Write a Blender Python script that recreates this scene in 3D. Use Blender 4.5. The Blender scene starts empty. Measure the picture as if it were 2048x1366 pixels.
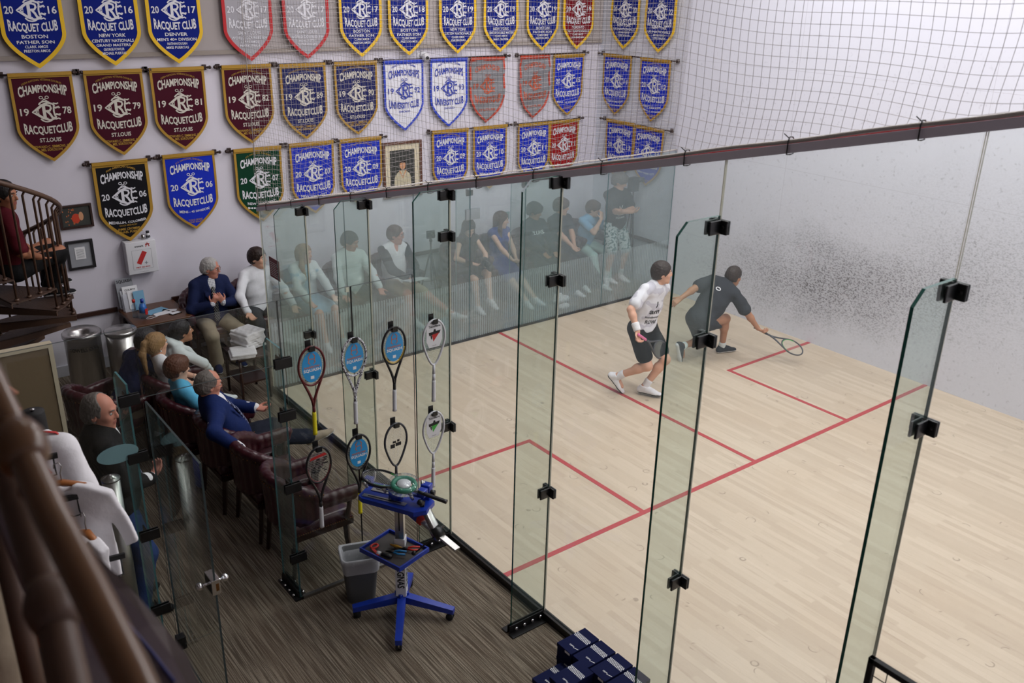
import bpy, bmesh, math, random, json
import numpy as np
from mathutils import Vector, Matrix, Quaternion
from mathutils.bvhtree import BVHTree
random.seed(7)
PI = math.pi
SC = bpy.context.scene
COL = SC.collection
V = Vector

# ------------------------------------------------------------------ materials
MAT = {}
def newmat(name):
    m = bpy.data.materials.new(name); m.use_nodes = True
    nt = m.node_tree; nt.nodes.clear()
    out = nt.nodes.new('ShaderNodeOutputMaterial')
    MAT[name] = m
    return m, nt, out
def srgb(r, g, b):
    f = lambda c: (c/12.92 if c <= .04045 else ((c+.055)/1.055)**2.4)
    return (f(r/255), f(g/255), f(b/255), 1)
def pmat(name, col, rough=.6, metal=0, spec=.5, noise=0, nscale=20, bump=0, bscale=60, alpha=1, trans=0, coat=0, sheen=0, stretch=None):
    m, nt, out = newmat(name)
    p = nt.nodes.new('ShaderNodeBsdfPrincipled')
    nt.links.new(p.outputs[0], out.inputs[0])
    p.inputs['Base Color'].default_value = col
    p.inputs['Roughness'].default_value = rough
    p.inputs['Metallic'].default_value = metal
    p.inputs['Specular IOR Level'].default_value = spec
    p.inputs['Alpha'].default_value = alpha
    p.inputs['Transmission Weight'].default_value = trans
    p.inputs['Coat Weight'].default_value = coat
    if sheen: p.inputs['Sheen Weight'].default_value = sheen
    if noise or bump:
        tc = nt.nodes.new('ShaderNodeTexCoord')
        mp = nt.nodes.new('ShaderNodeMapping'); nt.links.new(tc.outputs['Object'], mp.inputs[0])
        if stretch: mp.inputs['Scale'].default_value = stretch
    if noise:
        n = nt.nodes.new('ShaderNodeTexNoise'); n.inputs['Scale'].default_value = nscale; n.inputs['Detail'].default_value = 4
        nt.links.new(mp.outputs[0], n.inputs[0])
        mx = nt.nodes.new('ShaderNodeMix'); mx.data_type = 'RGBA'
        mx.inputs[6].default_value = tuple(c*(1-noise) for c in col[:3])+(1,)
        mx.inputs[7].default_value = tuple(min(1, c*(1+noise)) for c in col[:3])+(1,)
        nt.links.new(n.outputs[0], mx.inputs[0]); nt.links.new(mx.outputs[2], p.inputs['Base Color'])
    if bump:
        n = nt.nodes.new('ShaderNodeTexNoise'); n.inputs['Scale'].default_value = bscale; n.inputs['Detail'].default_value = 3
        nt.links.new(mp.outputs[0], n.inputs[0])
        b = nt.nodes.new('ShaderNodeBump'); b.inputs['Strength'].default_value = bump; b.inputs['Distance'].default_value = .01
        nt.links.new(n.outputs[0], b.inputs['Height']); nt.links.new(b.outputs[0], p.inputs['Normal'])
    return m
class NT:
    """small helper for longer node graphs"""
    def __init__(s, name):
        s.m, s.nt, s.out = newmat(name)
    def n(s, t, **kw):
        nd = s.nt.nodes.new(t)
        for k, v in kw.items():
            if k.startswith('_'): setattr(nd, k[1:], v)
            else: nd.inputs[int(k[1:]) if k[0] == 'i' and k[1:].isdigit() else k].default_value = v
        return nd
    def l(s, a, b): s.nt.links.new(a, b)
    def math(s, op, a, b=None, clamp=False):
        nd = s.nt.nodes.new('ShaderNodeMath'); nd.operation = op; nd.use_clamp = clamp
        for i, x in enumerate((a, b)):
            if x is None: continue
            if isinstance(x, (int, float)): nd.inputs[i].default_value = x
            else: s.l(x, nd.inputs[i])
        return nd.outputs[0]
    def mix(s, f, a, b):
        nd = s.nt.nodes.new('ShaderNodeMix'); nd.data_type = 'RGBA'
        for i, x in ((0, f), (6, a), (7, b)):
            if isinstance(x, (int, float, tuple)): nd.inputs[i].default_value = x
            else: s.l(x, nd.inputs[i])
        return nd.outputs[2]
    def ramp(s, f, lo, hi):
        nd = s.nt.nodes.new('ShaderNodeMapRange'); nd.inputs[1].default_value = lo; nd.inputs[2].default_value = hi
        s.l(f, nd.inputs[0]); return nd.outputs[0]

# ------------------------------------------------------------------ mesh builder
class MB:
    def __init__(s): s.v = []; s.f = []; s.mi = []; s.sm = []; s.cm = 0; s.smooth = False
    def add(s, vs, fs, sm=None, mi=None):
        o = len(s.v); s.v += [tuple(p) for p in vs]
        sm = s.smooth if sm is None else sm
        for f in fs: s.f.append(tuple(i+o for i in f)); s.mi.append(s.cm if mi is None else mi); s.sm.append(sm)
        return s
    def box(s, a, b, bev=0, mi=None):
        x0, x1 = sorted((a[0], b[0])); y0, y1 = sorted((a[1], b[1])); z0, z1 = sorted((a[2], b[2]))
        return s.obox(((x0+x1)/2, (y0+y1)/2, (z0+z1)/2), (x1-x0, y1-y0, z1-z0), Matrix.Identity(3), bev, mi)
    def obox(s, c, size, rot, bev=0, mi=None):
        c = V(c); hx, hy, hz = (q/2 for q in size)
        if bev <= 0:
            vs = [c+rot@V((x*hx, y*hy, z*hz)) for x in (-1, 1) for y in (-1, 1) for z in (-1, 1)]
            fs = [(0, 1, 3, 2), (4, 6, 7, 5), (0, 4, 5, 1), (2, 3, 7, 6), (0, 2, 6, 4), (1, 5, 7, 3)]
            return s.add(vs, fs, False, mi)
        bev = min(bev, hx*.95, hy*.95, hz*.95)
        bm = bmesh.new(); bmesh.ops.create_cube(bm, size=1)
        for v in bm.verts: v.co = V((v.co.x*2*hx, v.co.y*2*hy, v.co.z*2*hz))
        bmesh.ops.bevel(bm, geom=bm.edges[:], offset=bev, segments=2, affect='EDGES', profile=.7)
        bm.verts.index_update()
        s.add([c+rot@v.co for v in bm.verts], [[v.index for v in f.verts] for f in bm.faces], bev > .004, mi); bm.free()
        return s
    def bar(s, a, b, w, h, up=(0, 0, 1), bev=0, mi=None):
        a = V(a); b = V(b); d = b-a; L = d.length; z = d.normalized(); u = V(up)
        x = u.cross(z)
        if x.length < 1e-4: x = V((1, 0, 0)).cross(z)
        x.normalize(); y = z.cross(x)
        r = Matrix((x, y, z)).transposed()
        return s.obox((a+b)/2, (w, h, L), r, bev, mi)
    def tube(s, pts, r, n=8, closed=False, cap=True, mi=None, sy=1.0, upv=None):
        pts = [V(p) for p in pts]; N = len(pts)
        rs = r if isinstance(r, (list, tuple)) else [r]*N
        vs = []; fs = []
        T = []
        for i in range(N):
            if closed: t = pts[(i+1) % N]-pts[i-1]
            else: t = pts[min(i+1, N-1)]-pts[max(i-1, 0)]
            T.append(t.normalized() if t.length > 1e-9 else V((0, 0, 1)))
        ref = V(upv) if upv else (V((0, 0, 1)) if abs(T[0].z) < .9 else V((1, 0, 0)))
        x = ref.cross(T[0]).normalized()
        for i in range(N):
            x = (x-T[i]*x.dot(T[i]))
            if x.length < 1e-5: x = V((1, 0, 0)).cross(T[i])
            x.normalize(); y = T[i].cross(x)
            for k in range(n):
                a = 2*PI*k/n
                vs.append(pts[i]+x*(math.cos(a)*rs[i])+y*(math.sin(a)*rs[i]*sy))
        M = N if closed else N-1
        for i in range(M):
            j = (i+1) % N
            for k in range(n):
                q = (k+1) % n
                fs.append((i*n+k, i*n+q, j*n+q, j*n+k))
        if cap and not closed:
            fs.append(tuple(range(n-1, -1, -1))); fs.append(tuple((N-1)*n+k for k in range(n)))
        return s.add(vs, fs, n > 5, mi)
    def cyl(s, a, b, r, r2=None, n=16, mi=None):
        return s.tube([a, b], [r, r if r2 is None else r2], n, mi=mi)
    def lathe(s, prof, c=(0, 0, 0), n=24, rot=None, mi=None, sm=True, cap=True):
        c = V(c); vs = []; fs = []
        for r, z in prof:
            for k in range(n):
                a = 2*PI*k/n; p = V((r*math.cos(a), r*math.sin(a), z))
                vs.append(c+(rot@p if rot else p))
        for i in range(len(prof)-1):
            for k in range(n):
                q = (k+1) % n
                fs.append((i*n+k, i*n+q, (i+1)*n+q, (i+1)*n+k))
        if cap: fs.append(tuple(range(n-1, -1, -1))); fs.append(tuple((len(prof)-1)*n+k for k in range(n)))
        return s.add(vs, fs, sm, mi)
    def sphere(s, c, r, n=12, m=8, rot=None, mi=None):
        c = V(c); rr = r if isinstance(r, (tuple, list)) else (r, r, r)
        prof = [(math.sin(PI*i/m), -math.cos(PI*i/m)) for i in range(m+1)]
        vs = []; fs = []
        for a, z in prof:
            a = max(a, 1e-3)
            for k in range(n):
                t = 2*PI*k/n; p = V((a*math.cos(t)*rr[0], a*math.sin(t)*rr[1], z*rr[2]))
                vs.append(c+(rot@p if rot else p))
        for i in range(m):
            for k in range(n):
                q = (k+1) % n; fs.append((i*n+k, i*n+q, (i+1)*n+q, (i+1)*n+k))
        return s.add(vs, fs, True, mi)
    def prism(s, poly, mapf, t0, t1, mi=None, side_mi=None):
        """poly: 2D outline; mapf(u, v, t) -> point; extruded from t0 to t1"""
        n = len(poly)
        vs = [mapf(u, v, t0) for u, v in poly]+[mapf(u, v, t1) for u, v in poly]
        s.add(vs, [tuple(range(n-1, -1, -1)), tuple(range(n, 2*n))], False, mi)
        s.add(vs, [(k, (k+1) % n, n+(k+1) % n, n+k) for k in range(n)], False, mi if side_mi is None else side_mi)
        return s
    def ring(s, outer, inner, mapf, t0, t1, mi=None):
        n = len(outer)
        vs = [mapf(*p, t0) for p in outer]+[mapf(*p, t0) for p in inner]+[mapf(*p, t1) for p in outer]+[mapf(*p, t1) for p in inner]
        fs = []
        for k in range(n):
            q = (k+1) % n
            fs += [(k, n+k, n+q, q), (2*n+k, 2*n+q, 3*n+q, 3*n+k), (k, q, 2*n+q, 2*n+k), (n+k, 3*n+k, 3*n+q, n+q)]
        return s.add(vs, fs, False, mi)
    def build(s, name, mats, parent=None, loc=None, xf=None, bounds=True):
        me = bpy.data.meshes.new(name)
        vs = s.v
        if xf is not None: vs = [tuple(xf@V(p)) for p in vs]
        me.from_pydata(vs, [], s.f)
        if not isinstance(mats, (list, tuple)): mats = [mats]
        for m in mats: me.materials.append(MAT[m] if isinstance(m, str) else m)
        if s.f:
            me.polygons.foreach_set('material_index', s.mi)
            me.polygons.foreach_set('use_smooth', s.sm)
        me.update()
        o = bpy.data.objects.new(name, me); COL.objects.link(o)
        if parent: o.parent = parent
        if loc is not None: o.location = loc
        return o
def tag(o, label=None, cat=None, group=None, kind=None):
    if label: o['label'] = label
    if cat: o['category'] = cat
    if group: o['group'] = group
    if kind: o['kind'] = kind
    return o
def empty(name, loc, label, cat, group=None, rz=0):
    o = bpy.data.objects.new(name, None); COL.objects.link(o); o.empty_display_size = .05
    o.location = loc; o.rotation_euler = (0, 0, rz)
    return tag(o, label, cat, group)
def copy_tree(o, parent=None):
    kids = list(o.children)
    c = o.copy(); COL.objects.link(c)
    if parent: c.parent = parent
    for k in kids: copy_tree(k, c)
    return c
def struct(o): o['kind'] = 'structure'; return o

# ------------------------------------------------------------------ text (built-in vector font) -> flat polygons
_TC = {}
def text_mesh(txt, bold=0.0, cond=1.0):
    """returns verts(2D), faces, width, height with cap height 1, left aligned at 0"""
    key = (txt, bold)
    if key not in _TC:
        cu = bpy.data.curves.new('t', 'FONT'); cu.body = txt; cu.size = 1; cu.resolution_u = 2; cu.offset = bold
        ob = bpy.data.objects.new('t', cu); COL.objects.link(ob)
        dg = bpy.context.evaluated_depsgraph_get(); dg.update()
        me = ob.evaluated_get(dg).to_mesh()
        vs = [(v.co.x, v.co.y) for v in me.vertices]; fs = [tuple(p.vertices) for p in me.polygons]
        ob.evaluated_get(dg).to_mesh_clear()
        bpy.data.objects.remove(ob); bpy.data.curves.remove(cu)
        if vs:
            x0 = min(v[0] for v in vs); x1 = max(v[0] for v in vs)
            vs = [((x-x0), y/.70) for x, y in vs]; w = x1-x0
        else: w = 0
        _TC[key] = (vs, fs, w)
    return _TC[key]
def put_text(mb, txt, cx, y, width, h, mapf, arch=None, bold=.0, mi=None, maxh=True):
    """centred at cx, baseline y, fitted to width and cap height h; mapf(u, v)->3D; arch(u')->(dy, scale) with u' in -1..1"""
    vs, fs, w = text_mesh(txt, bold)
    if not vs: return
    out = []
    for x, yy in vs:
        un = (x/w)*2-1
        dy, sc = arch(un) if arch else (0, 1)
        out.append(mapf(cx+un*width/2, y+yy*h*sc+dy))
    mb.add(out, fs, False, mi)

# ------------------------------------------------------------------ signed distance fields -> surface nets
class SDF:
    def __init__(s, lo, hi, h):
        s.h = h; s.lo = np.array(lo, np.float32); n = np.ceil((np.array(hi)-np.array(lo))/h).astype(int)+1
        s.n = n; s.f = np.full(n, .5, np.float32)
        s.ax = [s.lo[i]+np.arange(n[i], dtype=np.float32)*h for i in range(3)]
    def sub(s, lo, hi):
        i0 = np.clip(((np.array(lo)-s.lo)/s.h).astype(int), 0, s.n-1); i1 = np.clip(((np.array(hi)-s.lo)/s.h).astype(int)+2, 0, s.n)
        if (i1 <= i0).any(): return None
        sl = tuple(slice(a, b) for a, b in zip(i0, i1))
        P = np.meshgrid(*[s.ax[k][sl[k]] for k in range(3)], indexing='ij', sparse=True)
        return sl, P
    def put(s, lo, hi, fn, k=.02, op='u'):
        m = k+3*s.h
        r = s.sub(np.array(lo)-m, np.array(hi)+m)
        if r is None: return
        sl, P = r
        d = fn(*P).astype(np.float32); a = s.f[sl]
        if op == 'u':
            if k > 0:
                hh = np.clip(.5+.5*(a-d)/k, 0, 1); s.f[sl] = a*(1-hh)+d*hh-k*hh*(1-hh)
            else: s.f[sl] = np.minimum(a, d)
        elif op == 's':
            if k > 0:
                hh = np.clip(.5-.5*(a+d)/k, 0, 1); s.f[sl] = a*(1-hh)-d*hh+k*hh*(1-hh)
            else: s.f[sl] = np.maximum(a, -d)
    def cone(s, a, b, ra, rb, k=.02, flat=None, fdir=None, op='u', grow=0):
        """tapered capsule; flat<1 thins it along fdir"""
        a = np.array(a, float); b = np.array(b, float); ra += grow; rb += grow
        lo = np.minimum(a, b)-max(ra, rb); hi = np.maximum(a, b)+max(ra, rb)
        ab = b-a; L2 = max(ab@ab, 1e-9)
        if flat:
            fd = np.array(fdir, float); fd = fd-ab*(fd@ab)/L2; fd /= np.linalg.norm(fd)+1e-9
        def fn(X, Y, Z):
            x = X-a[0]; y = Y-a[1]; z = Z-a[2]
            t = np.clip((x*ab[0]+y*ab[1]+z*ab[2])/L2, 0, 1)
            x = x-t*ab[0]; y = y-t*ab[1]; z = z-t*ab[2]
            q = x*x+y*y+z*z
            if flat:
                e = x*fd[0]+y*fd[1]+z*fd[2]; q = q+e*e*(1/flat**2-1)
                return (np.sqrt(q)-(ra+(rb-ra)*t))*(flat+1)/2
            return np.sqrt(q)-(ra+(rb-ra)*t)
        s.put(lo, hi, fn, k, op)
    def ell(s, c, r, R=None, k=.02, op='u', grow=0):
        """ellipsoid with axes = columns of R (3x3 numpy)"""
        c = np.array(c, float); r = np.array(r, float)+grow; R = np.eye(3) if R is None else np.array(R)
        ext = np.sqrt(((R*r)**2).sum(1))
        def fn(X, Y, Z):
            x = X-c[0]; y = Y-c[1]; z = Z-c[2]
            q = 0; q2 = 0
            for i in range(3):
                e = x*R[0, i]+y*R[1, i]+z*R[2, i]; q = q+(e/r[i])**2; q2 = q2+(e/r[i]**2)**2
            q = np.sqrt(q); return q*(q-1)/(np.sqrt(q2)+1e-6)
        s.put(c-ext, c+ext, fn, k, op)
    def cut(s, p, n):
        """keep the side where (x-p).n < 0"""
        p = np.array(p, float); n = np.array(n, float); n /= np.linalg.norm(n)
        X, Y, Z = np.meshgrid(*s.ax, indexing='ij', sparse=True)
        s.f = np.maximum(s.f, ((X-p[0])*n[0]+(Y-p[1])*n[1]+(Z-p[2])*n[2]).astype(np.float32))
    def cut_local(s, p, n, c, rad):
        """the same cut, only within rad of c"""
        p = np.array(p, float); n = np.array(n, float); n /= np.linalg.norm(n); c = np.array(c, float)
        r = s.sub(c-rad, c+rad)
        if r is None: return
        sl, (X, Y, Z) = r
        d = ((X-p[0])*n[0]+(Y-p[1])*n[1]+(Z-p[2])*n[2]).astype(np.float32)
        e = np.sqrt((X-c[0])**2+(Y-c[1])**2+(Z-c[2])**2)-rad
        s.f[sl] = np.maximum(s.f[sl], np.minimum(d, -e))
    def wrinkle(s, amp, freq, seed=0):
        X, Y, Z = np.meshgrid(*s.ax, indexing='ij', sparse=True)
        rs = np.random.RandomState(seed); w = 0
        for i in range(4):
            d = rs.normal(size=3); d /= np.linalg.norm(d); fq = freq*(1+.6*i); e = rs.normal(size=3)*freq*.5; ph = rs.uniform(0, 6, 2)
            w = w+np.sin((X*d[0]+Y*d[1]+Z*d[2])*fq+1.6*np.sin(X*e[0]+Y*e[1]+Z*e[2]+ph[1])+ph[0])/(1+.5*i)
        s.f += (amp*.5*w).astype(np.float32)
    def mesh(s):
        f = s.f; nx, ny, nz = f.shape
        f = f.copy(); f[0] = f[-1] = .1; f[:, 0] = f[:, -1] = .1; f[:, :, 0] = f[:, :, -1] = .1
        ins = f < 0
        c = ins[:-1, :-1, :-1].astype(np.int8)
        for dx in (0, 1):
            for dy in (0, 1):
                for dz in (0, 1):
                    if dx or dy or dz: c = c+ins[dx:nx-1+dx, dy:ny-1+dy, dz:nz-1+dz]
        act = (c > 0) & (c < 8); idx = np.argwhere(act)
        if len(idx) == 0: return np.zeros((0, 3)), np.zeros((0, 4), int)
        vid = np.full(act.shape, -1, np.int32); vid[act] = np.arange(len(idx))
        acc = np.zeros((len(idx), 3)); cnt = np.zeros(len(idx))
        corners = [(x, y, z) for x in (0, 1) for y in (0, 1) for z in (0, 1)]
        vals = {q: f[idx[:, 0]+q[0], idx[:, 1]+q[1], idx[:, 2]+q[2]] for q in corners}
        for q in corners:
            for a in range(3):
                if q[a] == 0:
                    q2 = list(q); q2[a] = 1; q2 = tuple(q2)
                    v0 = vals[q]; v1 = vals[q2]; m = (v0 < 0) != (v1 < 0)
                    t = np.where(m, v0/(v0-v1+1e-12), 0)
                    p = np.zeros((len(idx), 3)); p[:] = q; p[:, a] += t
                    acc[m] += p[m]; cnt[m] += 1
        vs = (idx+acc/cnt[:, None])*s.h+s.lo
        fs = []
        for a in range(3):
            b, cc = (a+1) % 3, (a+2) % 3
            sl0 = [slice(None)]*3; sl1 = [slice(None)]*3
            sl0[a] = slice(0, -1); sl1[a] = slice(1, None)
            A = ins[tuple(sl0)]; B = ins[tuple(sl1)]
            e = np.argwhere(A != B)
            ok = (e[:, b] > 0) & (e[:, cc] > 0) & (e[:, b] < f.shape[b]-1) & (e[:, cc] < f.shape[cc]-1) & (e[:, a] < f.shape[a]-1)
            e = e[ok]
            def g(db, dc):
                q = e.copy(); q[:, b] += db; q[:, cc] += dc
                return vid[q[:, 0], q[:, 1], q[:, 2]]
            Q = np.stack([g(-1, -1), g(0, -1), g(0, 0), g(-1, 0)], 1)
            fl = A[e[:, 0], e[:, 1], e[:, 2]]
            Q[~fl] = Q[~fl][:, ::-1]
            fs.append(Q)
        F = np.concatenate(fs); F = F[(F >= 0).all(1)]
        # two passes of light smoothing
        n = len(vs)
        for _ in range(2):
            ac = np.zeros((n, 3)); ct = np.zeros(n)
            for i in range(4):
                j = F[:, (i+1) % 4]; np.add.at(ac, F[:, i], vs[j]); np.add.at(ct, F[:, i], 1)
            vs = vs*.55+.45*ac/np.maximum(ct, 1)[:, None]
        return vs, F
def mesh_np(name, vs, F, mats, parent=None, mi=None, loc=None):
    me = bpy.data.meshes.new(name)
    me.vertices.add(len(vs)); me.vertices.foreach_set('co', np.asarray(vs, np.float32).ravel())
    me.loops.add(len(F)*4); me.loops.foreach_set('vertex_index', F.astype(np.int32).ravel())
    me.polygons.add(len(F)); me.polygons.foreach_set('loop_start', np.arange(0, len(F)*4, 4, dtype=np.int32))
    me.polygons.foreach_set('loop_total', np.full(len(F), 4, np.int32))
    me.polygons.foreach_set('use_smooth', np.ones(len(F), bool))
    for m in (mats if isinstance(mats, (list, tuple)) else [mats]): me.materials.append(MAT[m] if isinstance(m, str) else m)
    if mi is not None: me.polygons.foreach_set('material_index', np.asarray(mi, np.int32))
    me.update(calc_edges=True); me.validate()
    o = bpy.data.objects.new(name, me); COL.objects.link(o)
    if parent: o.parent = parent
    if loc is not None: o.location = loc
    return o
# ------------------------------------------------------------------ palette
def floor_material():
    g = NT('court_maple')
    tc = g.n('ShaderNodeTexCoord')
    mp = g.n('ShaderNodeMapping'); mp.inputs['Rotation'].default_value = (0, 0, PI/2); g.l(tc.outputs['Object'], mp.inputs[0])
    br = g.n('ShaderNodeTexBrick', _offset=.37, _offset_frequency=2)
    for k, v in (('Scale', 1), ('Mortar Size', .0012), ('Mortar Smooth', .3), ('Brick Width', .85), ('Row Height', .057), ('Bias', -.1)): br.inputs[k].default_value = v
    br.inputs['Color1'].default_value = (1, 1, 1, 1); br.inputs['Color2'].default_value = (0, 0, 0, 1); br.inputs['Mortar'].default_value = (.25, .25, .25, 1)
    g.l(mp.outputs[0], br.inputs[0])
    base = g.mix(br.outputs['Color'], srgb(190, 173, 152), srgb(205, 189, 168))
    mp2 = g.n('ShaderNodeMapping'); mp2.inputs['Scale'].default_value = (34, 1.8, 1); g.l(tc.outputs['Object'], mp2.inputs[0])
    n = g.n('ShaderNodeTexNoise'); n.inputs['Scale'].default_value = 1; n.inputs['Detail'].default_value = 5; g.l(mp2.outputs[0], n.inputs[0])
    c = g.mix(g.ramp(n.outputs[0], .58, .95), base, srgb(164, 144, 124))
    n2 = g.n('ShaderNodeTexNoise'); n2.inputs['Scale'].default_value = .8; n2.inputs['Detail'].default_value = 3; g.l(tc.outputs['Object'], n2.inputs[0])
    c = g.mix(g.math('MULTIPLY', g.ramp(n2.outputs[0], .45, .75), .35), c, srgb(190, 168, 142))
    # curved scuff marks: thin rings of a cell pattern, broken by noise
    vo = g.n('ShaderNodeTexVoronoi', _feature='F1'); vo.inputs['Scale'].default_value = 4.2; vo.inputs['Randomness'].default_value = 1; g.l(tc.outputs['Object'], vo.inputs[0])
    ring = g.math('LESS_THAN', g.math('ABSOLUTE', g.math('SUBTRACT', vo.outputs['Distance'], .17)), .016)
    n3 = g.n('ShaderNodeTexNoise'); n3.inputs['Scale'].default_value = 11; n3.inputs['Detail'].default_value = 1; g.l(tc.outputs['Object'], n3.inputs[0])
    ring = g.math('MULTIPLY', ring, g.ramp(n3.outputs[0], .50, .58))
    c = g.mix(g.math('MULTIPLY', ring, .5, True), c, srgb(120, 105, 90))
    p = g.n('ShaderNodeBsdfPrincipled'); p.inputs['Roughness'].default_value = .42; p.inputs['Specular IOR Level'].default_value = .35
    g.l(c, p.inputs['Base Color']); g.l(p.outputs[0], g.out.inputs[0])
def carpet_material():
    g = NT('ribbed_carpet')
    tc = g.n('ShaderNodeTexCoord')
    def stripes(sx, sy, lo, hi):
        mp = g.n('ShaderNodeMapping'); mp.inputs['Scale'].default_value = (sx, sy, 1); g.l(tc.outputs['Object'], mp.inputs[0])
        n = g.n('ShaderNodeTexNoise'); n.inputs['Scale'].default_value = 1; n.inputs['Detail'].default_value = 2; g.l(mp.outputs[0], n.inputs[0])
        return g.ramp(n.outputs[0], lo, hi)
    a = stripes(120, 2.2, .42, .60); b = stripes(13, .35, .38, .66); d = stripes(260, 90, .35, .65)
    c = g.mix(a, srgb(92, 82, 71), srgb(156, 144, 128))
    c = g.mix(g.math('MULTIPLY', b, .45), c, srgb(108, 92, 78))
    c = g.mix(g.math('MULTIPLY', d, .4), c, srgb(62, 52, 46))
    p = g.n('ShaderNodeBsdfPrincipled'); p.inputs['Roughness'].default_value = .95; p.inputs['Specular IOR Level'].default_value = .1
    g.l(c, p.inputs['Base Color'])
    bm = g.n('ShaderNodeBump'); bm.inputs['Strength'].default_value = .5; bm.inputs['Distance'].default_value = .006; g.l(a, bm.inputs['Height']); g.l(bm.outputs[0], p.inputs['Normal'])
    g.l(p.outputs[0], g.out.inputs[0])
def court_wall_material():
    g = NT('court_wall_paint')
    tc = g.n('ShaderNodeTexCoord'); sp = g.n('ShaderNodeSeparateXYZ'); g.l(tc.outputs['Object'], sp.inputs[0])
    y, z = sp.outputs[1], sp.outputs[2]
    base = srgb(214, 216, 226)
    mp = g.n('ShaderNodeMapping'); mp.inputs['Scale'].default_value = (1, 30, 46); g.l(tc.outputs['Object'], mp.inputs[0])
    n = g.n('ShaderNodeTexNoise'); n.inputs['Scale'].default_value = 1.3; n.inputs['Detail'].default_value = 5; n.inputs['Roughness'].default_value = .7; g.l(mp.outputs[0], n.inputs[0])
    spk = g.ramp(n.outputs[0], .48, .60)
    # worn band of ball marks, strongest about 0.5 to 1.6 m above the floor
    def bell(v, c0, w): return g.math('SUBTRACT', 1, g.math('DIVIDE', g.math('ABSOLUTE', g.math('SUBTRACT', v, c0)), w), True)
    yc = g.math('MULTIPLY', g.math('ADD', y, 3.0), -.17)
    zc = g.math('SUBTRACT', z, yc)
    n2 = g.n('ShaderNodeTexNoise'); n2.inputs['Scale'].default_value = 1.6; n2.inputs['Detail'].default_value = 3; g.l(tc.outputs['Object'], n2.inputs[0])
    zz = g.math('ADD', zc, g.math('MULTIPLY', g.math('SUBTRACT', n2.outputs[0], .5), .8))
    band = g.math('MULTIPLY', bell(zz, .90, .75), bell(y, -2.7, 2.6))
    wide = g.math('MULTIPLY', bell(zz, 1.2, 1.5), bell(y, -4.6, 4.5))
    dens = g.math('ADD', g.math('MULTIPLY', band, 1.0), g.math('MULTIPLY', wide, .42), True)
    f1 = g.math('MULTIPLY', dens, g.math('ADD', g.math('MULTIPLY', spk, .6), .30))
    # the same rubber specks, sparse, over the rest
    n3 = g.n('ShaderNodeTexNoise'); n3.inputs['Scale'].default_value = 24; n3.inputs['Detail'].default_value = 3; g.l(tc.outputs['Object'], n3.inputs[0])
    fine = g.math('MULTIPLY', g.ramp(n3.outputs[0], .62, .72), .22)
    f = g.math('ADD', g.math('MULTIPLY', f1, 1.0), g.math('MULTIPLY', fine, g.ramp(z, 4.2, 2.6)), True)
    c = g.mix(f, base, srgb(86, 82, 84))
    # faint panel joints
    j1 = g.math('LESS_THAN', g.math('ABSOLUTE', g.math('SUBTRACT', g.math('MODULO', g.math('ADD', y, 20.2), 2.44), 1.22)), .004)
    j2 = g.math('LESS_THAN', g.math('ABSOLUTE', g.math('SUBTRACT', g.math('MODULO', g.math('ADD', z, .85), 1.22), .61)), .003)
    c = g.mix(g.math('MULTIPLY', g.math('MAXIMUM', j1, j2), .3), c, srgb(160, 158, 165))
    p = g.n('ShaderNodeBsdfPrincipled'); p.inputs['Roughness'].default_value = .55; p.inputs['Specular IOR Level'].default_value = .3
    g.l(c, p.inputs['Base Color']); g.l(p.outputs[0], g.out.inputs[0])
def glass_material(name, tint, haze, smear=0, stripes=None, hazecol=(.75, .82, .84, 1)):
    g = NT(name)
    tr = g.n('ShaderNodeBsdfTransparent'); tr.inputs[0].default_value = tint+(1,)
    gl = g.n('ShaderNodeBsdfGlossy'); gl.inputs['Roughness'].default_value = .02; gl.inputs[0].default_value = (.9, .9, .9, 1)
    lw = g.n('ShaderNodeLayerWeight'); lw.inputs['Blend'].default_value = .5
    frv = g.math('ADD', .03, g.math('MULTIPLY', g.math('POWER', lw.outputs['Facing'], 5), .8))
    m1 = g.n('ShaderNodeMixShader'); g.l(frv, m1.inputs[0]); g.l(tr.outputs[0], m1.inputs[1]); g.l(gl.outputs[0], m1.inputs[2])
    df = g.n('ShaderNodeBsdfDiffuse'); df.inputs[0].default_value = hazecol
    tl = g.n('ShaderNodeBsdfTranslucent'); tl.inputs[0].default_value = hazecol
    md = g.n('ShaderNodeMixShader'); md.inputs[0].default_value = .5; g.l(df.outputs[0], md.inputs[1]); g.l(tl.outputs[0], md.inputs[2])
    m2 = g.n('ShaderNodeMixShader')
    f = haze
    tc = g.n('ShaderNodeTexCoord')
    if smear:
        n = g.n('ShaderNodeTexNoise'); n.inputs['Scale'].default_value = 2.3; n.inputs['Detail'].default_value = 3; g.l(tc.outputs['Object'], n.inputs[0])
        n2 = g.n('ShaderNodeTexNoise'); n2.inputs['Scale'].default_value = 38; n2.inputs['Detail'].default_value = 2; g.l(tc.outputs['Object'], n2.inputs[0])
        f = g.math('ADD', haze, g.math('MULTIPLY', g.ramp(n.outputs[0], .45, .7), smear))
        f = g.math('ADD', f, g.math('MULTIPLY', g.ramp(n2.outputs[0], .64, .7), smear*.8), True)
    if stripes:
        sp = g.n('ShaderNodeSeparateXYZ'); g.l(tc.outputs['Object'], sp.inputs[0])
        s1 = g.math('LESS_THAN', g.math('MODULO', g.math('ADD', sp.outputs[0], 10), stripes[0]), stripes[0]*.5)
        s1 = g.math('MULTIPLY', s1, g.math('LESS_THAN', sp.outputs[2], stripes[1]))
        f = g.math('ADD', f, g.math('MULTIPLY', s1, stripes[2]), True)
    if isinstance(f, (int, float)): m2.inputs[0].default_value = f
    else: g.l(f, m2.inputs[0])
    g.l(m1.outputs[0], m2.inputs[1]); g.l(md.outputs[0], m2.inputs[2]); g.l(m2.outputs[0], g.out.inputs[0])
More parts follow.
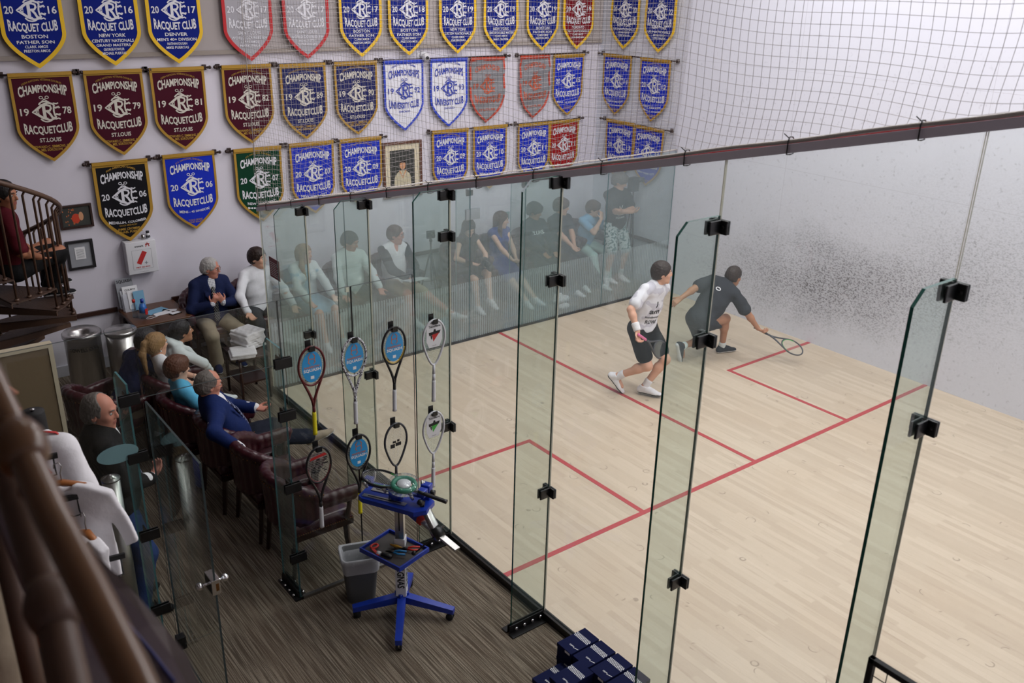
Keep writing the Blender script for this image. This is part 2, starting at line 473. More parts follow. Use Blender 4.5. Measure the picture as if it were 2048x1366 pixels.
floor_material(); carpet_material(); court_wall_material()
glass_material('side_glass', (.96, .975, .965), .030, .014, hazecol=(.62, .72, .76, 1))
glass_material('back_glass', (.93, .965, .96), .15, .04, (.034, .80, .26), hazecol=(.74, .86, .88, 1)); glass_material('clear_pack', (.93, .94, .95), .04)
glass_material('fin_glass', (.875, .925, .905), .020, .006, hazecol=(.6, .78, .74, 1))
glass_material('shop_glass', (.95, .965, .955), .002, .002)
glass_material('clear_liner', (.86, .88, .9), .70, .2, hazecol=(.95, .96, 1, 1))
glass_material('water', (.8, .88, .95), .05)
pmat('glass_edge', srgb(10, 84, 74), .25, spec=.6)
pmat('glass_edge_pale', srgb(74, 128, 136), .25, spec=.6); pmat('glass_edge_dim', srgb(50, 62, 64), .3)
pmat('joint_sealant', srgb(176, 176, 160), .5)
pmat('wall_white', srgb(218, 214, 224), .7, noise=.02, nscale=3)
pmat('soffit_paint', srgb(168, 160, 158), .75, noise=.02)
pmat('ledge_paint', srgb(150, 140, 132), .7)
pmat('ceiling_white', srgb(215, 212, 215), .8)
pmat('dark_wall', srgb(96, 88, 84), .8)
pmat('tan_board', srgb(122, 104, 78), .85, noise=.05, nscale=40)
pmat('board_trim', srgb(206, 194, 168), .5)
pmat('baseboard_white', srgb(196, 196, 204), .5)
pmat('rail_wood', srgb(58, 34, 26), .4, noise=.25, nscale=12, stretch=(1, 1, 8))
pmat('table_wood', srgb(92, 58, 34), .35, noise=.35, nscale=9, stretch=(2, 12, 2))
pmat('chair_wood', srgb(46, 24, 18), .3, noise=.2, nscale=20)
pmat('burgundy_leather', srgb(58, 16, 26), .30, spec=.5, noise=.12, nscale=16, bump=.15, bscale=120)
pmat('brass_nail', srgb(140, 100, 60), .3, metal=1)
pmat('red_line', srgb(176, 62, 66), .5, noise=.05)
pmat('steel', srgb(170, 168, 166), .28, metal=1, noise=.05)
pmat('brushed_steel', srgb(196, 194, 192), .30, metal=1, noise=.15, nscale=30, stretch=(1, 1, .05))
pmat('chrome', srgb(220, 220, 222), .12, metal=1)
pmat('dark_metal', srgb(34, 32, 34), .45, metal=.6)
pmat('channel_metal', srgb(52, 50, 50), .4, metal=.8)
pmat('bar_grey', srgb(212, 206, 218), .5)
pmat('trim_red', srgb(176, 30, 34), .5)
pmat('black_plastic', srgb(16, 16, 18), .35)
pmat('black_matt', srgb(20, 19, 21), .7)
pmat('rope', srgb(190, 184, 178), .95, bump=.6, bscale=160)
pmat('net_cord', srgb(176, 170, 168), .9)
pmat('bronze_pipe', srgb(104, 72, 46), .28, spec=.6, noise=.18, nscale=8)
pmat('bronze_stair', srgb(86, 62, 48), .5, spec=.5, noise=.25, nscale=14)
pmat('stair_tread', srgb(70, 50, 40), .6, noise=.3, nscale=30, bump=.6, bscale=70)
pmat('stringer_mauve', srgb(112, 98, 104), .6)
pmat('stringer_dark', srgb(74, 60, 60), .6)
pmat('tape_blue', srgb(52, 54, 110), .6)
pmat('wood_floor', srgb(120, 62, 28), .4, noise=.25, nscale=14, stretch=(1, 14, 1))
pmat('paper', srgb(232, 232, 234), .7)
pmat('paper_blue', srgb(120, 170, 200), .6)
pmat('white_plastic', srgb(222, 222, 226), .4)
pmat('white_cloth', srgb(228, 226, 230), .85, bump=.25, bscale=30)
pmat('towel_white', srgb(230, 228, 230), .95, bump=.5, bscale=90)
pmat('red_ink', srgb(190, 40, 40), .5)
pmat('ink_black', srgb(24, 24, 28), .6)
pmat('ink_white', srgb(236, 236, 238), .6)
pmat('blue_paint', srgb(20, 52, 160), .3, spec=.6)
pmat('blue_bin', srgb(30, 66, 160), .4)
pmat('tool_red', srgb(196, 44, 34), .4)
pmat('tool_blue', srgb(40, 130, 190), .4)
pmat('tool_yellow', srgb(200, 150, 50), .4)
pmat('tray_dark', srgb(66, 60, 58), .6)
pmat('bin_grey', srgb(92, 94, 96), .55)
pmat('box_navy', srgb(18, 24, 62), .8, spec=.12)
pmat('green_ring', srgb(16, 120, 92), .3)
pmat('frosted_mark', srgb(120, 156, 162), .6)
pmat('emit_lamp', srgb(250, 250, 250), .5)
pmat('banner_rod', srgb(52, 36, 32), .4)
pmat('frame_black', srgb(22, 20, 24), .4)
pmat('frame_walnut', srgb(96, 58, 42), .4, noise=.2, nscale=20)
pmat('frame_dark', srgb(48, 26, 20), .4)
pmat('mat_cream', srgb(220, 208, 180), .8)
pmat('mat_grey', srgb(150, 152, 158), .8)
pmat('picture_dark', srgb(52, 54, 50), .6, noise=.2, nscale=9)
pmat('picture_red', srgb(196, 60, 30), .6)
pmat('picture_skin', srgb(206, 150, 110), .6)
pmat('picture_cream', srgb(200, 190, 160), .6)
pmat('sign_burgundy', srgb(112, 28, 36), .5)
pmat('sign_teal', srgb(120, 150, 150), .6)
pmat('hanger_wood', srgb(160, 98, 50), .4)
pmat('sanitizer', srgb(40, 120, 200), .2)
pmat('rubber', srgb(24, 24, 26), .8)
# ------------------------------------------------------------------ the room
XL, XR, YB, YF, YS, ZC = -6.2, 6.4, 1.75, -9.75, -11.5, 6.4
SINK = 2.13
def barz(y): return 2.13-.25*y
def S(name, mb, m): return struct(mb.build(name, m))
S('floor', MB().box((0.0, YF, -.06), (XR, 0, 0)), 'court_maple')
S('floor', MB().box((XL, YS, -.06), (-.03, YB, -.001)).box((-.03, 0.03, -.06), (XR, YB, -.001)), 'ribbed_carpet').name = 'floor_carpet'
S('wall_back', MB().box((XL, YB, 0), (XR+.15, YB+.15, 3.53)), 'wall_white')
S('wall_back_upper', MB().box((XL, YB-.04, 3.575), (XR-.02, YB+.15, ZC)), 'soffit_paint')
S('trim_1', MB().box((XL, YB-.055, 3.53), (XR-.02, YB+.02, 3.575)), 'ledge_paint')
S('wall_right', MB().box((XR, YF, 0), (XR+.15, YB+.15, ZC)), 'court_wall_paint')
S('wall_front', MB().box((XL, YF-.15, 0), (XR+.15, YF, ZC)).box((XL, YS-.15, 0), (XR+.15, YS, ZC)), 'wall_white')
S('wall_left', MB().box((XL-.15, YS, 0), (XL, YB+.15, ZC)), 'dark_wall')
S('wall_shop', MB().box((-3.6, -7.2, 0), (-3.42, -3.61, 2.78)), 'dark_wall')
S('ceiling', MB().box((XL, YS, ZC), (XR+.15, YB+.15, ZC+.1)), 'ceiling_white')
S('floor_balcony', MB().box((XL, YS, 2.78), (-3.42, -6.7, 2.88)), 'wood_floor')
S('trim_2', MB().box((-6.1, YB-.03, .67), (-1.14, YB, .72)).box((-.5, YB-.03, .67), (XR, YB, .72)).box((XR-.03, .0, .66), (XR, YB, .71)), 'rail_wood')
S('baseboard_back', MB().box((XL, YB-.02, 0), (XR, YB, .13)).box((XR-.02, 0.02, 0), (XR, YB, .13)), 'baseboard_white')
# red court lines, raised by the thickness of the paint
L = MB()
L.box((0, -4.31, 0), (6.4, -4.26, .002)); L.box((3.175, -4.26, 0), (3.225, 0, .002))
for a, b in ((0, 1.65), (4.75, 6.4)):
    L.box((a, -2.66, 0), (b, -2.61, .002))
    xi = 1.6 if a == 0 else 4.75
    L.box((xi, -4.26, 0), (xi+.05, -2.66, .002))
o = L.build('court_markings', 'red_line'); tag(o, 'red service lines and boxes painted on the pale court floor', 'court lines')

# ------------------------------------------------------------------ glass court walls
def pane(name, a, b, glass, edge, parent=None, thin='x'):
    """glass sheet: the two large faces glass, the narrow ones edge colour"""
    mb = MB(); mb.box(a, b)
    d = [abs(b[i]-a[i]) for i in range(3)]; t = d.index(min(d))
    for i, f in enumerate(mb.f):
        P = [mb.v[k] for k in f]; sp = [max(p[j] for p in P)-min(p[j] for p in P) for j in range(3)]
        mb.mi[i] = 0 if sp[t] < 1e-6 else 1
    return mb.build(name, [glass, edge], parent)
def clamp(mb, c, dirx, s=1.0):
    """black corner clamp at a fin joint: two cheeks on the wall glass and two on the fin"""
    x, y, z = c
    for sx in (-1, 1): mb.box((x+sx*.008-.006+(-.002), y-.06, z-.037), (x+sx*.008+.006, y+.06, z+.037), .006)
    for sy in (-1, 1): mb.box((x-.095, y+sy*.014-.006, z-.037), (x-.008, y+sy*.014+.006, z+.037), .006)
JY = [0, -1.125, -2.37, -3.605, -4.85, -6.087, -7.33, -8.57]
sw = empty('side_glass_wall', (0, -4, 0), 'tall clear glass side wall of the squash court with fins on its near side', 'glass wall')
def ws(o, root):          # world-space part under a root that only has a location
    o.parent = root; o.matrix_parent_inverse = Matrix.Translation(V(root.location)).inverted(); return o
for i in range(7):
    y0, y1 = JY[i], JY[i+1]
    mb = MB(); t = .006; z0, z1 = barz(y0)-.02, barz(y1)-.02
    vs = [(-t, y0-.004, 0.01), (-t, y1+.004, .01), (-t, y1+.004, z1), (-t, y0-.004, z0)]; vs += [(t, *p[1:]) for p in vs]
    mb.add(vs, [(0, 1, 2, 3), (7, 6, 5, 4)], mi=0); mb.add(vs, [(0, 4, 5, 1), (1, 5, 6, 2), (2, 6, 7, 3), (3, 7, 4, 0)], mi=1)
    ws(mb.build('pane', ['side_glass', 'joint_sealant']), sw)
hts = {1: [(2.318), 1.06], 2: [2.637, 1.076], 3: [2.957, 2.649, 1.073], 4: [3.275, 2.647, 1.082], 5: [3.269, 2.645, 1.08], 6: [3.274, 2.649, 1.08]}
for i in range(1, 7):
    y = JY[i]; zt = min(3.325, barz(y)-.03); w = .315
    prof = [(-w, .012), (-.008, .012), (-.008, zt), (-w+.065, zt), (-w, zt-.065)]
    mb = MB(); mb.prism(prof, lambda u, v, t: (u, y+t, v), -.008, .008, mi=0, side_mi=1)
    f = ws(mb.build('fin', ['fin_glass', 'glass_edge']), sw)
    for z in hts[i]:
        mb = MB(); clamp(mb, (0, y, z), -1); mb.smooth = True
        for yy in (-.035, .035): mb.cyl((-.012, y+yy, z), (-.019, y+yy, z), .011, n=10, mi=1)
        mb.build('clamp', ['black_plastic', 'dark_metal'], f)
    if i >= 3:
        mb = MB()
        for s_ in (-1, 1): mb.box((-w-.02, y+s_*.012-.004, 0), (-.01, y+s_*.012+.004, .07)); mb.box((-w-.03, y+s_*.016, 0), (-.01, y+s_*.07, .008))
        for k in range(4): mb.cyl((-w+.03+k*.075, y-.02, .04), (-w+.03+k*.075, y-.034, .04), .013, n=10, mi=1)
        mb.build('base_shoe', ['dark_metal', 'chrome'], f)
ws(MB().box((-.03, -9.7, 0), (-.012, 0, .06)).box((.012, -9.7, 0), (.022, 0, .05)).build('floor_channel', 'channel_metal'), sw)
# top rail of the side wall, with its red strip
def slope_bar(mb, x0, x1, zb, zt, ya=0.03, yb=-9.7, mi=0):
    vs = [(x, y, barz(y)+dz) for x in (x0, x1) for y in (ya, yb) for dz in (zb, zt)]
    mb.add(vs, [(0, 1, 3, 2), (4, 6, 7, 5), (0, 4, 5, 1), (2, 3, 7, 6), (0, 2, 6, 4), (1, 5, 7, 3)], mi=mi)
mb = MB(); slope_bar(mb, -.018, .018, -.045, -.002, mi=0); ws(mb.build('top_rail', 'bar_grey'), sw)
mb = MB(); slope_bar(mb, .012, .03, -.002, .010); ws(mb.build('red_strip', 'trim_red'), sw)
# back glass wall
bw = empty('back_glass_wall', (3.2, 0, 0), 'hazy glass back wall of the court with frosted pinstripes along its lower part', 'glass wall')
BX = [0.008, .985, 1.9, 2.72, 3.6, 5.06, 6.395]
for i in range(6):
    mb = MB(); mb.box((BX[i]+.003, -.006, .01), (BX[i+1]-.003, .006, 2.13))
    for k, f in enumerate(mb.f):
        P = [mb.v[q] for q in f]; mb.mi[k] = 0 if max(p[1] for p in P)-min(p[1] for p in P) < 1e-6 else 1
    ws(mb.build('pane', ['back_glass', 'glass_edge_pale']), bw)
for i in (3, 4):
    mb = MB(); x = BX[i]; mb.prism([(.008, .012), (.31, .012), (.31, 2.0), (.25, 2.06), (.008, 2.06)], lambda u, v, t: (x+t, u, v), -.006, .006, mi=0, side_mi=1)
    f = ws(mb.build('fin', ['fin_glass', 'glass_edge_pale']), bw)
    for z in (1.95, 1.05):
        MB().box((x-.05, .007, z-.035), (x+.05, .018, z+.035), .004).box((x-.012, .01, z-.035), (x+.012, .08, z+.035), .004).build('clamp', 'black_plastic', f)
ws(MB().box((0, -.02, 0), (6.4, .02, .03)).build('floor_channel', 'channel_metal'), bw)
mb = MB(); mb.box((.955, -.022, 1.0), (.995, .022, 1.07), .004); ws(mb.build('door_lock', 'chrome'), bw)

# ------------------------------------------------------------------ safety nets above the glass
def make_net(name, axis, u0, u1, zb, zt, cell, r, label, parent=None):
    nrm = V((1, 0, 0)) if axis == 'y' else V((0, 1, 0))
    VV, FF = [], []
    def strand(P):
        b = len(VV)
        for i, p in enumerate(P):
            a = P[max(i-1, 0)]; c = P[min(i+1, len(P)-1)]
            t = (c-a).normalized(); x = t.cross(nrm).normalized()*r; y = nrm*r
            VV.extend([tuple(p+x), tuple(p-x*.5+y*.87), tuple(p-x*.5-y*.87)])
            if i:
                o = b+3*(i-1)
                for k in range(3): q = (k+1) % 3; FF.append((o+k, o+q, o+3+q, o+3+k))
    n = int(round((u1-u0)/cell)); m = int(round((zt-2.13)/cell))
    def pt(i, j):
        u = u0+(u1-u0)*i/n; z = zt-(zt-2.13)*(j/m)
        b = zb(u)
        k = max(0., 1-(z-b)/1.1) if z > b else 1
        # the net is hung slack: rows sag and bunch towards the rail
        zz = z+.035*math.sin(u*2.2+.4)*math.sin(z*1.7)+.02*math.sin(u*5.1+z)*k
        uu = u+.03*math.sin(z*2.3+u*.8)+.012*math.sin(z*9+u*3)*k
        d = .05*math.sin(u*1.9+z*1.3)*(1-k)+.012*math.sin(u*7)*k
        if zz < b: zz = b; d *= .2
        return (V((0+d, uu, zz)) if axis == 'y' else V((uu, 0+d, zz))), z
    for i in range(n+1):
        P = []
        for j in range(m+1):
            p, z = pt(i, j); P.append(p)
            if z < zb(u0+(u1-u0)*i/n)-.01: break
        strand(P)
    for j in range(m+1):
        run = []
        for i in range(n+1):
            p, z = pt(i, j)
            if z >= zb(u0+(u1-u0)*i/n)-.02: run.append(p)
            else:
                if len(run) > 1: strand(run)
                run = []
        if len(run) > 1: strand(run)
    mb = MB(); mb.v = VV; mb.f = FF; mb.mi = [0]*len(FF); mb.sm = [False]*len(FF)
    o = mb.build(name, 'net_cord', parent); return tag(o, label, 'net')
make_net('safety_net', 'y', -9.0, 0.0, lambda u: barz(u)+.02, 5.6, .05, .0011, 'knotted cord net rising from the sloped rail of the side glass wall')
make_net('safety_net', 'x', 0.0, 6.38, lambda u: 2.16, 5.4, .05, .0012, 'knotted cord net above the back glass, hanging in front of the banners')
mb = MB(); mb.tube([(-.0, 0, 2.15), (0, -.002, 5.4)], .004, 6)
tag(mb.build('net_corner_cord', 'net_cord'), 'pale vertical cord at the corner where the two nets meet', 'cord')
# rope along the sloped rail with clips
P = [(-.012+.002*math.sin(i*.7), -i*.06, barz(-i*.06)+.012+.0025*math.sin(i*.45)) for i in range(0, 160)]
mb = MB(); mb.tube(P, .0095, 8); tag(mb.build('net_rope', 'rope'), 'fuzzy grey rope binding the net along the sloped top rail', 'rope')
mb = MB(); mb.tube([(i*.1, 0, 2.155+.004*math.sin(i)) for i in range(65)], .010, 8); tag(mb.build('net_rope', 'rope'), 'fuzzy grey rope along the top of the back glass wall', 'rope')
ty = [-.25-.62*k for k in range(14)]
for k, y in enumerate(ty):
    z = barz(y); mb = MB()
    mb.tube([(-.024, y, z-.05), (-.026, y, z+.01), (-.012, y+.003, z+.03), (.014, y+.006, z+.028), (.026, y, z+.01), (.024, y, z-.05), (0, y, z-.052)], .0035, 6, closed=True)
    mb.tube([(-.02, y, z+.025), (-.035, y+.02, z+.045)], .0025, 5)
    tag(mb.build('rail_tie', 'black_plastic'), 'black loop tie holding the rope to the sloped top rail', 'tie', 'black ties along the sloped rail')
# ------------------------------------------------------------------ banners
for n_, c_ in dict(maroon=(70, 16, 34), royal=(14, 32, 124), bright=(26, 48, 184), navy=(34, 38, 92), white=(228, 228, 236), grey=(134, 134, 138),
                   black=(22, 22, 26), green=(12, 58, 38), red=(156, 26, 30), silver=(170, 168, 174), darkred=(120, 20, 34)).items():
    pmat('cloth_'+n_, srgb(*c_), .75, spec=.15, noise=.06, nscale=7, bump=.12, bscale=14)
for n_, c_ in dict(gold=(176, 134, 34), yellow=(238, 192, 20), blue=(34, 66, 196), orange=(188, 62, 36), red=(192, 26, 34)).items():
    pmat('border_'+n_, srgb(*c_), .6, bump=.3, bscale=160)
for n_, c_ in dict(cream=(214, 208, 196), white=(226, 226, 232), gold=(180, 140, 50), blue=(36, 58, 170), orange=(192, 84, 50)).items():
    pmat('thread_'+n_, srgb(*c_), .7)
def shield(w, h, k=.60, n=14):
    a = w/2; P = [(-a, 0), (-a, h*k*.25), (-a, h*k*.5), (-a, h*k*.75)]
    for i in range(n):
        s = i/n; P.append((-a*(1-s**1.75), h*(k+(1-k)*s)))
    P.append((0, h))
    return P+[(-x, y) for x, y in reversed(P[:-1])]
def ribbon(mb, P, w, mf, mi=None):
    """flat ribbon along a 2-D polyline"""
    n = len(P); L_ = []; R_ = []
    for i in range(n):
        a = P[max(i-1, 0)]; b = P[min(i+1, n-1)]; dx, dy = b[0]-a[0], b[1]-a[1]; l = math.hypot(dx, dy) or 1
        ww = w[i] if isinstance(w, (list, tuple)) else w
        L_.append(mf(P[i][0]-dy/l*ww/2, P[i][1]+dx/l*ww/2)); R_.append(mf(P[i][0]+dy/l*ww/2, P[i][1]-dx/l*ww/2))
    mb.add(L_+R_, [(i, i+1, n+i+1, n+i) for i in range(n-1)], False, mi)
def arc(cx, cy, r, a0, a1, n=8, ry=None):
    return [(cx+r*math.cos(math.radians(a0+(a1-a0)*i/n)), cy+(ry or r)*math.sin(math.radians(a0+(a1-a0)*i/n))) for i in range(n+1)]
def emblem(mb, cx, cy, s, mf, mi=0, mi2=0):
    m = lambda x, y: mf(cx+x*s, cy-y*s)
    rb = lambda P, w: ribbon(mb, P, w, m, mi)
    rb([(.55, .60), (.2, .70), (-.25, .52), (-.62, .24), (-1.05, 0)], [.13, .16, .18, .20, .06])
    rb([(.62, -.60), (.2, -.70), (-.25, -.52), (-.62, -.24), (-1.05, 0)], [.13, .16, .18, .20, .06])
    rb([(-.78, 0), (-.55, .12), (-.55, -.12), (-.78, 0)], .08)
    rb(arc(.0, .42, .50, 20, 160, 8, .40), .11); rb(arc(0, -.42, .50, -20, -160, 8, .40), .11)
    rb([(.55, .60), (.66, .46), (.62, .34), (.74, .26), (.98, .34), (1.04, .22)], .15); rb([(.62, -.60), (.70, -.46), (.62, -.34), (.76, -.24), (1.0, -.32), (1.04, -.2)], .15)
    rb([(.62, .34), (.58, .0), (.62, -.34)], .13); rb([(.60, .66), (.86, .58), (1.0, .66)], .10); rb([(.62, -.66), (.88, -.58), (1.0, -.68)], .10)
    rb([(-.14, -.55), (-.14, .52)], .24); rb([(-.36, .52), (.12, .52), (.36, .42), (.40, .24), (.28, .06), (-.14, .02)], .16)
    rb([(.08, .02), (.28, -.22), (.42, -.52), (.62, -.55)], .18); rb([(-.36, -.55), (.08, -.55)], .11)
    for sx in (-1, 1):
        ribbon(mb, [(sx*.22, .84), (0, .98), (-sx*.10, 1.04)], .05, m, mi2)
        ribbon(mb, arc(-sx*.22, 1.13, .13, 0, 360, 12, .10), .05, m, mi2)
def banner(cx, ztop, w, h, cloth, border, ink, lines, label, group, side=False, bw=.028, year=None, k=.60, small='gold', seed=0, emb=True, loops=False, emph='CHAMPIONSHIP', cl='RACQUETCLUB'):
    nm = 'championship_banner'
    base = V((XR-.055, cx, ztop)) if side else V((cx, YB-.055, ztop))
    if ztop > 4: base.y -= 0 if side else .045
    rt = empty(nm, base, label, 'banner', group)
    rs = random.Random(seed); ph = rs.uniform(0, 6); ph2 = rs.uniform(0, 6)
    amp = .006 if not loops else .02
    def mf(u, v, d=0.0):
        dd = d+amp*math.sin(u*11+ph+v*2)*(.2+v/h)+.004*math.sin(v*9+ph2+u*4)+(.012*math.sin(v*22+u*6+ph) if loops else 0)
        return V((-dd, -u, -v)) if side else V((u, -dd, -v))
    O = shield(w, h, k)
    rows = 22; nc = 10; mb = MB()
    a = w/2
    def hw(v): return a if v <= h*k else a*(1-((v/h-k)/(1-k))**1.75)
    for dpt in (0.0, -.004):
        vs = []; fs = []
        for i in range(rows+1):
            v = h*i/rows*.998
            for j in range(nc+1): vs.append(mf((-1+2*j/nc)*hw(v)*.99, v, dpt))
        for i in range(rows):
            for j in range(nc):
                q = i*(nc+1)+j; fs.append((q, q+1, q+nc+2, q+nc+1))
        mb.add(vs, fs, True, 0)
    mb.build('cloth', 'cloth_'+cloth, rt)
    # border
    I = []
    n = len(O)
    for i in range(n):
        p, q = O[i-1], O[(i+1) % n]
        if i == 0: I.append((O[0][0]+bw, bw*1.1)); continue
        if i == n-1: I.append((O[-1][0]-bw, bw*1.1)); continue
        dx, dy = q[0]-p[0], q[1]-p[1]; l = math.hypot(dx, dy); f = 1.25 if abs(O[i][0]) < 1e-6 else 1
        I.append((O[i][0]+dy/l*bw*f, O[i][1]-dx/l*bw*f))
    mb = MB(); mb.ring(O, I, mf, -.006, .004); mb.build('border', 'border_'+border, rt)
    mb = MB(); mb.prism([(-a, -.022), (a, -.022), (a, .012), (-a, .012)], lambda u, v, t: mf(u, v, t), -.02, .018); mb.build('rod_sleeve', 'border_'+border, rt)
    # lettering
    mt = lambda u, v: mf(u, v, .0045)
    T = MB(); up = lambda u, v: mt(u, -v)      # text y is upward
    A1 = lambda q: (.050*(1-q*q), 1-.33*(1-q*q)); A2 = lambda q: (-.012*(1-q*q), 1-.30*(1-q*q)); A3 = lambda q: (.045*(1-q*q), 1)
    sx = w/.61; dl = 0
    ey = .455 if h > .97 else .375*h/.9
    if emph: put_text(T, emph, 0, -(ey-.150), w*.77, .108, up, A1, .03, 0)
    for (txt, v, wd, hh, ar, mi) in lines:
        put_text(T, txt, 0, -v-dl, wd*sx, hh, up, {0: None, 1: A3, 2: A2}[ar], .02 if hh > .02 else .004, mi)
    if year:
        put_text(T, year[:2], -.205*sx, -ey-.030, .085*sx, .07, up, None, .02, 0); put_text(T, year[2:], .205*sx, -ey-.030, .085*sx, .07, up, None, .02, 0)
    if cl: put_text(T, cl, 0, -(ey+(.190 if h > .97 else .215)), w*.77, .105, up, A2, .03, 0)
    T.build('lettering', ['thread_'+ink, 'thread_'+small], rt)
    if emb:
        E = MB(); emblem(E, 0, ey, .128, mt); E.build('club_emblem', 'thread_'+ink, rt)
    return rt
G1 = 'long banners of the top row'; G2 = 'championship banners of the middle row'; G3 = 'championship banners of the bottom row'
def old(top, *rest):  # maroon / navy text block
    L_ = [(top, .105, .38, .020, 1, 1)]
    return L_+list(rest)
SL = ('ST.LOUIS', .690, .21, .042, 0, 0)
NM = [('EDWARD C. SIMMONS, III', .752, .34, .026, 0, 1), ('MEL SOKOLOW', .785, .21, .026, 0, 1)]
W_, H_ = .61, .90
for i, (x, yr) in enumerate(((-1.56, '1978'), (-.835, '1979'), (-.145, '1981'), (.675, '1982'))):
    banner(x, 3.385, W_, H_, 'maroon', 'gold', 'cream', old('USSRA NATIONAL VETERANS DOUBLES', SL, *NM), f'maroon shield banner with gold edging reading {yr} on the back wall', G2, year=yr, seed=i)
for i, (x, yr) in enumerate(((1.39, '1989'), (2.12, '1990'))):
    banner(x, 3.375, W_, H_, 'navy', 'gold', 'cream', old('USSRA NATIONAL VETERANS DOUBLES', SL, *NM), f'dark navy shield banner with gold edging reading {yr}, behind the net', G2, year=yr, seed=5+i)
for i, (x, yr) in enumerate(((2.83, '1992'), (3.55, '1993'))):
    ls = [("NATIONAL TEAM", .085, .36, .026, 1, 0), ("CHICAGO", .655, .18, .024, 0, 0)]
    for q in range(6): ls.append(('- - - - - - - -', .685+.026*q, .22-.012*q, .012, 0, 0))
    banner(x, 3.37, W_, H_, 'white', 'blue', 'blue', ls, f'white shield banner with blue edging reading {yr} UNIVERSITY CLUB', G2, year=yr, emph='CHAMPIONSHIPS', cl='UNIVERSITY CLUB', small='blue', seed=8+i)
for i, (x, nm_) in enumerate(((4.205, 'left'), (5.07, 'right'))):
    ls = [('CHAMPIONSHIP', .19, .42, .07, 1, 0), ('- - - - - - -', .62, .42, .05, 0, 0), ('ST.LOUIS', .72, .3, .03, 0, 0)]
    banner(x, 3.365, W_ if i == 0 else .57, .89, 'grey', 'orange', 'orange', ls, ('rippled grey banner with orange edging next to the white 1993 banner', 'rippled grey banner with orange edging next to the blue 2005 banner')[i], G2, year='19', emph=None, loops=True, seed=11+i)
banner(5.72, 3.36, .60, .88, 'bright', 'gold', 'white', [('U.S. NATIONAL DOUBLES', .08, .3, .016, 1, 1), ('MENS - 45 DIVISION', .68, .40, .030, 2, 0), ('TODD BINNS', .76, .16, .016, 0, 1), ('JOHN BOLDT', .785, .16, .016, 0, 1)], 'blue shield banner reading 2005 at the right end of the back wall', G2, year='2005', seed=15)
def mod(city, div=None, n1='TODD BINNS', n2='JOHN BOLDT', top='U.S. NATIONAL DOUBLES'):
    r = [(top, .100, .32, .020, 1, 1), (city, .672, .36 if len(city) > 10 else .26, .034, 2, 0)]
    if div: r.append((div, .722, .36, .024, 2, 0))
    return r+[(n1, .785, .17, .020, 0, 1), (n2, .81, .17, .020, 0, 1)]
banner(-.895, 2.405, .60, .905, 'black', 'gold', 'white', [('PAN AMERICAN GAMES', .100, .32, .022, 1, 1), ('MEDELLIN, COLOMBIA', .682, .42, .034, 2, 0), ('GOLD MEDALIST', .725, .2, .018, 0, 1), ('JAMIE CROMBIE', .772, .25, .026, 0, 1), ('MICHAEL PUERTAS', .808, .30, .026, 0, 1)], 'black shield banner reading 2006 MEDELLIN COLOMBIA', G3, year='2006', seed=20, bw=.034)
banner(-.12, 2.42, .61, .89, 'bright', 'gold', 'white', mod('MENS - 45 DIVISION'), 'bright blue shield banner reading 2006 MENS 45 DIVISION', G3, year='2006', seed=21, bw=.026)
banner(.725, 2.41, .61, .90, 'green', 'gold', 'white', mod('NEW YORK CITY', "MEN'S 45"), 'dark green shield banner reading 2007', G3, year='2007', seed=22)
banner(1.445, 2.415, .61, .90, 'bright', 'gold', 'white', mod('NEW YORK CITY'), 'blue shield banner reading 2007 right of the green one', G3, year='2007', seed=23)
banner(2.145, 2.41, .62, .90, 'bright', 'gold', 'white', mod('NEW YORK CITY'), 'blue shield banner reading 2009 left of the framed portrait', G3, year='2009', seed=24)
banner(3.57, 2.41, .61, .89, 'bright', 'gold', 'white', mod('NEW YORK CITY'), 'blue shield banner reading 2009 right of the framed portrait', G3, year='2009', seed=25)
banner(4.265, 2.41, .61, .90, 'bright', 'gold', 'white', mod('NEW YORK CITY'), 'blue shield banner reading 2010 behind the net', G3, year='2010', seed=26)
banner(5.085, 2.395, .61, .88, 'bright', 'gold', 'white', mod('NEW YORK CITY'), 'blue shield banner reading 2011 joined to a red one', G3, year='2011', seed=27)
banner(5.685, 2.395, .59, .86, 'red', 'gold', 'white', mod('ST.LOUIS'), 'red shield banner reading 2011 at the right end of its row', G3, year='2011', seed=28)
banner(1.296, 3.365, .60, .87, 'bright', 'gold', 'white', mod('NEW YORK CITY', "MEN'S 50 DIVISION"), 'blue shield banner on the side wall, middle row, nearer the corner', G2, side=True, year='2011', seed=30)
banner(.507, 3.365, .60, .87, 'bright', 'gold', 'white', mod('NEW YORK CITY', 'MENS 45 DIVISION'), 'blue shield banner on the side wall, middle row, farther from the corner', G2, side=True, year='2012', seed=31)
banner(1.144, 2.40, .61, .87, 'bright', 'gold', 'white', mod('NEW YORK CITY'), 'blue shield banner on the side wall, bottom row, nearer the corner', G3, side=True, year='2013', seed=32)
banner(.53, 2.39, .60, .86, 'bright', 'gold', 'white', mod('NEW YORK CITY'), 'blue shield banner on the side wall, bottom row, farther from the corner', G3, side=True, year='2013', seed=33)
def top(city, d1, n1, n2, d2=None):
    r = [(city, .690, .25 if len(city) < 8 else .28, .034, 0, 0), (d1, .742, .36 if len(d1) < 12 else .44, .030, 0, 0)]
    v = .742
    if d2: r.append((d2, .785, .36, .026, 0, 0)); v = .785
    return r+[(n1, v+.043, .22, .026, 0, 0), (n2, v+.084, .25, .026, 0, 0)]
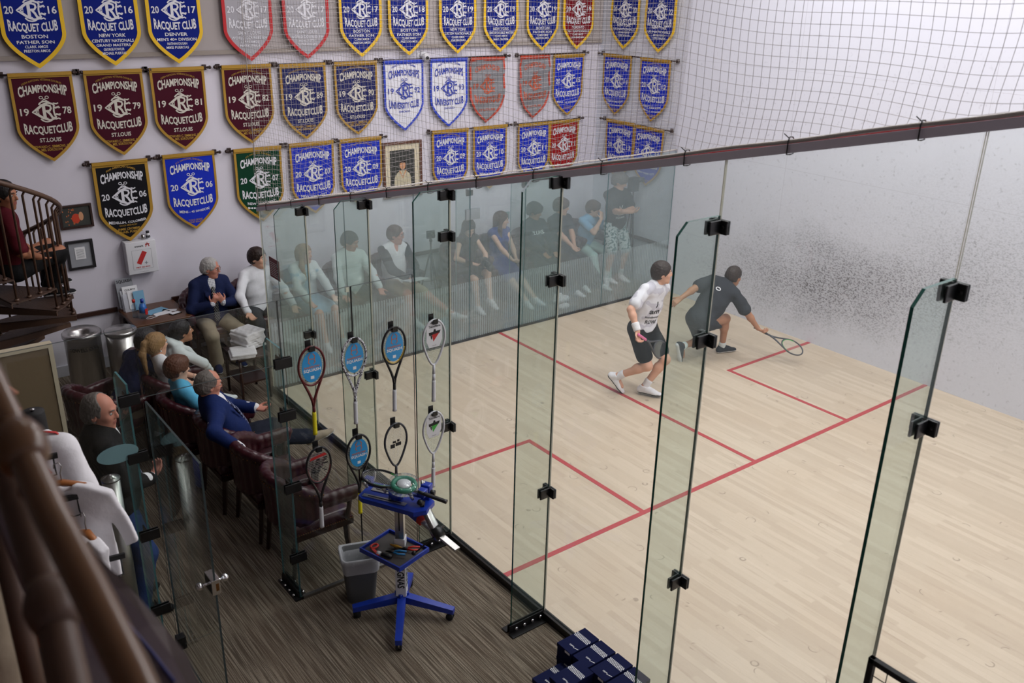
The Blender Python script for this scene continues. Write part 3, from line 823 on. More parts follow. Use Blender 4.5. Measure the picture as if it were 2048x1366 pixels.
TOP = [(-1.555, '2016', 'royal', 'yellow', top('BOSTON', 'FATHER SON', 'CLARK AMOS', 'PRESTON AMOS'), 'royal blue top row banner reading 2016 BOSTON, leftmost of all'),
       (-.80, '2016', 'royal', 'yellow', top('NEW YORK', 'CENTURY NATIONALS', 'GEORGE FOWLER', 'MICHAEL PUERTAS', 'GRAND MASTERS'), 'royal blue top row banner reading 2016 NEW YORK GRAND MASTERS'),
       (-.12, '2017', 'royal', 'yellow', top('DENVER', "MEN'S 40+ DIVISION", 'NATHAN DUGAN', 'MIKE PUERTAS'), 'royal blue top row banner reading 2017 DENVER'),
       (.725, '2017', 'silver', 'red', top('SAINT LOUIS', 'WORLD DOUBLES 60+', 'CLARK AMOS', 'MARK PRICE'), 'silver grey banner with red edging reading WORLD DOUBLES 60'),
       (1.456, '2017', 'silver', 'red', top('SAINT LOUIS', 'WORLD DOUBLES 30+', 'MICHAEL PUERTAS', 'NATHAN DUGAN'), 'silver grey banner with red edging reading WORLD DOUBLES 30'),
       (2.20, '2017', 'royal', 'yellow', top('BOSTON', 'FATHER SON', 'CLARK AMOS', 'PRESTON AMOS'), 'royal blue top row banner reading 2017 BOSTON'),
       (2.893, '2018', 'royal', 'yellow', top('BOSTON', 'FATHER SON', 'CLARK AMOS', 'PRESTON AMOS'), 'royal blue top row banner reading 2018 BOSTON'),
       (3.67, '2019', 'royal', 'yellow', top('NEW YORK', 'US 70+ NATIONALS', 'CLARK AMOS', 'JOHN BRAZILIAN'), 'royal blue top row banner reading US 70+ NATIONALS'),
       (4.395, '2019', 'royal', 'yellow', top('NEW YORK', 'CENTURY DOUBLES MASTERS', 'CLARK AMOS', 'MAT ZILTEN'), 'royal blue top row banner reading CENTURY DOUBLES MASTERS'),
       (5.15, '2019', 'royal', 'yellow', top('BOSTON', 'FATHER SON', 'CLARK AMOS', 'PRESTON AMOS'), 'royal blue top row banner reading 2019 BOSTON'),
       (5.83, '2019', 'darkred', 'yellow', top('TORONTO', '70+ NATIONALS', 'CLARK AMOS', 'JOHN BRAZILIAN'), 'dark red top row banner reading 2019 TORONTO')]
for i, (x, yr, cl_, bd, ls, lb) in enumerate(TOP):
    b = banner(x, 4.47, .60, 1.02, cl_, bd, 'white', [(t, v+.034, wd, h_, a_, m_) for t, v, wd, h_, a_, m_ in ls], lb, G1, year=yr, bw=.038, small='white', cl='RACQUET CLUB', seed=40+i, k=.66)
for i, (y, yr, city) in enumerate(((1.20, '2020', 'NEW YORK'), (.484, '2022', 'NEW YORK'))):
    banner(y, 4.48, .60, 1.01, 'royal', 'yellow', 'white', top(city, 'US NATIONALS', 'MICHAEL PUERTAS', 'CHRIS WALKER') , f'royal blue top row banner on the side wall reading {yr}', G1, side=True, year=yr, bw=.038, small='white', cl='RACQUET CLUB', seed=60+i, k=.66)
# rods
def rod(a, b, z, side, label, group):
    y = YB-.055-(.045 if z > 4 and not side else 0)
    P = (lambda t, d=0: V((XR-.055+d, t, z))) if side else (lambda t, d=0: V((t, y+d, z)))
    mb = MB(); mb.cyl(P(a), P(b), .011, n=8)
    o = mb.build('banner_rod', 'banner_rod')
    for t, s in ((a, -1), (b, 1)):
        m = MB(); rr = Matrix.Rotation(PI/2, 3, 'X' if side else 'Y')
        m.sphere(P(t+s*.035), .020, 8, 6); m.sphere(P(t+s*.012), .015, 8, 6)
        m.bar(P(t-s*.015), P(t-s*.015, .055), .014, .014, up=(0, 0, 1)); m.box(*(lambda c: (c-V((.02, .02, .03)), c+V((.02, .02, .03))))(P(t-s*.015, .045)))
        m.build('finial', 'banner_rod', o)
    return tag(o, label, 'rod', group)
gl = 'wooden banner rods'
for a, b in ((-1.93, -1.19), (-1.2, -.47), (-.49, .2), (.33, 1.02), (1.04, 1.74), (1.77, 2.46), (2.5, 3.17), (3.2, 4.56), (4.74, 6.07)):
    rod(a, b, 3.392, False, 'dark rod with round finials holding middle row banners on the back wall', gl)
for a, b in ((-1.24, -.55), (-.47, .22), (.37, 1.07), (1.1, 1.79), (1.8, 2.5), (3.22, 4.62), (4.74, 6.03)):
    rod(a, b, 2.418, False, 'dark rod with round finials holding bottom row banners on the back wall', gl)
for a, b in ((-1.9, -.45), (-.46, 1.8), (1.85, 3.25), (3.32, 4.75), (4.8, 6.18)):
    rod(a, b, 4.485, False, 'dark rod holding top row banners on the back wall', gl)
rod(.1, 1.68, 3.38, True, 'dark rod holding middle row banners on the side wall', gl)
rod(.1, 1.56, 2.41, True, 'dark rod holding bottom row banners on the side wall', gl)
rod(.1, 1.56, 4.49, True, 'dark rod holding top row banners on the side wall', gl)
# ------------------------------------------------------------------ people
for n_, c_ in dict(fair=(214, 164, 138), rosy=(206, 140, 120), olive=(176, 126, 96), tan=(168, 112, 84), pale=(222, 178, 154)).items():
    pmat('skin_'+n_, srgb(*c_), .5, spec=.35, noise=.05, nscale=22)
pmat('lip', srgb(160, 90, 82), .5)
for n_, c_ in dict(black=(22, 18, 18), dark=(44, 30, 24), brown=(74, 46, 30), auburn=(88, 50, 32), blonde=(150, 116, 76), grey=(176, 172, 168), ash=(104, 96, 92)).items():
    pmat('hair_'+n_, srgb(*c_), .55, spec=.4, noise=.3, nscale=60, bump=.5, bscale=90, stretch=(1, 1, .25))
for n_, c_ in dict(white=(230, 230, 234), offwhite=(214, 222, 222), navy=(24, 34, 72), blue=(14, 34, 86), sky=(92, 176, 214), skyp=(128, 178, 214), black=(20, 20, 22), charcoal=(44, 46, 52), khaki=(170, 156, 134),
                   darkgrey=(52, 54, 58), maroon=(86, 16, 28), slate=(70, 76, 84), denim=(36, 60, 110), dress=(30, 54, 132), pastel=(150, 186, 206), mint=(176, 206, 200), deep=(26, 30, 44)).items():
    pmat('fabric_'+n_, srgb(*c_), .85, spec=.25, noise=.06, nscale=10, bump=.25, bscale=40)
def tattersall():
    g = NT('fabric_check'); tc = g.n('ShaderNodeTexCoord'); sp = g.n('ShaderNodeSeparateXYZ'); g.l(tc.outputs['Object'], sp.inputs[0])
    def st(o, per, w): return g.math('LESS_THAN', g.math('MODULO', g.math('ADD', o, 10), per), w)
    f = g.math('MAXIMUM', st(sp.outputs[0], .018, .003), st(sp.outputs[2], .018, .003))
    c = g.mix(f, srgb(226, 226, 230), srgb(110, 112, 130)); p = g.n('ShaderNodeBsdfPrincipled'); p.inputs['Roughness'].default_value = .85
    g.l(c, p.inputs['Base Color']); g.l(p.outputs[0], g.out.inputs[0])
def striped(name, c1, c2, per, w, axis=(1, 0, 1)):
    g = NT(name); tc = g.n('ShaderNodeTexCoord'); mp = g.n('ShaderNodeVectorMath', _operation='DOT_PRODUCT'); g.l(tc.outputs['Object'], mp.inputs[0]); mp.inputs[1].default_value = axis
    f = g.math('LESS_THAN', g.math('MODULO', g.math('ADD', mp.outputs['Value'], 10), per), w)
    p = g.n('ShaderNodeBsdfPrincipled'); p.inputs['Roughness'].default_value = .8
    g.l(g.mix(f, srgb(*c1), srgb(*c2)), p.inputs['Base Color']); g.l(p.outputs[0], g.out.inputs[0])
def patterned(name, c1, c2, sc):
    g = NT(name); tc = g.n('ShaderNodeTexCoord'); n = g.n('ShaderNodeTexNoise'); n.inputs['Scale'].default_value = sc; n.inputs['Detail'].default_value = 1; g.l(tc.outputs['Object'], n.inputs[0])
    f = g.math('GREATER_THAN', n.outputs[0], .55); p = g.n('ShaderNodeBsdfPrincipled'); p.inputs['Roughness'].default_value = .85
    g.l(g.mix(f, srgb(*c1), srgb(*c2)), p.inputs['Base Color']); g.l(p.outputs[0], g.out.inputs[0])
tattersall(); striped('tie_stripe', (24, 24, 30), (196, 196, 190), .022, .004, (1, 0, .8)); striped('tie_dots', (24, 30, 70), (170, 180, 210), .03, .006, (1, .3, 1))
patterned('fabric_floral', (196, 206, 206), (84, 120, 124), 26); patterned('fabric_sweat', (222, 222, 228), (196, 194, 204), 9); patterned('sock_stripe', (120, 160, 210), (20, 40, 110), 40)
pmat('eye_white', srgb(206, 200, 196), .3); pmat('iris', srgb(34, 24, 20), .3)
A = np.array
def nz(v): v = A(v, float); return v/(np.linalg.norm(v)+1e-9)
def ik(a, c, l1, l2, hint):
    a, c = A(a, float), A(c, float); d = c-a; L = np.linalg.norm(d); u = d/(L+1e-9)
    if L > (l1+l2)*.995: L = (l1+l2)*.995; c = a+u*L
    h = A(hint, float); h = h-u*(h@u); h = nz(h)
    x = (l1*l1-l2*l2+L*L)/(2*L); y = math.sqrt(max(l1*l1-x*x, 0))
    return a+u*x+h*y, c
def rotz(a): c, s = math.cos(a), math.sin(a); return A([[c, -s, 0], [s, c, 0], [0, 0, 1]])
def rotx(a): c, s = math.cos(a), math.sin(a); return A([[1, 0, 0], [0, c, -s], [0, s, c]])
def roty(a): c, s = math.cos(a), math.sin(a); return A([[c, 0, s], [0, 1, 0], [-s, 0, c]])
D2 = PI/180
class Fig:
    """joints in the figure's own frame: x right, y forward, z up"""
    def __init__(s, loc, yaw, label, pelvis=(0, 0, .55), neck=None, lean=(0, 0), syaw=0, head=(0, 0, 0), hands=None, feet=None, knee=((-.25, 1, .6), (.25, 1, .6)), elbow=((-1, -.6, -.3), (1, -.6, -.3)),
                 h=1.78, build=1.0, skin='fair', hair=('short', 'dark'), res=.008, legs=True, curl=.5, handdir=None, toe=None, female=False, belly=0, neckfwd=0, footpitch=(0, 0)):
        k = h/1.78; s.k = k; s.b = build; s.res = res; s.skin = skin; s.female = female; s.belly = belly
        s.root = empty('person', (loc[0], loc[1], loc[2] if len(loc) > 2 else 0), label, 'person', None, yaw*D2)
        s.P = A(pelvis, float)
        sp = nz((lean[0], lean[1], 1)); s.S = sp
        s.N = s.P+sp*.50*k if neck is None else A(neck, float)
        s.S = nz(s.N-s.P)
        s.X = rotz(syaw*D2)@A([1, 0, 0]); s.X = nz(s.X-s.S*(s.X@s.S)); s.F = np.cross(s.S, s.X)
        s.XP = A([1, 0, 0.]); s.FP = A([0, 1., 0])
        sw = (.142 if female else .165)*k*(.6+.4*build)
        s.sh = [s.N-s.S*.045*k+sg*s.X*sw for sg in (-1, 1)]
        s.R = rotz((syaw+head[0])*D2)@rotx(head[1]*D2)@roty(head[2]*D2)
        s.Hc = s.N+nz(s.S*.7+A([0, 0, .3])+s.R[:, 1]*(.22+neckfwd))*.150*k
        s.H = s.Hc
        hands = hands or ((-.15, .3, .62), (.15, .3, .62))
        s.el = []; s.wr = []
        for i in (0, 1):
            e, w_ = ik(s.sh[i], hands[i], .295*k, .255*k, elbow[i]); s.el.append(e); s.wr.append(w_)
        hw = .095*k; s.hip = [s.P+A([sg*hw, 0, -.02*k]) for sg in (-1, 1)]
        feet = feet or ((-.13, .46, .085), (.13, .46, .085)); s.kn = []; s.an = []
        for i in (0, 1):
            e, w_ = ik(s.hip[i], feet[i], .435*k, .415*k, knee[i]); s.kn.append(e); s.an.append(w_)
        s.toe = [nz(t) for t in (toe or ((-.2, 1, 0), (.2, 1, 0)))]
        s.hd = [nz(s.wr[i]-s.el[i]) if not handdir or handdir[i] is None else nz(handdir[i][:3]) for i in (0, 1)]
        s.curl = curl if isinstance(curl, tuple) else (curl, curl)
        s.grip = [None, None]
        J = np.array([s.P, s.N, s.H, *s.el, *s.wr, *s.kn, *s.an]); s.lo = J.min(0)-.26; s.hi = J.max(0)+.26
        s.body(); s.hair(*hair)
    # primitives ------------------------------------------------------
    def torso(s, f, g=0, low=True):
        k, b = s.k, s.b
        P, N, S_, F = s.P, s.N, s.S, s.F; L = np.linalg.norm(N-P)
        sp = lambda t: P+(N-P)*t
        f.ell(P+S_*.0, (.165*k*b, .118*k*b, .115*k), np.stack([s.XP, s.FP, A([0, 0, 1.])], 1), .04, grow=g)
        wa = .122 if s.female else .140
        f.cone(sp(.12), sp(.5), .145*k*b, wa*k*b+.01, .05, .70, F, grow=g)
        f.cone(sp(.45), sp(.80), (wa+.012)*k*b, .150*k*b*(.92 if s.female else 1), .05, .66, F, grow=g)
        f.cone(s.sh[0]+s.X*.05-S_*.02, s.sh[1]-s.X*.05-S_*.02, .062*k, .062*k, .04, .95, F, grow=g)
        for i in (0, 1): f.cone(N+S_*.012+s.X*(-.02, .02)[i], s.sh[i]+S_*.004, .044*k, .046*k, .02, grow=g)
        if s.belly: f.ell(sp(.25)+F*.05*s.belly, A([.15, .13, .15])*k*(.7+.3*s.belly), np.stack([s.X, F, S_], 1), .05, grow=g)
        if s.female:
            for sg in (-1, 1): f.ell(sp(.68)+F*.075+s.X*sg*.065, (.055*k,)*3, None, .03, grow=g)
    def arm(s, f, i, t=1.0, g=0, g2=None, flare=0):
        k, b = s.k, .75+.25*s.b; g2 = g if g2 is None else g2; fm = .88 if s.female else 1
        a, e, w_ = s.sh[i], s.el[i], s.wr[i]
        if t <= .5:
            q = a+(e-a)*t*2; f.cone(a, q, .050*k*b*fm+g, .045*k*b*fm+g+flare, .02)
        else:
            f.cone(a, e, .050*k*b*fm+g, .041*k*b*fm+g, .02)
            tt = (t-.5)*2; q = e+(w_-e)*tt; f.cone(e, q, .043*k*b*fm+g, (.043+(.028-.043)*tt)*k*b*fm+g2+flare, .02)
            if g < .005: f.ell(e+(w_-e)*.28, (.042*k*b*fm,)*3, None, .03)
    def leg(s, f, i, t=1.0, g=0, g2=None):
        k, b = s.k, .7+.3*s.b; a, e, w_ = s.hip[i], s.kn[i], s.an[i]; g2 = g if g2 is None else g2
        if t <= .5: q = a+(e-a)*t*2; f.cone(a, q, .086*k*b+g, (.086-.056*t)*k*b+g2, .04)
        else:
            f.cone(a, e, .086*k*b+g, .057*k*b+g, .04)
            tt = (t-.5)*2; q = e+(w_-e)*tt
            f.cone(e, q, .055*k*b+g, (.055-.019*tt)*k*b+g2, .03)
            if g < .01 and t == 1:
                back = nz(np.cross(nz(w_-e), np.cross(nz(w_-e), nz(e-a)))) if np.linalg.norm(np.cross(w_-e, e-a)) > 1e-3 else -s.F
                f.ell(e+(w_-e)*.30-back*(-.014)*k, (.052*k*b,)*3, None, .04)
    def hp(s, x, y, z): return s.H+s.R@(A([x, y, z])*s.k*1.07)
    def head(s, f, g=0):
        k = s.k; R = s.R; E = lambda c, r, kk=.015, op='u': f.ell(s.hp(*c), A(r)*k*1.07, R, kk*k, op, g)
        w_ = .94 if s.female else 1
        E((0, -.012, .036), (.077*w_, .096, .086)); E((0, .026, -.026), (.060*w_, .064, .086), .03); E((0, .034, -.076), (.047*w_, .046, .034), .025); E((0, .068, -.100), (.020, .016, .016), .02)
        for sg in (-1, 1):
            E((sg*.040*w_, .056, -.018), (.020, .022, .022), .02)
            E((sg*.078*w_, -.008, -.004), (.009, .019, .031), .008); E((sg*.083*w_, -.006, .0), (.005, .009, .014), .004, 's')
        f.cone(s.hp(-.028, .080, .030), s.hp(.028, .080, .030), .012*k, .012*k, .014)
        f.cone(s.hp(0, .086, .022), s.hp(0, .104, -.020), .008*k, .0125*k, .010)
        for sg in (-1, 1): f.cone(s.hp(sg*.009, .094, -.024), s.hp(sg*.011, .093, -.025), .0075*k, .0075*k, .006)
        for sg in (-1, 1): E((sg*.031, .096, .009), (.017, .016, .009), .010, 's')
        f.cone(s.hp(-.017, .083, -.053), s.hp(.017, .083, -.053), .0072*k, .0072*k, .006); f.cone(s.hp(-.014, .082, -.063), s.hp(.014, .082, -.063), .008*k, .008*k, .005)
    def hand(s, f, i):
        k = s.k*(.92 if s.female else 1); w_, d = s.wr[i], s.hd[i]
        pn = getattr(s, 'pn', None)
        n = nz(np.cross(d, s.X)) if pn is None or pn[i] is None else A(pn[i], float)     # back of the hand
        n = nz(n-d*(n@d)); side = np.cross(d, n)*(1 if i == 0 else -1)                    # towards the thumb
        p1 = w_+d*.088*k
        for u in (-.022, 0, .022): f.cone(w_+d*.012*k+side*u*.7*k, p1+side*u*k, .018*k, .018*k, .016, .75, n)
        c = s.curl[i]
        for q, (u, L) in enumerate(((.030, .072), (.010, .080), (-.010, .075), (-.029, .060))):
            a = p1+side*u*k-d*.004*k; dd = d.copy(); r = .0092*k
            for m, fr in enumerate((.46, .30, .24)):
                th = c*(.55+.45*m)*1.25+.06*q*c; dd = nz(dd*math.cos(th)-n*math.sin(th)); nn = nz(n-dd*(n@dd))
                b_ = a+(dd+side*.03*(1.5-q)*(1-c))*L*fr*k; f.cone(a, b_, r, r*.9, .004); a = b_; r *= .92
                n_ = nn
        a = w_+d*.022*k+side*.028*k; m1 = nz(d*.62+side*.72-n*.35*(.4+c)); b_ = a+m1*.042*k; f.cone(a, b_, .0125*k, .0105*k, .012)
        m2 = nz(d*.85+side*.25-n*.5*(.3+c)); f.cone(b_, b_+m2*.034*k, .010*k, .0085*k, .005)
    def body(s):
        f = SDF(s.lo, s.hi, s.res)
        s.torso(f)
        for i in (0, 1): s.arm(f, i); s.leg(f, i)
        for i in (0, 1):
            a = s.an[i]; t = s.toe[i]; f.cone(a, a+t*.10*s.k-A([0, 0, .045*s.k]), .036*s.k, .030*s.k, .02)
        f.cone(s.hp(0, -.018, -.055), s.N-s.S*.03, .055*s.k*(.86 if s.female else .98), .060*s.k, .03)
        s.head(f)
        for i in (0, 1): s.hand(f, i)
        vs, F = f.mesh()
        c = vs[F].mean(1); q = (c-s.H)@s.R/s.k
        lip = (q[:, 1] > .078) & (q[:, 2] < -.047) & (q[:, 2] > -.070) & (np.abs(q[:, 0]) < .024)
        s.mesh = mesh_np('body', vs, F, ['skin_'+s.skin, 'lip'], s.root, lip.astype(int))
        mb = MB(); Rm = Matrix(s.R.tolist())
        for sg in (-1, 1):
            mb.sphere(s.hp(sg*.031, .0755, .010), .0120*s.k, 10, 8, mi=0)
            mb.sphere(s.hp(sg*.031, .0815, .010), .0072*s.k, 8, 6, mi=1)
        mb.build('eyes', ['eye_white', 'iris'], s.root)
    def hair(s, style, col):
        k = s.k; R = s.R; w_ = .94 if s.female else 1
        f = SDF(s.H-.22*k, s.H+.2*k, s.res*.8) if style not in ('long', 'ponytail') else SDF(s.H-A([.22, .22, .42])*k, s.H+.2*k, s.res*.8)
        g = dict(short=.013, crew=.007, thick=.024, wavy=.020, bald=.005, receding=.007, long=.014, ponytail=.009, mop=.026, balding=.006)[style]*k
        E = lambda c, r, kk=.012, op='u', gg=0: f.ell(s.hp(*c), A(r)*k*1.07, R, kk, op, gg)
        E((0, -.012, .036), (.077*w_, .096, .086), gg=g)
        if style not in ('bald', 'balding', 'receding'): E((0, -.03, .0), (.078*w_, .082, .085), .02, gg=g*.7)
        else: E((0, -.035, -.01), (.078*w_, .078, .075), .02, gg=g)
        cut = lambda p, n: f.cut(s.hp(*p), s.R@A(n, float))
        if style in ('bald',): cut((0, 0, .045), (0, .35, 1)); cut((0, .028, 0), (0, 1, 0))
        elif style == 'balding': cut((0, .02, .085), (0, .8, .6)); cut((0, .03, 0), (0, 1, -.15)); E((0, .06, .12), (.05, .06, .05), .01, 's')
        elif style == 'receding': cut((0, .062, .085), (0, 1, .35)); cut((0, .075, .0), (0, 1, 0))
        lowf = {'thick': .030, 'mop': .012, 'wavy': .034}.get(style, .052)
        # remove the face side: below the hair line in front, round the ears at the sides
        f.cone(s.hp(0, .155, -.11), s.hp(0, .110, lowf-.065), .092*k, .084*k, .006, op='s')
        f.cone(s.hp(0, .13, -.10), s.hp(0, .10, lowf-.05), .070*k, .060*k, .006, op='s')
        E((0, .07, -.06), (.1, .062, .075), .01, 's')
        if style not in ('long', 'ponytail'):
            cut((0, -.06, -.062), (0, .25, -1))
            for sg in (-1, 1): E((sg*.095, .012, -.035), (.04, .034, .040), .006, 's')
        if style in ('mop', 'thick'): E((.0, .062, .085), (.062, .040, .032), .02); E((-.03, .066, .072), (.03, .03, .02), .02)
        if style == 'long':
            for sg in (-1, 1):
                f.cone(s.hp(sg*.066, -.01, .02), s.hp(sg*.085, .01, -.13), .030*k, .034*k, .03); f.cone(s.hp(sg*.085, .01, -.13), s.hp(sg*.075, .045, -.30), .034*k, .022*k, .03)
            f.cone(s.hp(0, -.075, .0), s.hp(0, -.085, -.24), .075*k, .06*k, .04, .5, s.R[:, 1])
        if style == 'ponytail':
            cut((0, -.0, -.06), (0, .6, -1)); f.ell(s.hp(0, -.115, .045), A([.03]*3)*k, None, .02)
            f.cone(s.hp(0, -.125, .04), s.hp(0, -.15, -.06), .026*k, .034*k, .02); f.cone(s.hp(0, -.15, -.06), s.hp(0, -.12, -.26), .034*k, .016*k, .02)
        f.wrinkle(.004*k if style in ('wavy', 'mop', 'thick', 'long') else .0030*k, 110, 3)
        vs, F = f.mesh()
        if len(F): mesh_np('hair', vs, F, 'hair_'+col, s.root)
        mb = MB()
        for sg in (-1, 1): mb.tube([s.hp(sg*.014, .094, .030), s.hp(sg*.030, .093, .036), s.hp(sg*.047, .080, .031)], [.0035*k, .0045*k, .002*k], 6)
        mb.build('eyebrows', 'hair_'+(col if col != 'grey' else 'ash'), s.root)
    # clothes ---------------------------------------------------------
    def emit(s, name, f, mat, mi=None):
        vs, F = f.mesh()
        return mesh_np(name, vs, F, mat, s.root)
    def top(s, name, mat, sleeve=.3, g=.013, collar=0, hem=-.12, fold=.004, flare=.012, vneck=0, hood=False, seed=1, cut=None, sleevemat=None, cuff=0):
        f = SDF(s.lo, s.hi, s.res*1.15)
        s.torso(f, g)
        if sleeve > 0 and not sleevemat:
            for i in (0, 1): s.arm(f, i, sleeve, g, g*.9, flare if sleeve < .6 else .004)
        if sleeve == 0:
            for i in (0, 1): f.cone(s.sh[i]+s.X*(.06, -.06)[i], s.sh[i], .06*s.k+g, .045*s.k+g, .02)
        f.cut(s.P+A([0, 0, hem*s.k]), (0, 0, -1))
        f.wrinkle(fold, 26, seed)
        if collar: f.cone(s.N-s.S*.015, s.N+s.S*(.028*collar)*s.k+s.R[:, 1]*.006, .068*s.k, .066*s.k, .006)
        if hood: f.ell(s.N-s.F*.07+s.S*.01, (.10, .07, .05), np.stack([s.X, s.F, s.S], 1), .03)
        if vneck: f.cone(s.N+s.F*.10+s.S*.02, s.N+s.F*.125-s.S*vneck, .045, .010, .008, op='s')
        s.shirt = s.emit(name, f, mat)
        if sleevemat:
            f = SDF(s.lo, s.hi, s.res*1.15)
            for i in (0, 1): s.arm(f, i, sleeve, g+.002, g*.9, .004)
            f.wrinkle(fold, 30, seed+5); s.emit('sleeves', f, sleevemat)
        return s.shirt
    def jacket(s, mat, g=.030, vdepth=.30, seed=2, hem=-.20, openw=.05):
        f = SDF(s.lo, s.hi, s.res*1.15); s.torso(f, g)
        for i in (0, 1): s.arm(f, i, .96, .020, .020, .0)
        f.cone(s.P, s.P+A([0, -.03, -.1]), .15*s.b*s.k+g, .15*s.b*s.k+g, .04, .75, s.F)
        f.cut(s.P+A([0, 0, hem*s.k]), (0, 0, -1))
        for i in (0, 1):       # keep the lap clear
            pass
        f.wrinkle(.0045, 20, seed)
        f.cone(s.N-s.S*.03, s.N-s.F*.012+s.S*.008, .080*s.k, .074*s.k, .01)
        top_, bot = s.N+s.F*.13+s.S*.05, s.N+s.F*(.15+.06*s.belly)-s.S*vdepth
        f.cone(top_, bot, openw+.022, .012, .006, op='s'); f.cone(bot, s.P+s.F*.21+s.S*.02, .010, .035, .006, op='s')
        for sg in (-1, 1):
            a = s.N+s.X*sg*.066+s.F*.055-s.S*.005; b_ = s.N+s.X*sg*.075+s.F*.125-s.S*.14; c = s.N+s.X*sg*.012+s.F*(.135+.05*s.belly)-s.S*vdepth
            f.cone(a, b_, .018, .030, .008, .32, s.F); f.cone(b_, c, .028, .010, .008, .32, s.F)
        return s.emit('suit_jacket', f, mat)
    def tie(s, mat, l=.36):
        f = SDF(s.N+A([-.25, -.25, -.55]), s.N+A([.25, .3, .12]), .006)
        r0 = s.N+s.F*.068+s.S*.004; q = [s.N+s.F*(.112)-s.S*.07, s.N+s.F*(.135+.03*s.belly)-s.S*.2, s.N+s.F*(.138+.07*s.belly)-s.S*l]
        f.cone(r0, r0-s.S*.02, .018, .013, .004); f.cone(r0, q[0], .012, .022, .004, .35, s.F); f.cone(q[0], q[1], .024, .032, .004, .3, s.F); f.cone(q[1], q[2], .032, .036, .004, .3, s.F)
        return s.emit('tie', f, mat)
    def legs_(s, name, mat, t=1.0, g=.016, g2=.030, fold=.004, seed=3):
        f = SDF(s.lo, s.hi, s.res*1.15)
        f.ell(s.P, A([.165*s.b, .118*s.b, .115])*s.k, None, .04, grow=g)
        for i in (0, 1): s.leg(f, i, t, g, g2)
        f.cut(s.P+s.S*.10*s.k, s.S)
        f.wrinkle(fold, 24, seed)
        return s.emit(name, f, mat)
    def skirt(s, mat, t=.85):
        f = SDF(s.lo, s.hi, s.res*1.15)
        f.ell(s.P, A([.18, .13, .12])*s.k, None, .04)
        m = [s.hip[i]+(s.kn[i]-s.hip[i])*t for i in (0, 1)]
        for i in (0, 1): f.cone(s.hip[i], m[i], .11, .085, .06)
        f.cone((s.hip[0]+s.hip[1])/2, (m[0]+m[1])/2, .12, .09, .05); f.wrinkle(.006, 28, 4)
        return s.emit('skirt', f, mat)
    def shoes(s, upper, sole='white', name='shoe', gsz=1.0):
        for i in (0, 1):
            k = s.k*gsz; a = s.an[i]; t = s.toe[i]; up = nz(A([0, 0, 1])-t*t[2]); sd = np.cross(t, up)
            f = SDF(a-.3, a+.3, .006)
            heel = a-up*.045*k-t*.040*k; ball = a-up*.052*k+t*.125*k; tip = a-up*.058*k+t*.185*k
            f.cone(heel, a-up*.045*k+t*.05*k, .037*k, .036*k, .02); f.cone(a-up*.045*k+t*.05*k, ball, .036*k, .041*k, .02, .8, up); f.cone(ball, tip, .040*k, .034*k, .02, .72, up)
            f.cone(a+up*.012*k, heel+up*.01, .041*k, .038*k, .02); f.cone(a, a+t*.09*k-up*.03*k, .036*k, .032*k, .03)
            f.cut(a-up*.082*k, -up); f.cut(a+up*.022*k, up)
            vs, F = f.mesh(); c = vs[F].mean(1); z = (c-a)@up
            mesh_np(name, vs, F, [upper, sole], s.root, (z < -.060*k).astype(int))
    def socks(s, mat, t=.80):
        f = SDF(A(s.an).min(0)-.15, A(s.an).max(0)+.25, s.res)
        for i in (0, 1):
            a, e = s.an[i], s.kn[i]; f.cone(a-A([0, 0, .02]), a+(e-a)*(1-t), .042*s.k, .047*s.k, .01)
        return s.emit('socks', f, mat)
    def glasses(s, mat='frame_black'):
        mb = MB()
        for sg in (-1, 1):
            P = [s.hp(sg*(.033+.022*math.cos(t)), .1035-.010*abs(math.cos(t)) if True else 0, .008+.017*math.sin(t)) for t in [2*PI*q/14 for q in range(14)]]
            mb.tube(P, .0022*s.k, 5, closed=True)
            mb.tube([s.hp(sg*.055, .095, .014), s.hp(sg*.080, .05, .014), s.hp(sg*.084, -.01, .010)], .0020*s.k, 5)
        mb.tube([s.hp(-.011, .104, .010), s.hp(.011, .104, .010)], .002*s.k, 5)
        return mb.build('glasses', mat, s.root)
    def chest_text(s, items, mat, name='shirt_print', extra=None, back=False):
        """flat lettering laid on the shirt: items (text, x, z up from the navel, width, height) or (polygon list)"""
        bv = BVHTree.FromPolygons([v.co[:] for v in s.shirt.data.vertices], [tuple(p.vertices) for p in s.shirt.data.polygons])
        F = V((-s.F if back else s.F)); X = V((s.X if back else -s.X)); S_ = V(s.S); O = V(s.P)
        def mf(u, v, d=0):
            o = O+X*u*1.0+S_*v; h = bv.ray_cast(o+F*.5, -F)
            p = h[0] if h[0] else o+F*.12
            return p+F*.003
        mb = MB(); mm = lambda u, v: mf(-u if False else u, v)
        for it in items:
            if isinstance(it[0], str): put_text(mb, it[0], it[1], it[2], it[3], it[4], mm, None, .02)
            else: ribbon(mb, it[0], it[1], lambda a, b: mf(a, b))
        return mb.build(name, mat, s.root)
    def local(s, p):  # world -> figure frame
        q = A(p, float)-A(s.root.location); a = -s.root.rotation_euler.z; return rotz(a)@q
    def world(s, p):
        return rotz(s.root.rotation_euler.z)@A(p, float)+A(s.root.location)
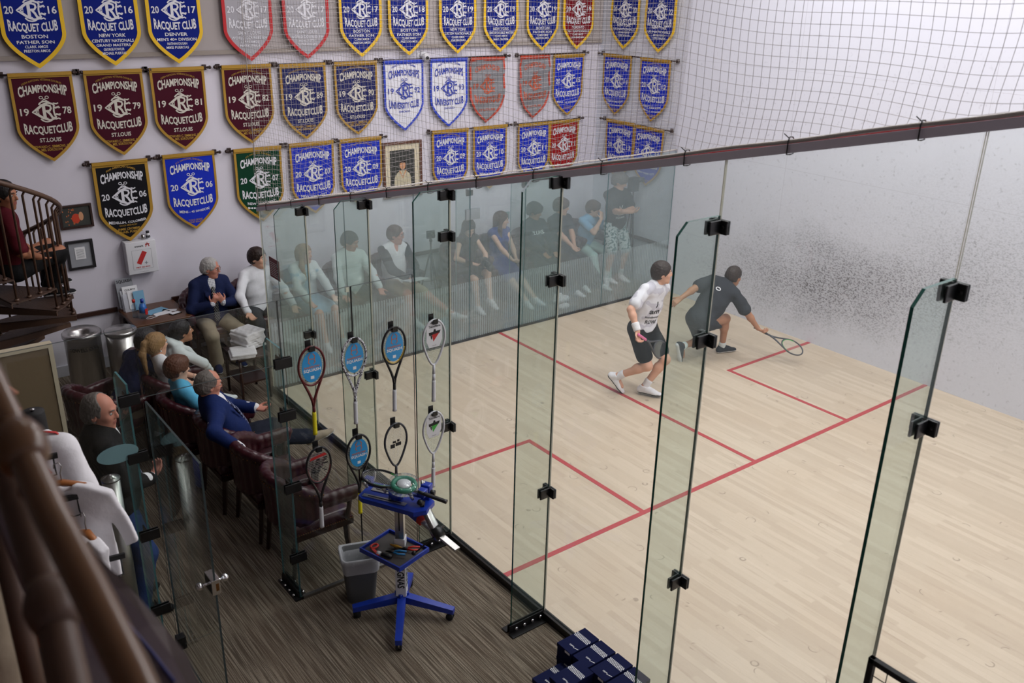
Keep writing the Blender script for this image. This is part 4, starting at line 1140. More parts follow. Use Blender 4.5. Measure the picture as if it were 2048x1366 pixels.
# ------------------------------------------------------------------ captain's chairs
def make_chair(label, group):
    t = empty('armchair', (0, 0, 0), label, 'chair', group)      # faces +y
    mb = MB(); mb.box((-.27, -.24, .36), (.27, .27, .40)); mb.obox((0, .01, .42), (.53, .52, .10), Matrix.Identity(3), .04); mb.build('seat', 'burgundy_leather', t)
    P = []
    for i in range(25):
        a = math.radians(-20-220*i/24+0); P.append(a)
    # wrap-round back and arms: a padded band curving from arm to arm
    f = SDF((-.42, -.42, .36), (.42, .40, .98), .012)
    n = 22; last = None
    for i in range(n+1):
        u = -1+2*i/n; au = abs(u)
        if au < .62: q = u/.62; x = .285*math.sin(q*PI/2); y = -.28*math.cos(q*PI/2)*1.0; z0 = .44; z1 = .66+.16*max(0, math.cos(q*PI/2))**.7
        else: q = (au-.62)/.38; x = math.copysign(.285+.01*q, u); y = -.0+.27*q; z0 = .60; z1 = .655
        if abs(u) < .62: z0 = .44+.12*(abs(u)/.62)**3
        a_, b_ = (x, y, z0), (x*1.04, y*1.06-.0, z1); f.cone(a_, b_, .034, .040, .02)
        if last: f.cone(last[1], b_, .042, .042, .02); f.cone(last[0], a_, .03, .03, .02)
        last = (a_, b_)
    vs, F = f.mesh(); mesh_np('backrest', vs, F, 'burgundy_leather', t)
    for sx in (-1, 1):
        for sy in (-1, 1):
            mb = MB(); mb.tube([(sx*.24, sy*.22 if sy > 0 else -.20, .40), (sx*.245, sy*.225, .2), (sx*.25, sy*.25, 0)], [.030, .024, .018], 4); mb.build('leg', 'chair_wood', t)
        mb = MB(); mb.tube([(sx*.265, .22, .38), (sx*.285, .235, .5), (sx*.285, .25, .61)], [.024, .020, .026], 6); mb.build('arm_post', 'chair_wood', t)
    mb = MB(); mb.box((-.265, .255, .335), (.265, .28, .385)); mb.box((-.265, -.25, .335), (.265, -.225, .385)); mb.box((-.28, -.24, .335), (-.255, .27, .385)); mb.box((.255, -.24, .335), (.28, .27, .385)); mb.build('seat_rail', 'chair_wood', t)
    mb = MB()
    for i in range(28): mb.sphere((-.255+.51*i/27, .284, .395), .0055, 5, 4)
    for i in range(26):
        for sx in (-1, 1): mb.sphere((sx*.285, -.22+.48*i/25, .395), .0055, 5, 4)
    for i in range(30):
        q = -1+2*i/29; mb.sphere((.34*math.sin(q*PI/2), -.335*math.cos(q*PI/2), .72+.06*math.cos(q*PI/2)), .006, 5, 4)
    o = mb.build('nail_trim', 'brass_nail', t)
    return t
proto = [None]
def chair(x, y, rz, label, group):
    if proto[0] is None: o = proto[0] = make_chair(label, group)
    else: o = copy_tree(proto[0]); o['label'] = label; o['group'] = group
    o.location = (x, y, 0); o.rotation_euler = (0, 0, rz*D2); return o
GW = 'burgundy leather chairs against the banner wall'; GS = 'burgundy leather chairs along the side glass'
YC = 1.32
for x, lb in ((-.20, 'burgundy chair against the wall under the man in navy blazer and tie'), (.40, 'burgundy chair against the wall under the man in white dress shirt'), (1.02, 'burgundy chair under the long haired blonde woman'),
              (1.66, 'burgundy chair under the man in pale quarter zip top'), (2.34, 'burgundy chair under the man in white vest and shorts'), (3.52, 'burgundy chair under the woman in black holding a camera'),
              (4.12, 'burgundy chair under the woman in navy dress'), (4.80, 'burgundy chair under the youth in dark lettered sweatshirt'), (5.32, 'burgundy chair under the youth in grey tee and dark trousers'), (5.80, 'burgundy chair under the boy in pale blue polo')):
    chair(x, YC, 180, lb, GW)
for x, y, r, lb in ((-1.06, -3.10, -90, 'empty burgundy leather armchair nearest the racket display glass'), (-1.08, -2.50, -90, 'empty burgundy leather armchair the man in blue suit rests his hand on'), (-1.16, -1.90, -90, 'burgundy armchair under the man in bright blue suit'),
                 (-1.28, -1.30, -90, 'burgundy armchair under the boy in bright blue polo'), (-1.26, -.71, -90, 'burgundy armchair under the woman with blonde ponytail'), (-1.22, -.12, -90, 'burgundy armchair under the woman in white hooded top')):
    chair(x, y, r, lb, GS)
chair(-1.93, -.62, -70, 'burgundy armchair under the man in navy polo by the steel bins', GS)

# ------------------------------------------------------------------ seated along the banner wall (they face the court)
def seat(x, y, yaw, label, pz=.54, **kw):
    return Fig((x, y), yaw, label, pelvis=(0, 0, pz), **kw)
RG = .008
p = seat(-.20, 1.25, 180, 'white haired man in navy blazer, checked shirt and striped tie, hands clasped', h=1.74, build=1.08, skin='rosy', hair=('receding', 'grey'), lean=(0, .06), head=(52, -8, 0),
         hands=((-.065, .26, .80), (.065, .25, .80)), elbow=((-1, -.5, -.5), (1, -.5, -.5)), handdir=((.50, .22, .84), (-.50, .22, .84)), curl=.9, feet=((-.15, .26, .085), (.10, .30, .085)), belly=.8, res=.007)
p.top('dress_shirt', 'fabric_check', sleeve=.985, collar=1, cuff=1); p.jacket('fabric_navy', g=.026); p.tie('tie_stripe', .42); p.legs_('trousers', 'fabric_khaki', g=.022, g2=.045); p.shoes('fabric_navy', 'fabric_white'); p.glasses('frame_walnut')
p = seat(.40, 1.25, 180, 'dark haired man in white dress shirt and dark trousers, looking right', h=1.8, skin='fair', hair=('short', 'dark'), lean=(0, .02), head=(38, 0, 0),
         hands=((-.28, .44, .62), (.30, .40, .66)), handdir=((.2, .8, -.5), (-.2, .8, -.5)), curl=.35, feet=((-.16, .46, .085), (.16, .46, .085)), res=.007)
p.top('dress_shirt', 'fabric_white', sleeve=.96, collar=1, fold=.006); p.legs_('trousers', 'fabric_charcoal'); p.shoes('fabric_black', 'fabric_black'); mbw = MB(); mbw.tube([p.wr[0]+.033*(p.X*math.cos(t)+p.F*math.sin(t)*.7+A([0, 0, 1])*math.sin(t)*.7) for t in [k*PI/6 for k in range(12)]], .007, 6, closed=True); mbw.build('wristwatch', 'dark_metal', p.root)
p = seat(1.02, 1.25, 180, 'woman with long blonde hair in pastel dress and pale cardigan', h=1.66, female=True, skin='fair', hair=('long', 'blonde'), head=(30, 0, 0), hands=((-.20, .46, .62), (.10, .36, .62)), feet=((-.22, .55, .12), (-.02, .5, .085)), knee=((-.5, 1, .8), (-.2, 1, .6)), res=RG)
p.top('dress', 'fabric_pastel', sleeve=.2); p.skirt('fabric_pastel', .8); p.top('cardigan', 'fabric_offwhite', sleeve=.9, g=.02, vneck=.5, seed=9); p.shoes('fabric_white', 'fabric_white')
p = seat(1.66, 1.25, 180, 'heavyset man in pale quarter zip top leaning and looking down', h=1.82, build=1.15, belly=.8, skin='rosy', hair=('short', 'dark'), head=(32, -16, 0), hands=((-.22, .50, .58), (.30, .44, .62)), handdir=((.1, .8, -.6), (-.1, .8, -.6)), res=RG, feet=((-.18, .46, .085), (.18, .46, .085)))
p.top('quarter_zip', 'fabric_offwhite', sleeve=.96, collar=1.2, fold=.006); p.legs_('trousers', 'fabric_charcoal'); p.shoes('fabric_black', 'fabric_black')
p = seat(2.34, 1.25, 180, 'man with glasses in white vest over dark sleeves, legs stretched out', h=1.8, skin='rosy', hair=('crew', 'brown'), head=(45, -5, 0), hands=((-.10, .36, .66), (.02, .40, .68)), curl=.7, feet=((-.52, .70, .14), (-.05, .40, .085)), knee=((-.4, 1, .7), (.1, 1, .6)), toe=((-.6, .8, .2), (-.2, 1, 0)), res=RG)
p.top('vest', 'fabric_white', sleeve=.93, vneck=.1, sleevemat='fabric_charcoal', g=.018); p.legs_('shorts', 'fabric_khaki', .40, g=.018, g2=.03); p.socks('fabric_offwhite', .85); p.shoes('fabric_white', 'fabric_white'); p.glasses()
mb = MB(); mb.obox(V(p.wr[1])+V((-.03, .12, .02)), (.30, .22, .012), Matrix.Rotation(.2, 3, 'X')); mb.v = [tuple(rotz(PI)@A(q)+A(p.root.location)) for q in mb.v]
tag(mb.build('program_booklet', 'paper'), 'white booklet lying on the lap of the man in the white vest', 'booklet')
p = seat(3.52, 1.25, 180, 'long haired woman in black sleeveless top looking down at a large camera', h=1.66, female=True, skin='pale', hair=('long', 'black'), head=(-10, -32, 0), lean=(0, .12), hands=((-.10, .36, .66), (.12, .34, .70)), feet=((.0, .62, .22), (.10, .46, .085)), knee=((-.3, 1, .8), (.1, 1, .6)), toe=((0, 1, -.2), (.1, 1, 0)), res=RG)
p.top('top', 'fabric_black', sleeve=0); p.legs_('shorts', 'fabric_black', .35, g=.014, g2=.02); p.shoes('fabric_white', 'fabric_white')
camw = p.world(A([-.02, .40, .72])); mb = MB(); mb.box(camw-A([.07, .04, .05]), camw+A([.07, .04, .05]), .012); mb.cyl(camw+A([0, -.04, 0]), camw+A([0, -.18, -.04]), .042, n=14); mb.cyl(camw+A([0, -.17, -.04]), camw+A([0, -.21, -.05]), .052, n=14)
tag(mb.build('photo_camera', 'black_plastic'), 'black camera with long lens held by the woman in black', 'camera')
p = seat(4.12, 1.25, 180, 'woman with long brown ponytail in navy dress with hands folded', h=1.68, female=True, skin='pale', hair=('long', 'brown'), head=(48, -8, 0), hands=((-.03, .40, .62), (.03, .41, .62)), curl=.7, handdir=((.5, .8, -.1), (-.5, .8, -.1)), feet=((-.16, .72, .085), (-.02, .66, .085)), knee=((-.3, 1, .5), (-.2, 1, .5)), res=RG)
p.top('dress', 'fabric_dress', sleeve=0); p.skirt('fabric_dress', .85); p.shoes('fabric_white', 'fabric_white')
p = seat(4.80, 1.25, 180, 'dark haired youth in black lettered sweatshirt slumped in chair', h=1.75, skin='olive', hair=('mop', 'black'), head=(30, -14, 0), lean=(0, -.12), hands=((-.12, .34, .62), (.10, .36, .64)), curl=.6, feet=((-.26, .66, .085), (.02, .62, .085)), res=RG)
p.top('sweatshirt', 'fabric_deep', sleeve=.95, collar=.6); p.chest_text([('SLUHS', 0, .30, .22, .055)], 'ink_white'); p.legs_('trousers', 'fabric_darkgrey'); p.shoes('fabric_white', 'fabric_white')
p = seat(5.32, 1.25, 180, 'youth in dark grey tee leaning back with clasped hands', h=1.76, skin='fair', hair=('mop', 'brown'), head=(40, -5, 0), lean=(.0, -.10), hands=((.02, .36, .64), (.08, .38, .66)), curl=.7, feet=((-.28, .66, .085), (-.02, .55, .085)), res=RG)
p.top('tee_shirt', 'fabric_deep', sleeve=.3, collar=.0); p.legs_('trousers', 'fabric_darkgrey'); p.shoes('fabric_offwhite', 'fabric_white')
p = seat(5.80, 1.22, 180, 'boy in pale blue polo resting chin on his hand', h=1.66, skin='pale', hair=('mop', 'brown'), head=(28, -6, 0), lean=(0, .22), hands=((-.20, .42, .62), (.01, .36, 1.02)), elbow=((-1, -.4, -.3), (.2, .4, -1)), handdir=(None, (-.2, -.2, 1)), curl=.6, feet=((-.10, .46, .085), (.16, .50, .085)), res=RG)
p.top('polo_shirt', 'fabric_skyp', sleeve=.3, collar=1); p.legs_('trousers', 'fabric_mint'); p.shoes('fabric_white', 'fabric_white')
p = Fig((6.02, .78), 172, 'tall youth standing with folded arms in black tee and floral shorts', pelvis=(0, 0, .93), h=1.80, skin='fair', hair=('mop', 'ash'), head=(38, -18, 0), lean=(0, -.02), hands=((.10, .27, 1.19), (-.08, .29, 1.17)), elbow=((-1, .2, -.5), (1, .2, -.5)), handdir=((.9, .1, .1), (-.9, .1, .1)), curl=.5, feet=((-.13, .03, .085), (.16, .05, .085)), toe=((-.2, 1, 0), (.5, 1, 0)), knee=((-.1, 1, 0), (.1, 1, 0)), res=RG)
p.top('tee_shirt', 'fabric_black', sleeve=.34, g=.02, hem=-.10); p.chest_text([('CLUB', 0, .16, .12, .03), ('SQUASH', 0, .11, .16, .03), ([(-.03, .30), (0, .25), (.03, .31)], .012), ([(0, .25), (-.01, .20), (.03, .17)], .014)], 'ink_white')
p.legs_('shorts', 'fabric_floral', .42, g=.018, g2=.04); p.socks('fabric_offwhite', .72); p.shoes('fabric_white', 'fabric_white')

# ------------------------------------------------------------------ seated along the side glass, facing +x
p = seat(-1.17, -1.90, -90, 'balding man with glasses in bright blue suit, leg crossed, arm along the next chair', h=1.78, build=1.12, belly=.7, skin='rosy', hair=('balding', 'ash'), lean=(.06, -.38), syaw=-14, head=(16, -10, 0), res=.006,
         hands=((-.06, .24, .78), (.60, -.16, .78)), elbow=((-1, -.2, -.5), (.7, -.6, .1)), handdir=(None, (.35, .62, -.68)), curl=(.5, .3), feet=((-.14, .50, .085), (-.14, .86, .28)), knee=((-.2, 1, .6), (-.15, .5, 1)), toe=((-.1, 1, 0), (.15, .9, .35)))
p.top('dress_shirt', 'fabric_white', sleeve=.985, collar=1); p.jacket('fabric_blue', g=.028, vdepth=.34); p.tie('tie_dots', .46); p.legs_('trousers', 'fabric_deep', t=.94, g=.02, g2=.034); p.socks('sock_stripe', .75); p.shoes('fabric_khaki', 'fabric_offwhite'); p.glasses('frame_walnut')
p = seat(-1.30, -1.32, -90, 'boy with auburn fringe in bright blue polo holding a phone', h=1.60, build=.9, skin='pale', hair=('thick', 'auburn'), lean=(0, -.28), head=(2, -4, 0), res=.006, pz=.53, hands=((-.06, .06, .86), (.06, .08, .84)), elbow=((-1, -.3, -.8), (1, -.3, -.8)), handdir=((.2, .2, 1), (-.2, .3, 1)), curl=.7, feet=((-.14, .50, .085), (.10, .52, .085)))
p.top('polo_shirt', 'fabric_sky', sleeve=.36, collar=1, fold=.006); p.legs_('trousers', 'fabric_khaki'); p.shoes('fabric_offwhite', 'fabric_white')
ph = p.world(A([.0, .12, .93])); mb = MB(); mb.obox(V(ph), (.075, .009, .15), Matrix.Rotation(-1.2, 3, 'Z')@Matrix.Rotation(-.3, 3, 'X'), .004); tag(mb.build('phone', 'black_plastic'), 'black phone held by the boy in bright blue polo', 'phone')
p = seat(-1.28, -.74, -90, 'young woman with long blonde ponytail in white sleeveless top, bare legs crossed', h=1.68, build=.95, female=True, skin='fair', hair=('ponytail', 'blonde'), lean=(0, -.30), syaw=10, head=(4, -2, 0), res=.006, hands=((-.14, .24, .66), (.10, .26, .64)), feet=((-.62, .74, .12), (-.22, .72, .13)), knee=((-.6, 1, 1), (-.3, 1, 1)), toe=((-.3, 1, -.1), (-.1, 1, -.1)))
p.top('sleeveless_top', 'fabric_white', sleeve=0); p.legs_('shorts', 'fabric_white', .3, g=.012, g2=.016); p.shoes('fabric_offwhite', 'fabric_white')
mb = MB(); mb.sphere(p.hp(.088, -.01, -.038), .008, 8, 6); mb.build('earring', 'paper', p.root)
p = seat(-1.32, -.26, -90, 'dark haired young woman in white hooded top leaning forward on her knee', h=1.66, build=.95, female=True, skin='olive', hair=('short', 'black'), pz=.50, lean=(0, .55), head=(-4, 6, 0), res=.006, hands=((-.10, .50, .56), (.04, .52, .55)), elbow=((-1, .2, .1), (1, .5, .1)), feet=((-.30, .62, .085), (-.05, .60, .085)), knee=((-.4, 1, .8), (.2, 1, .8)))
p.top('hooded_top', 'fabric_offwhite', sleeve=.95, hood=True, fold=.007); p.legs_('shorts', 'fabric_black', .35); p.shoes('fabric_white', 'fabric_white')
bun = SDF(p.H-.3, p.H+.3, .01); bun.ell(p.hp(0, -.10, -.01), (.05, .05, .06)); vs, F = bun.mesh(); mesh_np('hair_bun', vs, F, 'hair_black', p.root)
p = seat(-1.74, -.62, -70, 'dark haired man in navy polo and khaki trousers bending forward by the steel bins', h=1.76, build=1.05, skin='olive', hair=('short', 'black'), lean=(0, .55), head=(0, -20, 0), res=.007, hands=((-.14, .46, .62), (.16, .44, .62)), elbow=((-1, .1, -.1), (1, .1, -.2)), feet=((-.15, .42, .085), (.16, .40, .085)))
p.top('polo_shirt', 'fabric_navy', sleeve=.42, collar=1, fold=.006); p.legs_('trousers', 'fabric_khaki', g=.02, g2=.03); p.shoes('fabric_white', 'fabric_white')
p = Fig((-2.43, -2.96), -98, 'balding man in black suit standing behind the shop glass in profile', pelvis=(0, 0, .96), h=1.85, build=1.16, belly=.9, skin='rosy', hair=('balding', 'ash'), lean=(0, -.05), head=(-30, -4, 0), res=.006, hands=((-.26, .06, .84), (.04, .25, 1.06)), elbow=((-1, -.5, -.2), (.8, -.8, -.2)), handdir=(None, (-.7, .6, .3)), feet=((-.12, 0, .085), (.13, .05, .085)), knee=((0, 1, 0), (0, 1, 0)))
p.top('dress_shirt', 'fabric_white', sleeve=.985, collar=1.2); p.jacket('fabric_black', g=.03, hem=-.26); p.tie('tie_dots', .4); p.legs_('jeans', 'fabric_denim', g=.02, g2=.03); p.shoes('fabric_black', 'fabric_black')

# ------------------------------------------------------------------ the two players
def wl(p0, yaw, q): return tuple(rotz(-yaw*D2)@(A(q, float)-A([p0[0], p0[1], 0])))
o1, y1 = (3.43, -2.42), -178; L1 = lambda *q: wl(o1, y1, q)
p = Fig(o1, y1, 'squash player in white printed shirt and black shorts watching the front wall', pelvis=(0, -.03, .80), neck=(-.06, .07, 1.31), h=1.76, build=1.0, skin='fair', hair=('short', 'dark'), head=(46, 0, 0), res=.006, syaw=2,
        hands=(L1(3.62, -2.22, .80), L1(3.075, -2.66, .90)), elbow=((-.8, -.8, -.2), (1, -.5, -.1)), handdir=(None, L1(3.075+.20, -2.66-.06, 0)[:2]+(-.85,)), curl=(.5, .95), feet=(L1(3.40, -2.52, .10), L1(3.18, -2.28, .20)), knee=((-.5, 1, .2), (-.4, 1, .2)), toe=((-.5, 1, 0), (-.4, .62, -.8)))
hd = A([.09, -.06, -.11]); p.hd[1] = nz(rotz(-y1*D2)@hd)
p.legs_('shorts', 'fabric_black', .36, g=.016, g2=.030); p.top('match_shirt', 'fabric_sweat', sleeve=.34, g=.017, hem=-.03, fold=.006, collar=0, flare=.016)
p.chest_text([('am', -.03, .22, .15, .065), ('innsbrook', -.03, .165, .20, .026), ('ROWE', -.03, .095, .16, .044), ([(-.03, .37), (-.022, .335), (-.035, .30)], .014)], 'ink_black')
p.socks('fabric_white', .78); p.shoes('fabric_white', 'fabric_charcoal')
f = SDF(p.wr[1]-.2, p.wr[1]+.2, .006); d_ = nz(p.el[1]-p.wr[1]); f.cone(p.wr[1]+d_*.02, p.wr[1]+d_*.085, .041, .044, .004); f.cut(p.wr[1]+d_*.005, -d_); f.cut(p.wr[1]+d_*.10, d_); p.emit('wristband', f, 'towel_white')
P1 = p
o2, y2 = (4.70, -2.20), -90; L2 = lambda *q: wl(o2, y2, q)
p = Fig(o2, y2, 'squash player in dark shirt and shorts lunging low towards the side wall', pelvis=L2(4.66, -2.19, .56), neck=L2(5.02, -2.24, .96), syaw=34, h=1.78, skin='olive', hair=('crew', 'dark'), head=(-34, -14, 0), neckfwd=.35, res=.006,
        hands=(L2(4.26, -2.05, .80), L2(5.33, -2.64, .36)), elbow=((0, -.3, .5), (.4, -.6, .2)), handdir=((-.1, -.9, -.4), (.35, .75, -.55)), curl=(.35, .95), feet=(L2(4.50, -2.08, .20), L2(5.14, -2.20, .085)), knee=((-.1, .6, -1), (.0, 1, .9)), toe=((.05, .30, -1), (.3, 1, 0)))
p.legs_('shorts', 'fabric_charcoal', .46, g=.022, g2=.045, fold=.006); p.top('match_shirt', 'fabric_charcoal', sleeve=.38, g=.020, hem=-.06, fold=.006, flare=.018)
p.chest_text([([(-.02+.03*math.cos(t*PI/6), .42+.018*math.sin(t*PI/6)) for t in range(13)], .010)], 'ink_white', back=True)
p.socks('fabric_offwhite', .88); p.shoes('fabric_charcoal', 'fabric_white')
P2 = p
# ------------------------------------------------------------------ rackets
for n_, c_ in dict(maroon=(96, 26, 30), white=(214, 214, 220), black=(28, 28, 32), grey=(150, 150, 156), yellow=(226, 212, 24), gold=(196, 160, 40), blue=(40, 150, 214), green=(50, 170, 60), pink=(226, 110, 160), graphite=(60, 62, 70)).items():
    pmat('racket_'+n_, srgb(*c_), .3, spec=.6)
patterned('racket_speckle', (216, 216, 222), (60, 50, 66), 90)
pmat('string_cord', srgb(190, 190, 180), .5); pmat('string_black', srgb(30, 30, 30), .5)
pmat('logo_orange', srgb(196, 110, 60), .5)
def racket(label, frame, grip, card=None, group=None, inner=None, throat=True, tear=False, strings='string_cord', shaft=None):
    """local frame: head top at the origin, butt at y=-.686, face normal z"""
    t = empty('squash_racket', (0, 0, 0), label, 'racket', group)
    a, b, cy = .097, .145, -.150
    if tear: loop = [(a*math.sin(u), cy+b*math.cos(u)*(1 if math.cos(u) > 0 else 1.55)) for u in [2*PI*k/40 for k in range(40)]]; loop = [((x*(1-.38*max(0, (-y-.18)/.2)) if y < -.18 else x), y) for x, y in loop]
    else: loop = [(a*math.sin(u), cy+b*math.cos(u)) for u in [2*PI*k/40 for k in range(40)]]
    mb = MB(); mb.tube([(x, y, 0) for x, y in loop], .0085, 8, closed=True, sy=1.1)
    bot = min(y for x, y in loop)
    if throat and not tear:
        for sx in (-1, 1): mb.tube([(sx*a*.86, cy-b*.50, 0), (sx*.058, -.285, 0), (sx*.030, -.350, 0), (sx*.008, -.415, 0), (0, -.46, 0)], [.0085, .009, .010, .011, .012], 8)
    else: mb.tube([(0, bot+.004, 0), (0, -.46, 0)], [.010, .012], 8)
    mb.tube([(0, -.45, 0), (0, -.515, 0)], [.012, .0125], 8)
    mb.build('frame', 'racket_'+frame, t)
    if inner:
        m = MB(); m.tube([(x*.93, cy+(y-cy)*.95, .002) for x, y in loop if y < cy], .005, 6); m.build('frame_accent', 'racket_'+inner, t)
    m = MB()
    def inside(x, y):
        if tear:
            q = 1 if y > cy else 1.55; yy = (y-cy)/(b*q); w = a*math.sqrt(max(0, 1-yy*yy)); w *= (1-.38*max(0, (-y-.18)/.2)) if y < -.18 else 1; return abs(x) < w
        return (x/a)**2+((y-cy)/b)**2 < 1
    for k in range(-8, 9):
        x = k*.0112; ys = [y for y in [bot+.002+q*.004 for q in range(110)] if inside(x, y)]
        if ys: m.tube([(x, ys[0], 0), (x, ys[-1], 0)], .0007, 4, cap=False)
    for k in range(26):
        y = -.012-k*.0135; xs = [x for x in [-.1+.002*q for q in range(101)] if inside(x, y)]
        if len(xs) > 2: m.tube([(xs[0], y, .001), (xs[-1], y, .001)], .0007, 4, cap=False)
    m.build('strings', strings, t)
    m = MB(); m.tube([(0, -.505, 0), (0, -.52, 0), (0, -.67, 0), (0, -.686, 0)], [.0145, .016, .0165, .018], 10, sy=.85); m.build('grip', 'racket_'+grip, t)
    if card == 'blue':
        E = [(.074*math.sin(u), cy-.003+.118*math.cos(u)) for u in [2*PI*k/32 for k in range(32)]]
        m = MB(); m.prism(E, lambda x, y, z: (x, y, z), .003, .005); cd = m.build('stencil_card', 'racket_blue', t)
        m = MB(); mf = lambda x, y: (x, y, .0058)
        for sx in (-1, 1): ribbon(m, [(sx*.010, -.055), (sx*.024, -.075), (sx*.020, -.10), (sx*.026, -.118), (sx*.012, -.132)], .006, mf, 0)
        ribbon(m, [(-.02, -.094), (.02, -.094)], .005, mf, 0)
        put_text(m, 'HARROW', 0, -.162, .115, .016, mf, None, .02, 0); put_text(m, 'SQUASH', 0, -.188, .128, .021, mf, None, .03, 1)
        m.add([mf(-.013, -.245), mf(.013, -.245), mf(.013, -.222), mf(-.013, -.222)], [(0, 1, 2, 3)], mi=1)
        m.build('card_print', ['logo_orange', 'ink_white'], cd)
    if card in ('figure_red', 'figure_green'):
        Q = [(-.068, -.045), (-.04, -.028), (.04, -.028), (.068, -.045), (.070, -.17), (.045, -.225), (-.045, -.225), (-.070, -.17)][::-1]
        m = MB(); m.prism(Q, lambda x, y, z: (x, y, z), .003, .005); cd = m.build('stencil_card', 'white_plastic', t)
        m = MB(); mf = lambda x, y: (x, y, .0058); put_text(m, 'Tecnifibre', 0, -.062, .105, .018, mf, None, .02, 0)
        m.add([mf(-.05, -.10), mf(.055, -.092), mf(.045, -.118), mf(-.045, -.126)], [(0, 3, 2, 1)], mi=0); m.add([mf(-.022, -.12), mf(.045, -.112), mf(-.008, -.178)], [(0, 2, 1)], mi=1)
        m.add([mf(-.004, -.078), mf(.010, -.078), mf(.014, -.10), mf(-.010, -.10)], [(0, 3, 2, 1)], mi=0); m.add([mf(-.035, -.125), mf(-.02, -.13), mf(-.022, -.16), mf(-.03, -.15)], [(0, 3, 2, 1)], mi=0)
        put_text(m, 'squash', .0, -.212, .035, .006, mf, None, .0, 0)
        m.build('card_print', ['ink_black', 'red_ink' if card == 'figure_red' else 'racket_green'], cd)
    if card == 'ink':
        m = MB(); mf = lambda x, y: (x, y, .0025)
        m.add([mf(-.062, -.075), mf(.05, -.06), mf(.066, -.082), (-.07, -.098, .0025)], [(0, 3, 2, 1)], mi=1)
        rs = random.Random(4)
        for _ in range(26):
            x, y = rs.uniform(-.065, .05), rs.uniform(-.22, -.10); w_, h_ = rs.uniform(.01, .035), rs.uniform(.004, .012)
            m.add([mf(x, y), mf(x+w_, y), mf(x+w_, y+h_), mf(x, y+h_)], [(0, 1, 2, 3)], mi=0)
        m.build('string_print', ['ink_black', 'red_ink'], t)
    if card == 'block':
        m = MB(); mf = lambda x, y: (x, y, .0025)
        for x, y, w_, h_ in ((-.05, -.21, .04, .035), (-.005, -.20, .05, .03), (-.03, -.17, .03, .02), (.01, -.165, .02, .02)): m.add([mf(x, y), mf(x+w_, y), mf(x+w_, y+h_), mf(x, y+h_)], [(0, 1, 2, 3)], mi=0)
        m.build('string_print', 'ink_black', t)
    return t
GR = 'squash rackets hanging on the shop glass'
YR = -3.652
spec = [(-1.19, 2.06, 'maroon', 'yellow', 'blue', 'dark red racket with yellow grip and blue card, top row', {}), (-.863, 2.05, 'speckle', 'white', 'blue', 'white speckled racket with white grip and blue card, top row', {}),
        (-.535, 2.06, 'black', 'white', 'blue', 'black and gold racket with white grip and blue card, top row', {'inner': 'gold'}), (-.187, 2.045, 'white', 'white', 'figure_red', 'white racket with white card showing a red and black print, top row', {'tear': True}),
        (-1.185, 1.28, 'black', 'white', 'ink', 'black and red racket with printed strings above the empty armchair, bottom row', {'inner': 'maroon'}), (-.863, 1.282, 'black', 'yellow', 'blue', 'black racket with yellow grip and blue card, bottom row', {}),
        (-.542, 1.281, 'graphite', 'black', 'block', 'grey teardrop racket with black block print on its strings, bottom row', {'tear': True}), (-.20, 1.282, 'white', 'white', 'figure_green', 'white racket with white card showing a green and black print, bottom row', {'tear': True})]
for i, (x, z, fr, gr, cd_, lb, kw) in enumerate(spec):
    r_ = racket(lb, fr, gr, cd_, GR, **kw); r_.location = (x, YR-.018, z); r_.rotation_euler = (PI/2+.03, 0, (-.02, .02, 0, -.01, .02, -.01, .01, .02)[i])
    mb = MB(); mb.box((x-.022, -3.622, z-.045), (x+.022, -3.628, z+.03), .003); mb.box((x-.02, -3.66, z-.022), (x+.02, -3.622, z-.012)); mb.box((x-.02, -3.695, z-.03), (x+.02, -3.688, z+.006)); mb.box((x-.02, -3.69, z-.034), (x+.02, -3.622, z-.026))
    tag(mb.build('racket_hook', 'black_plastic'), 'small black hook on the shop glass holding a racket', 'hook', 'black racket hooks')
def place_racket(r_, butt, top, nrm):
    y = (V(top)-V(butt)).normalized(); z = V(nrm); z = (z-y*z.dot(y)).normalized(); x = y.cross(z)
    m = Matrix((x, y, z)).transposed().to_4x4(); m.translation = V(butt)+y*.686; r_.matrix_world = m
w1 = P1.world(P1.wr[1]); w1h = P1.world(P1.wr[1]+P1.hd[1]*.085); d = V((.64, .10, -.44)).normalized()
r_ = racket('dark racket with pink grip held by the player in white', 'graphite', 'pink', None, 'rackets held by the players', strings='string_cord'); g_ = V(w1h)+V((0, 0, -.01)); place_racket(r_, g_-d*.10, g_+d*.586, (-.2, -.9, .35))
w2h = V(P2.world(P2.wr[1]+P2.hd[1]*.085)); tp = V((5.74, -3.08, .12)); d = (tp-w2h).normalized()
r_ = racket('black racket with lime green accents held low by the lunging player', 'graphite', 'black', None, 'rackets held by the players', inner='green'); place_racket(r_, w2h-d*.12, w2h+d*.566, (-.45, -.2, .8))

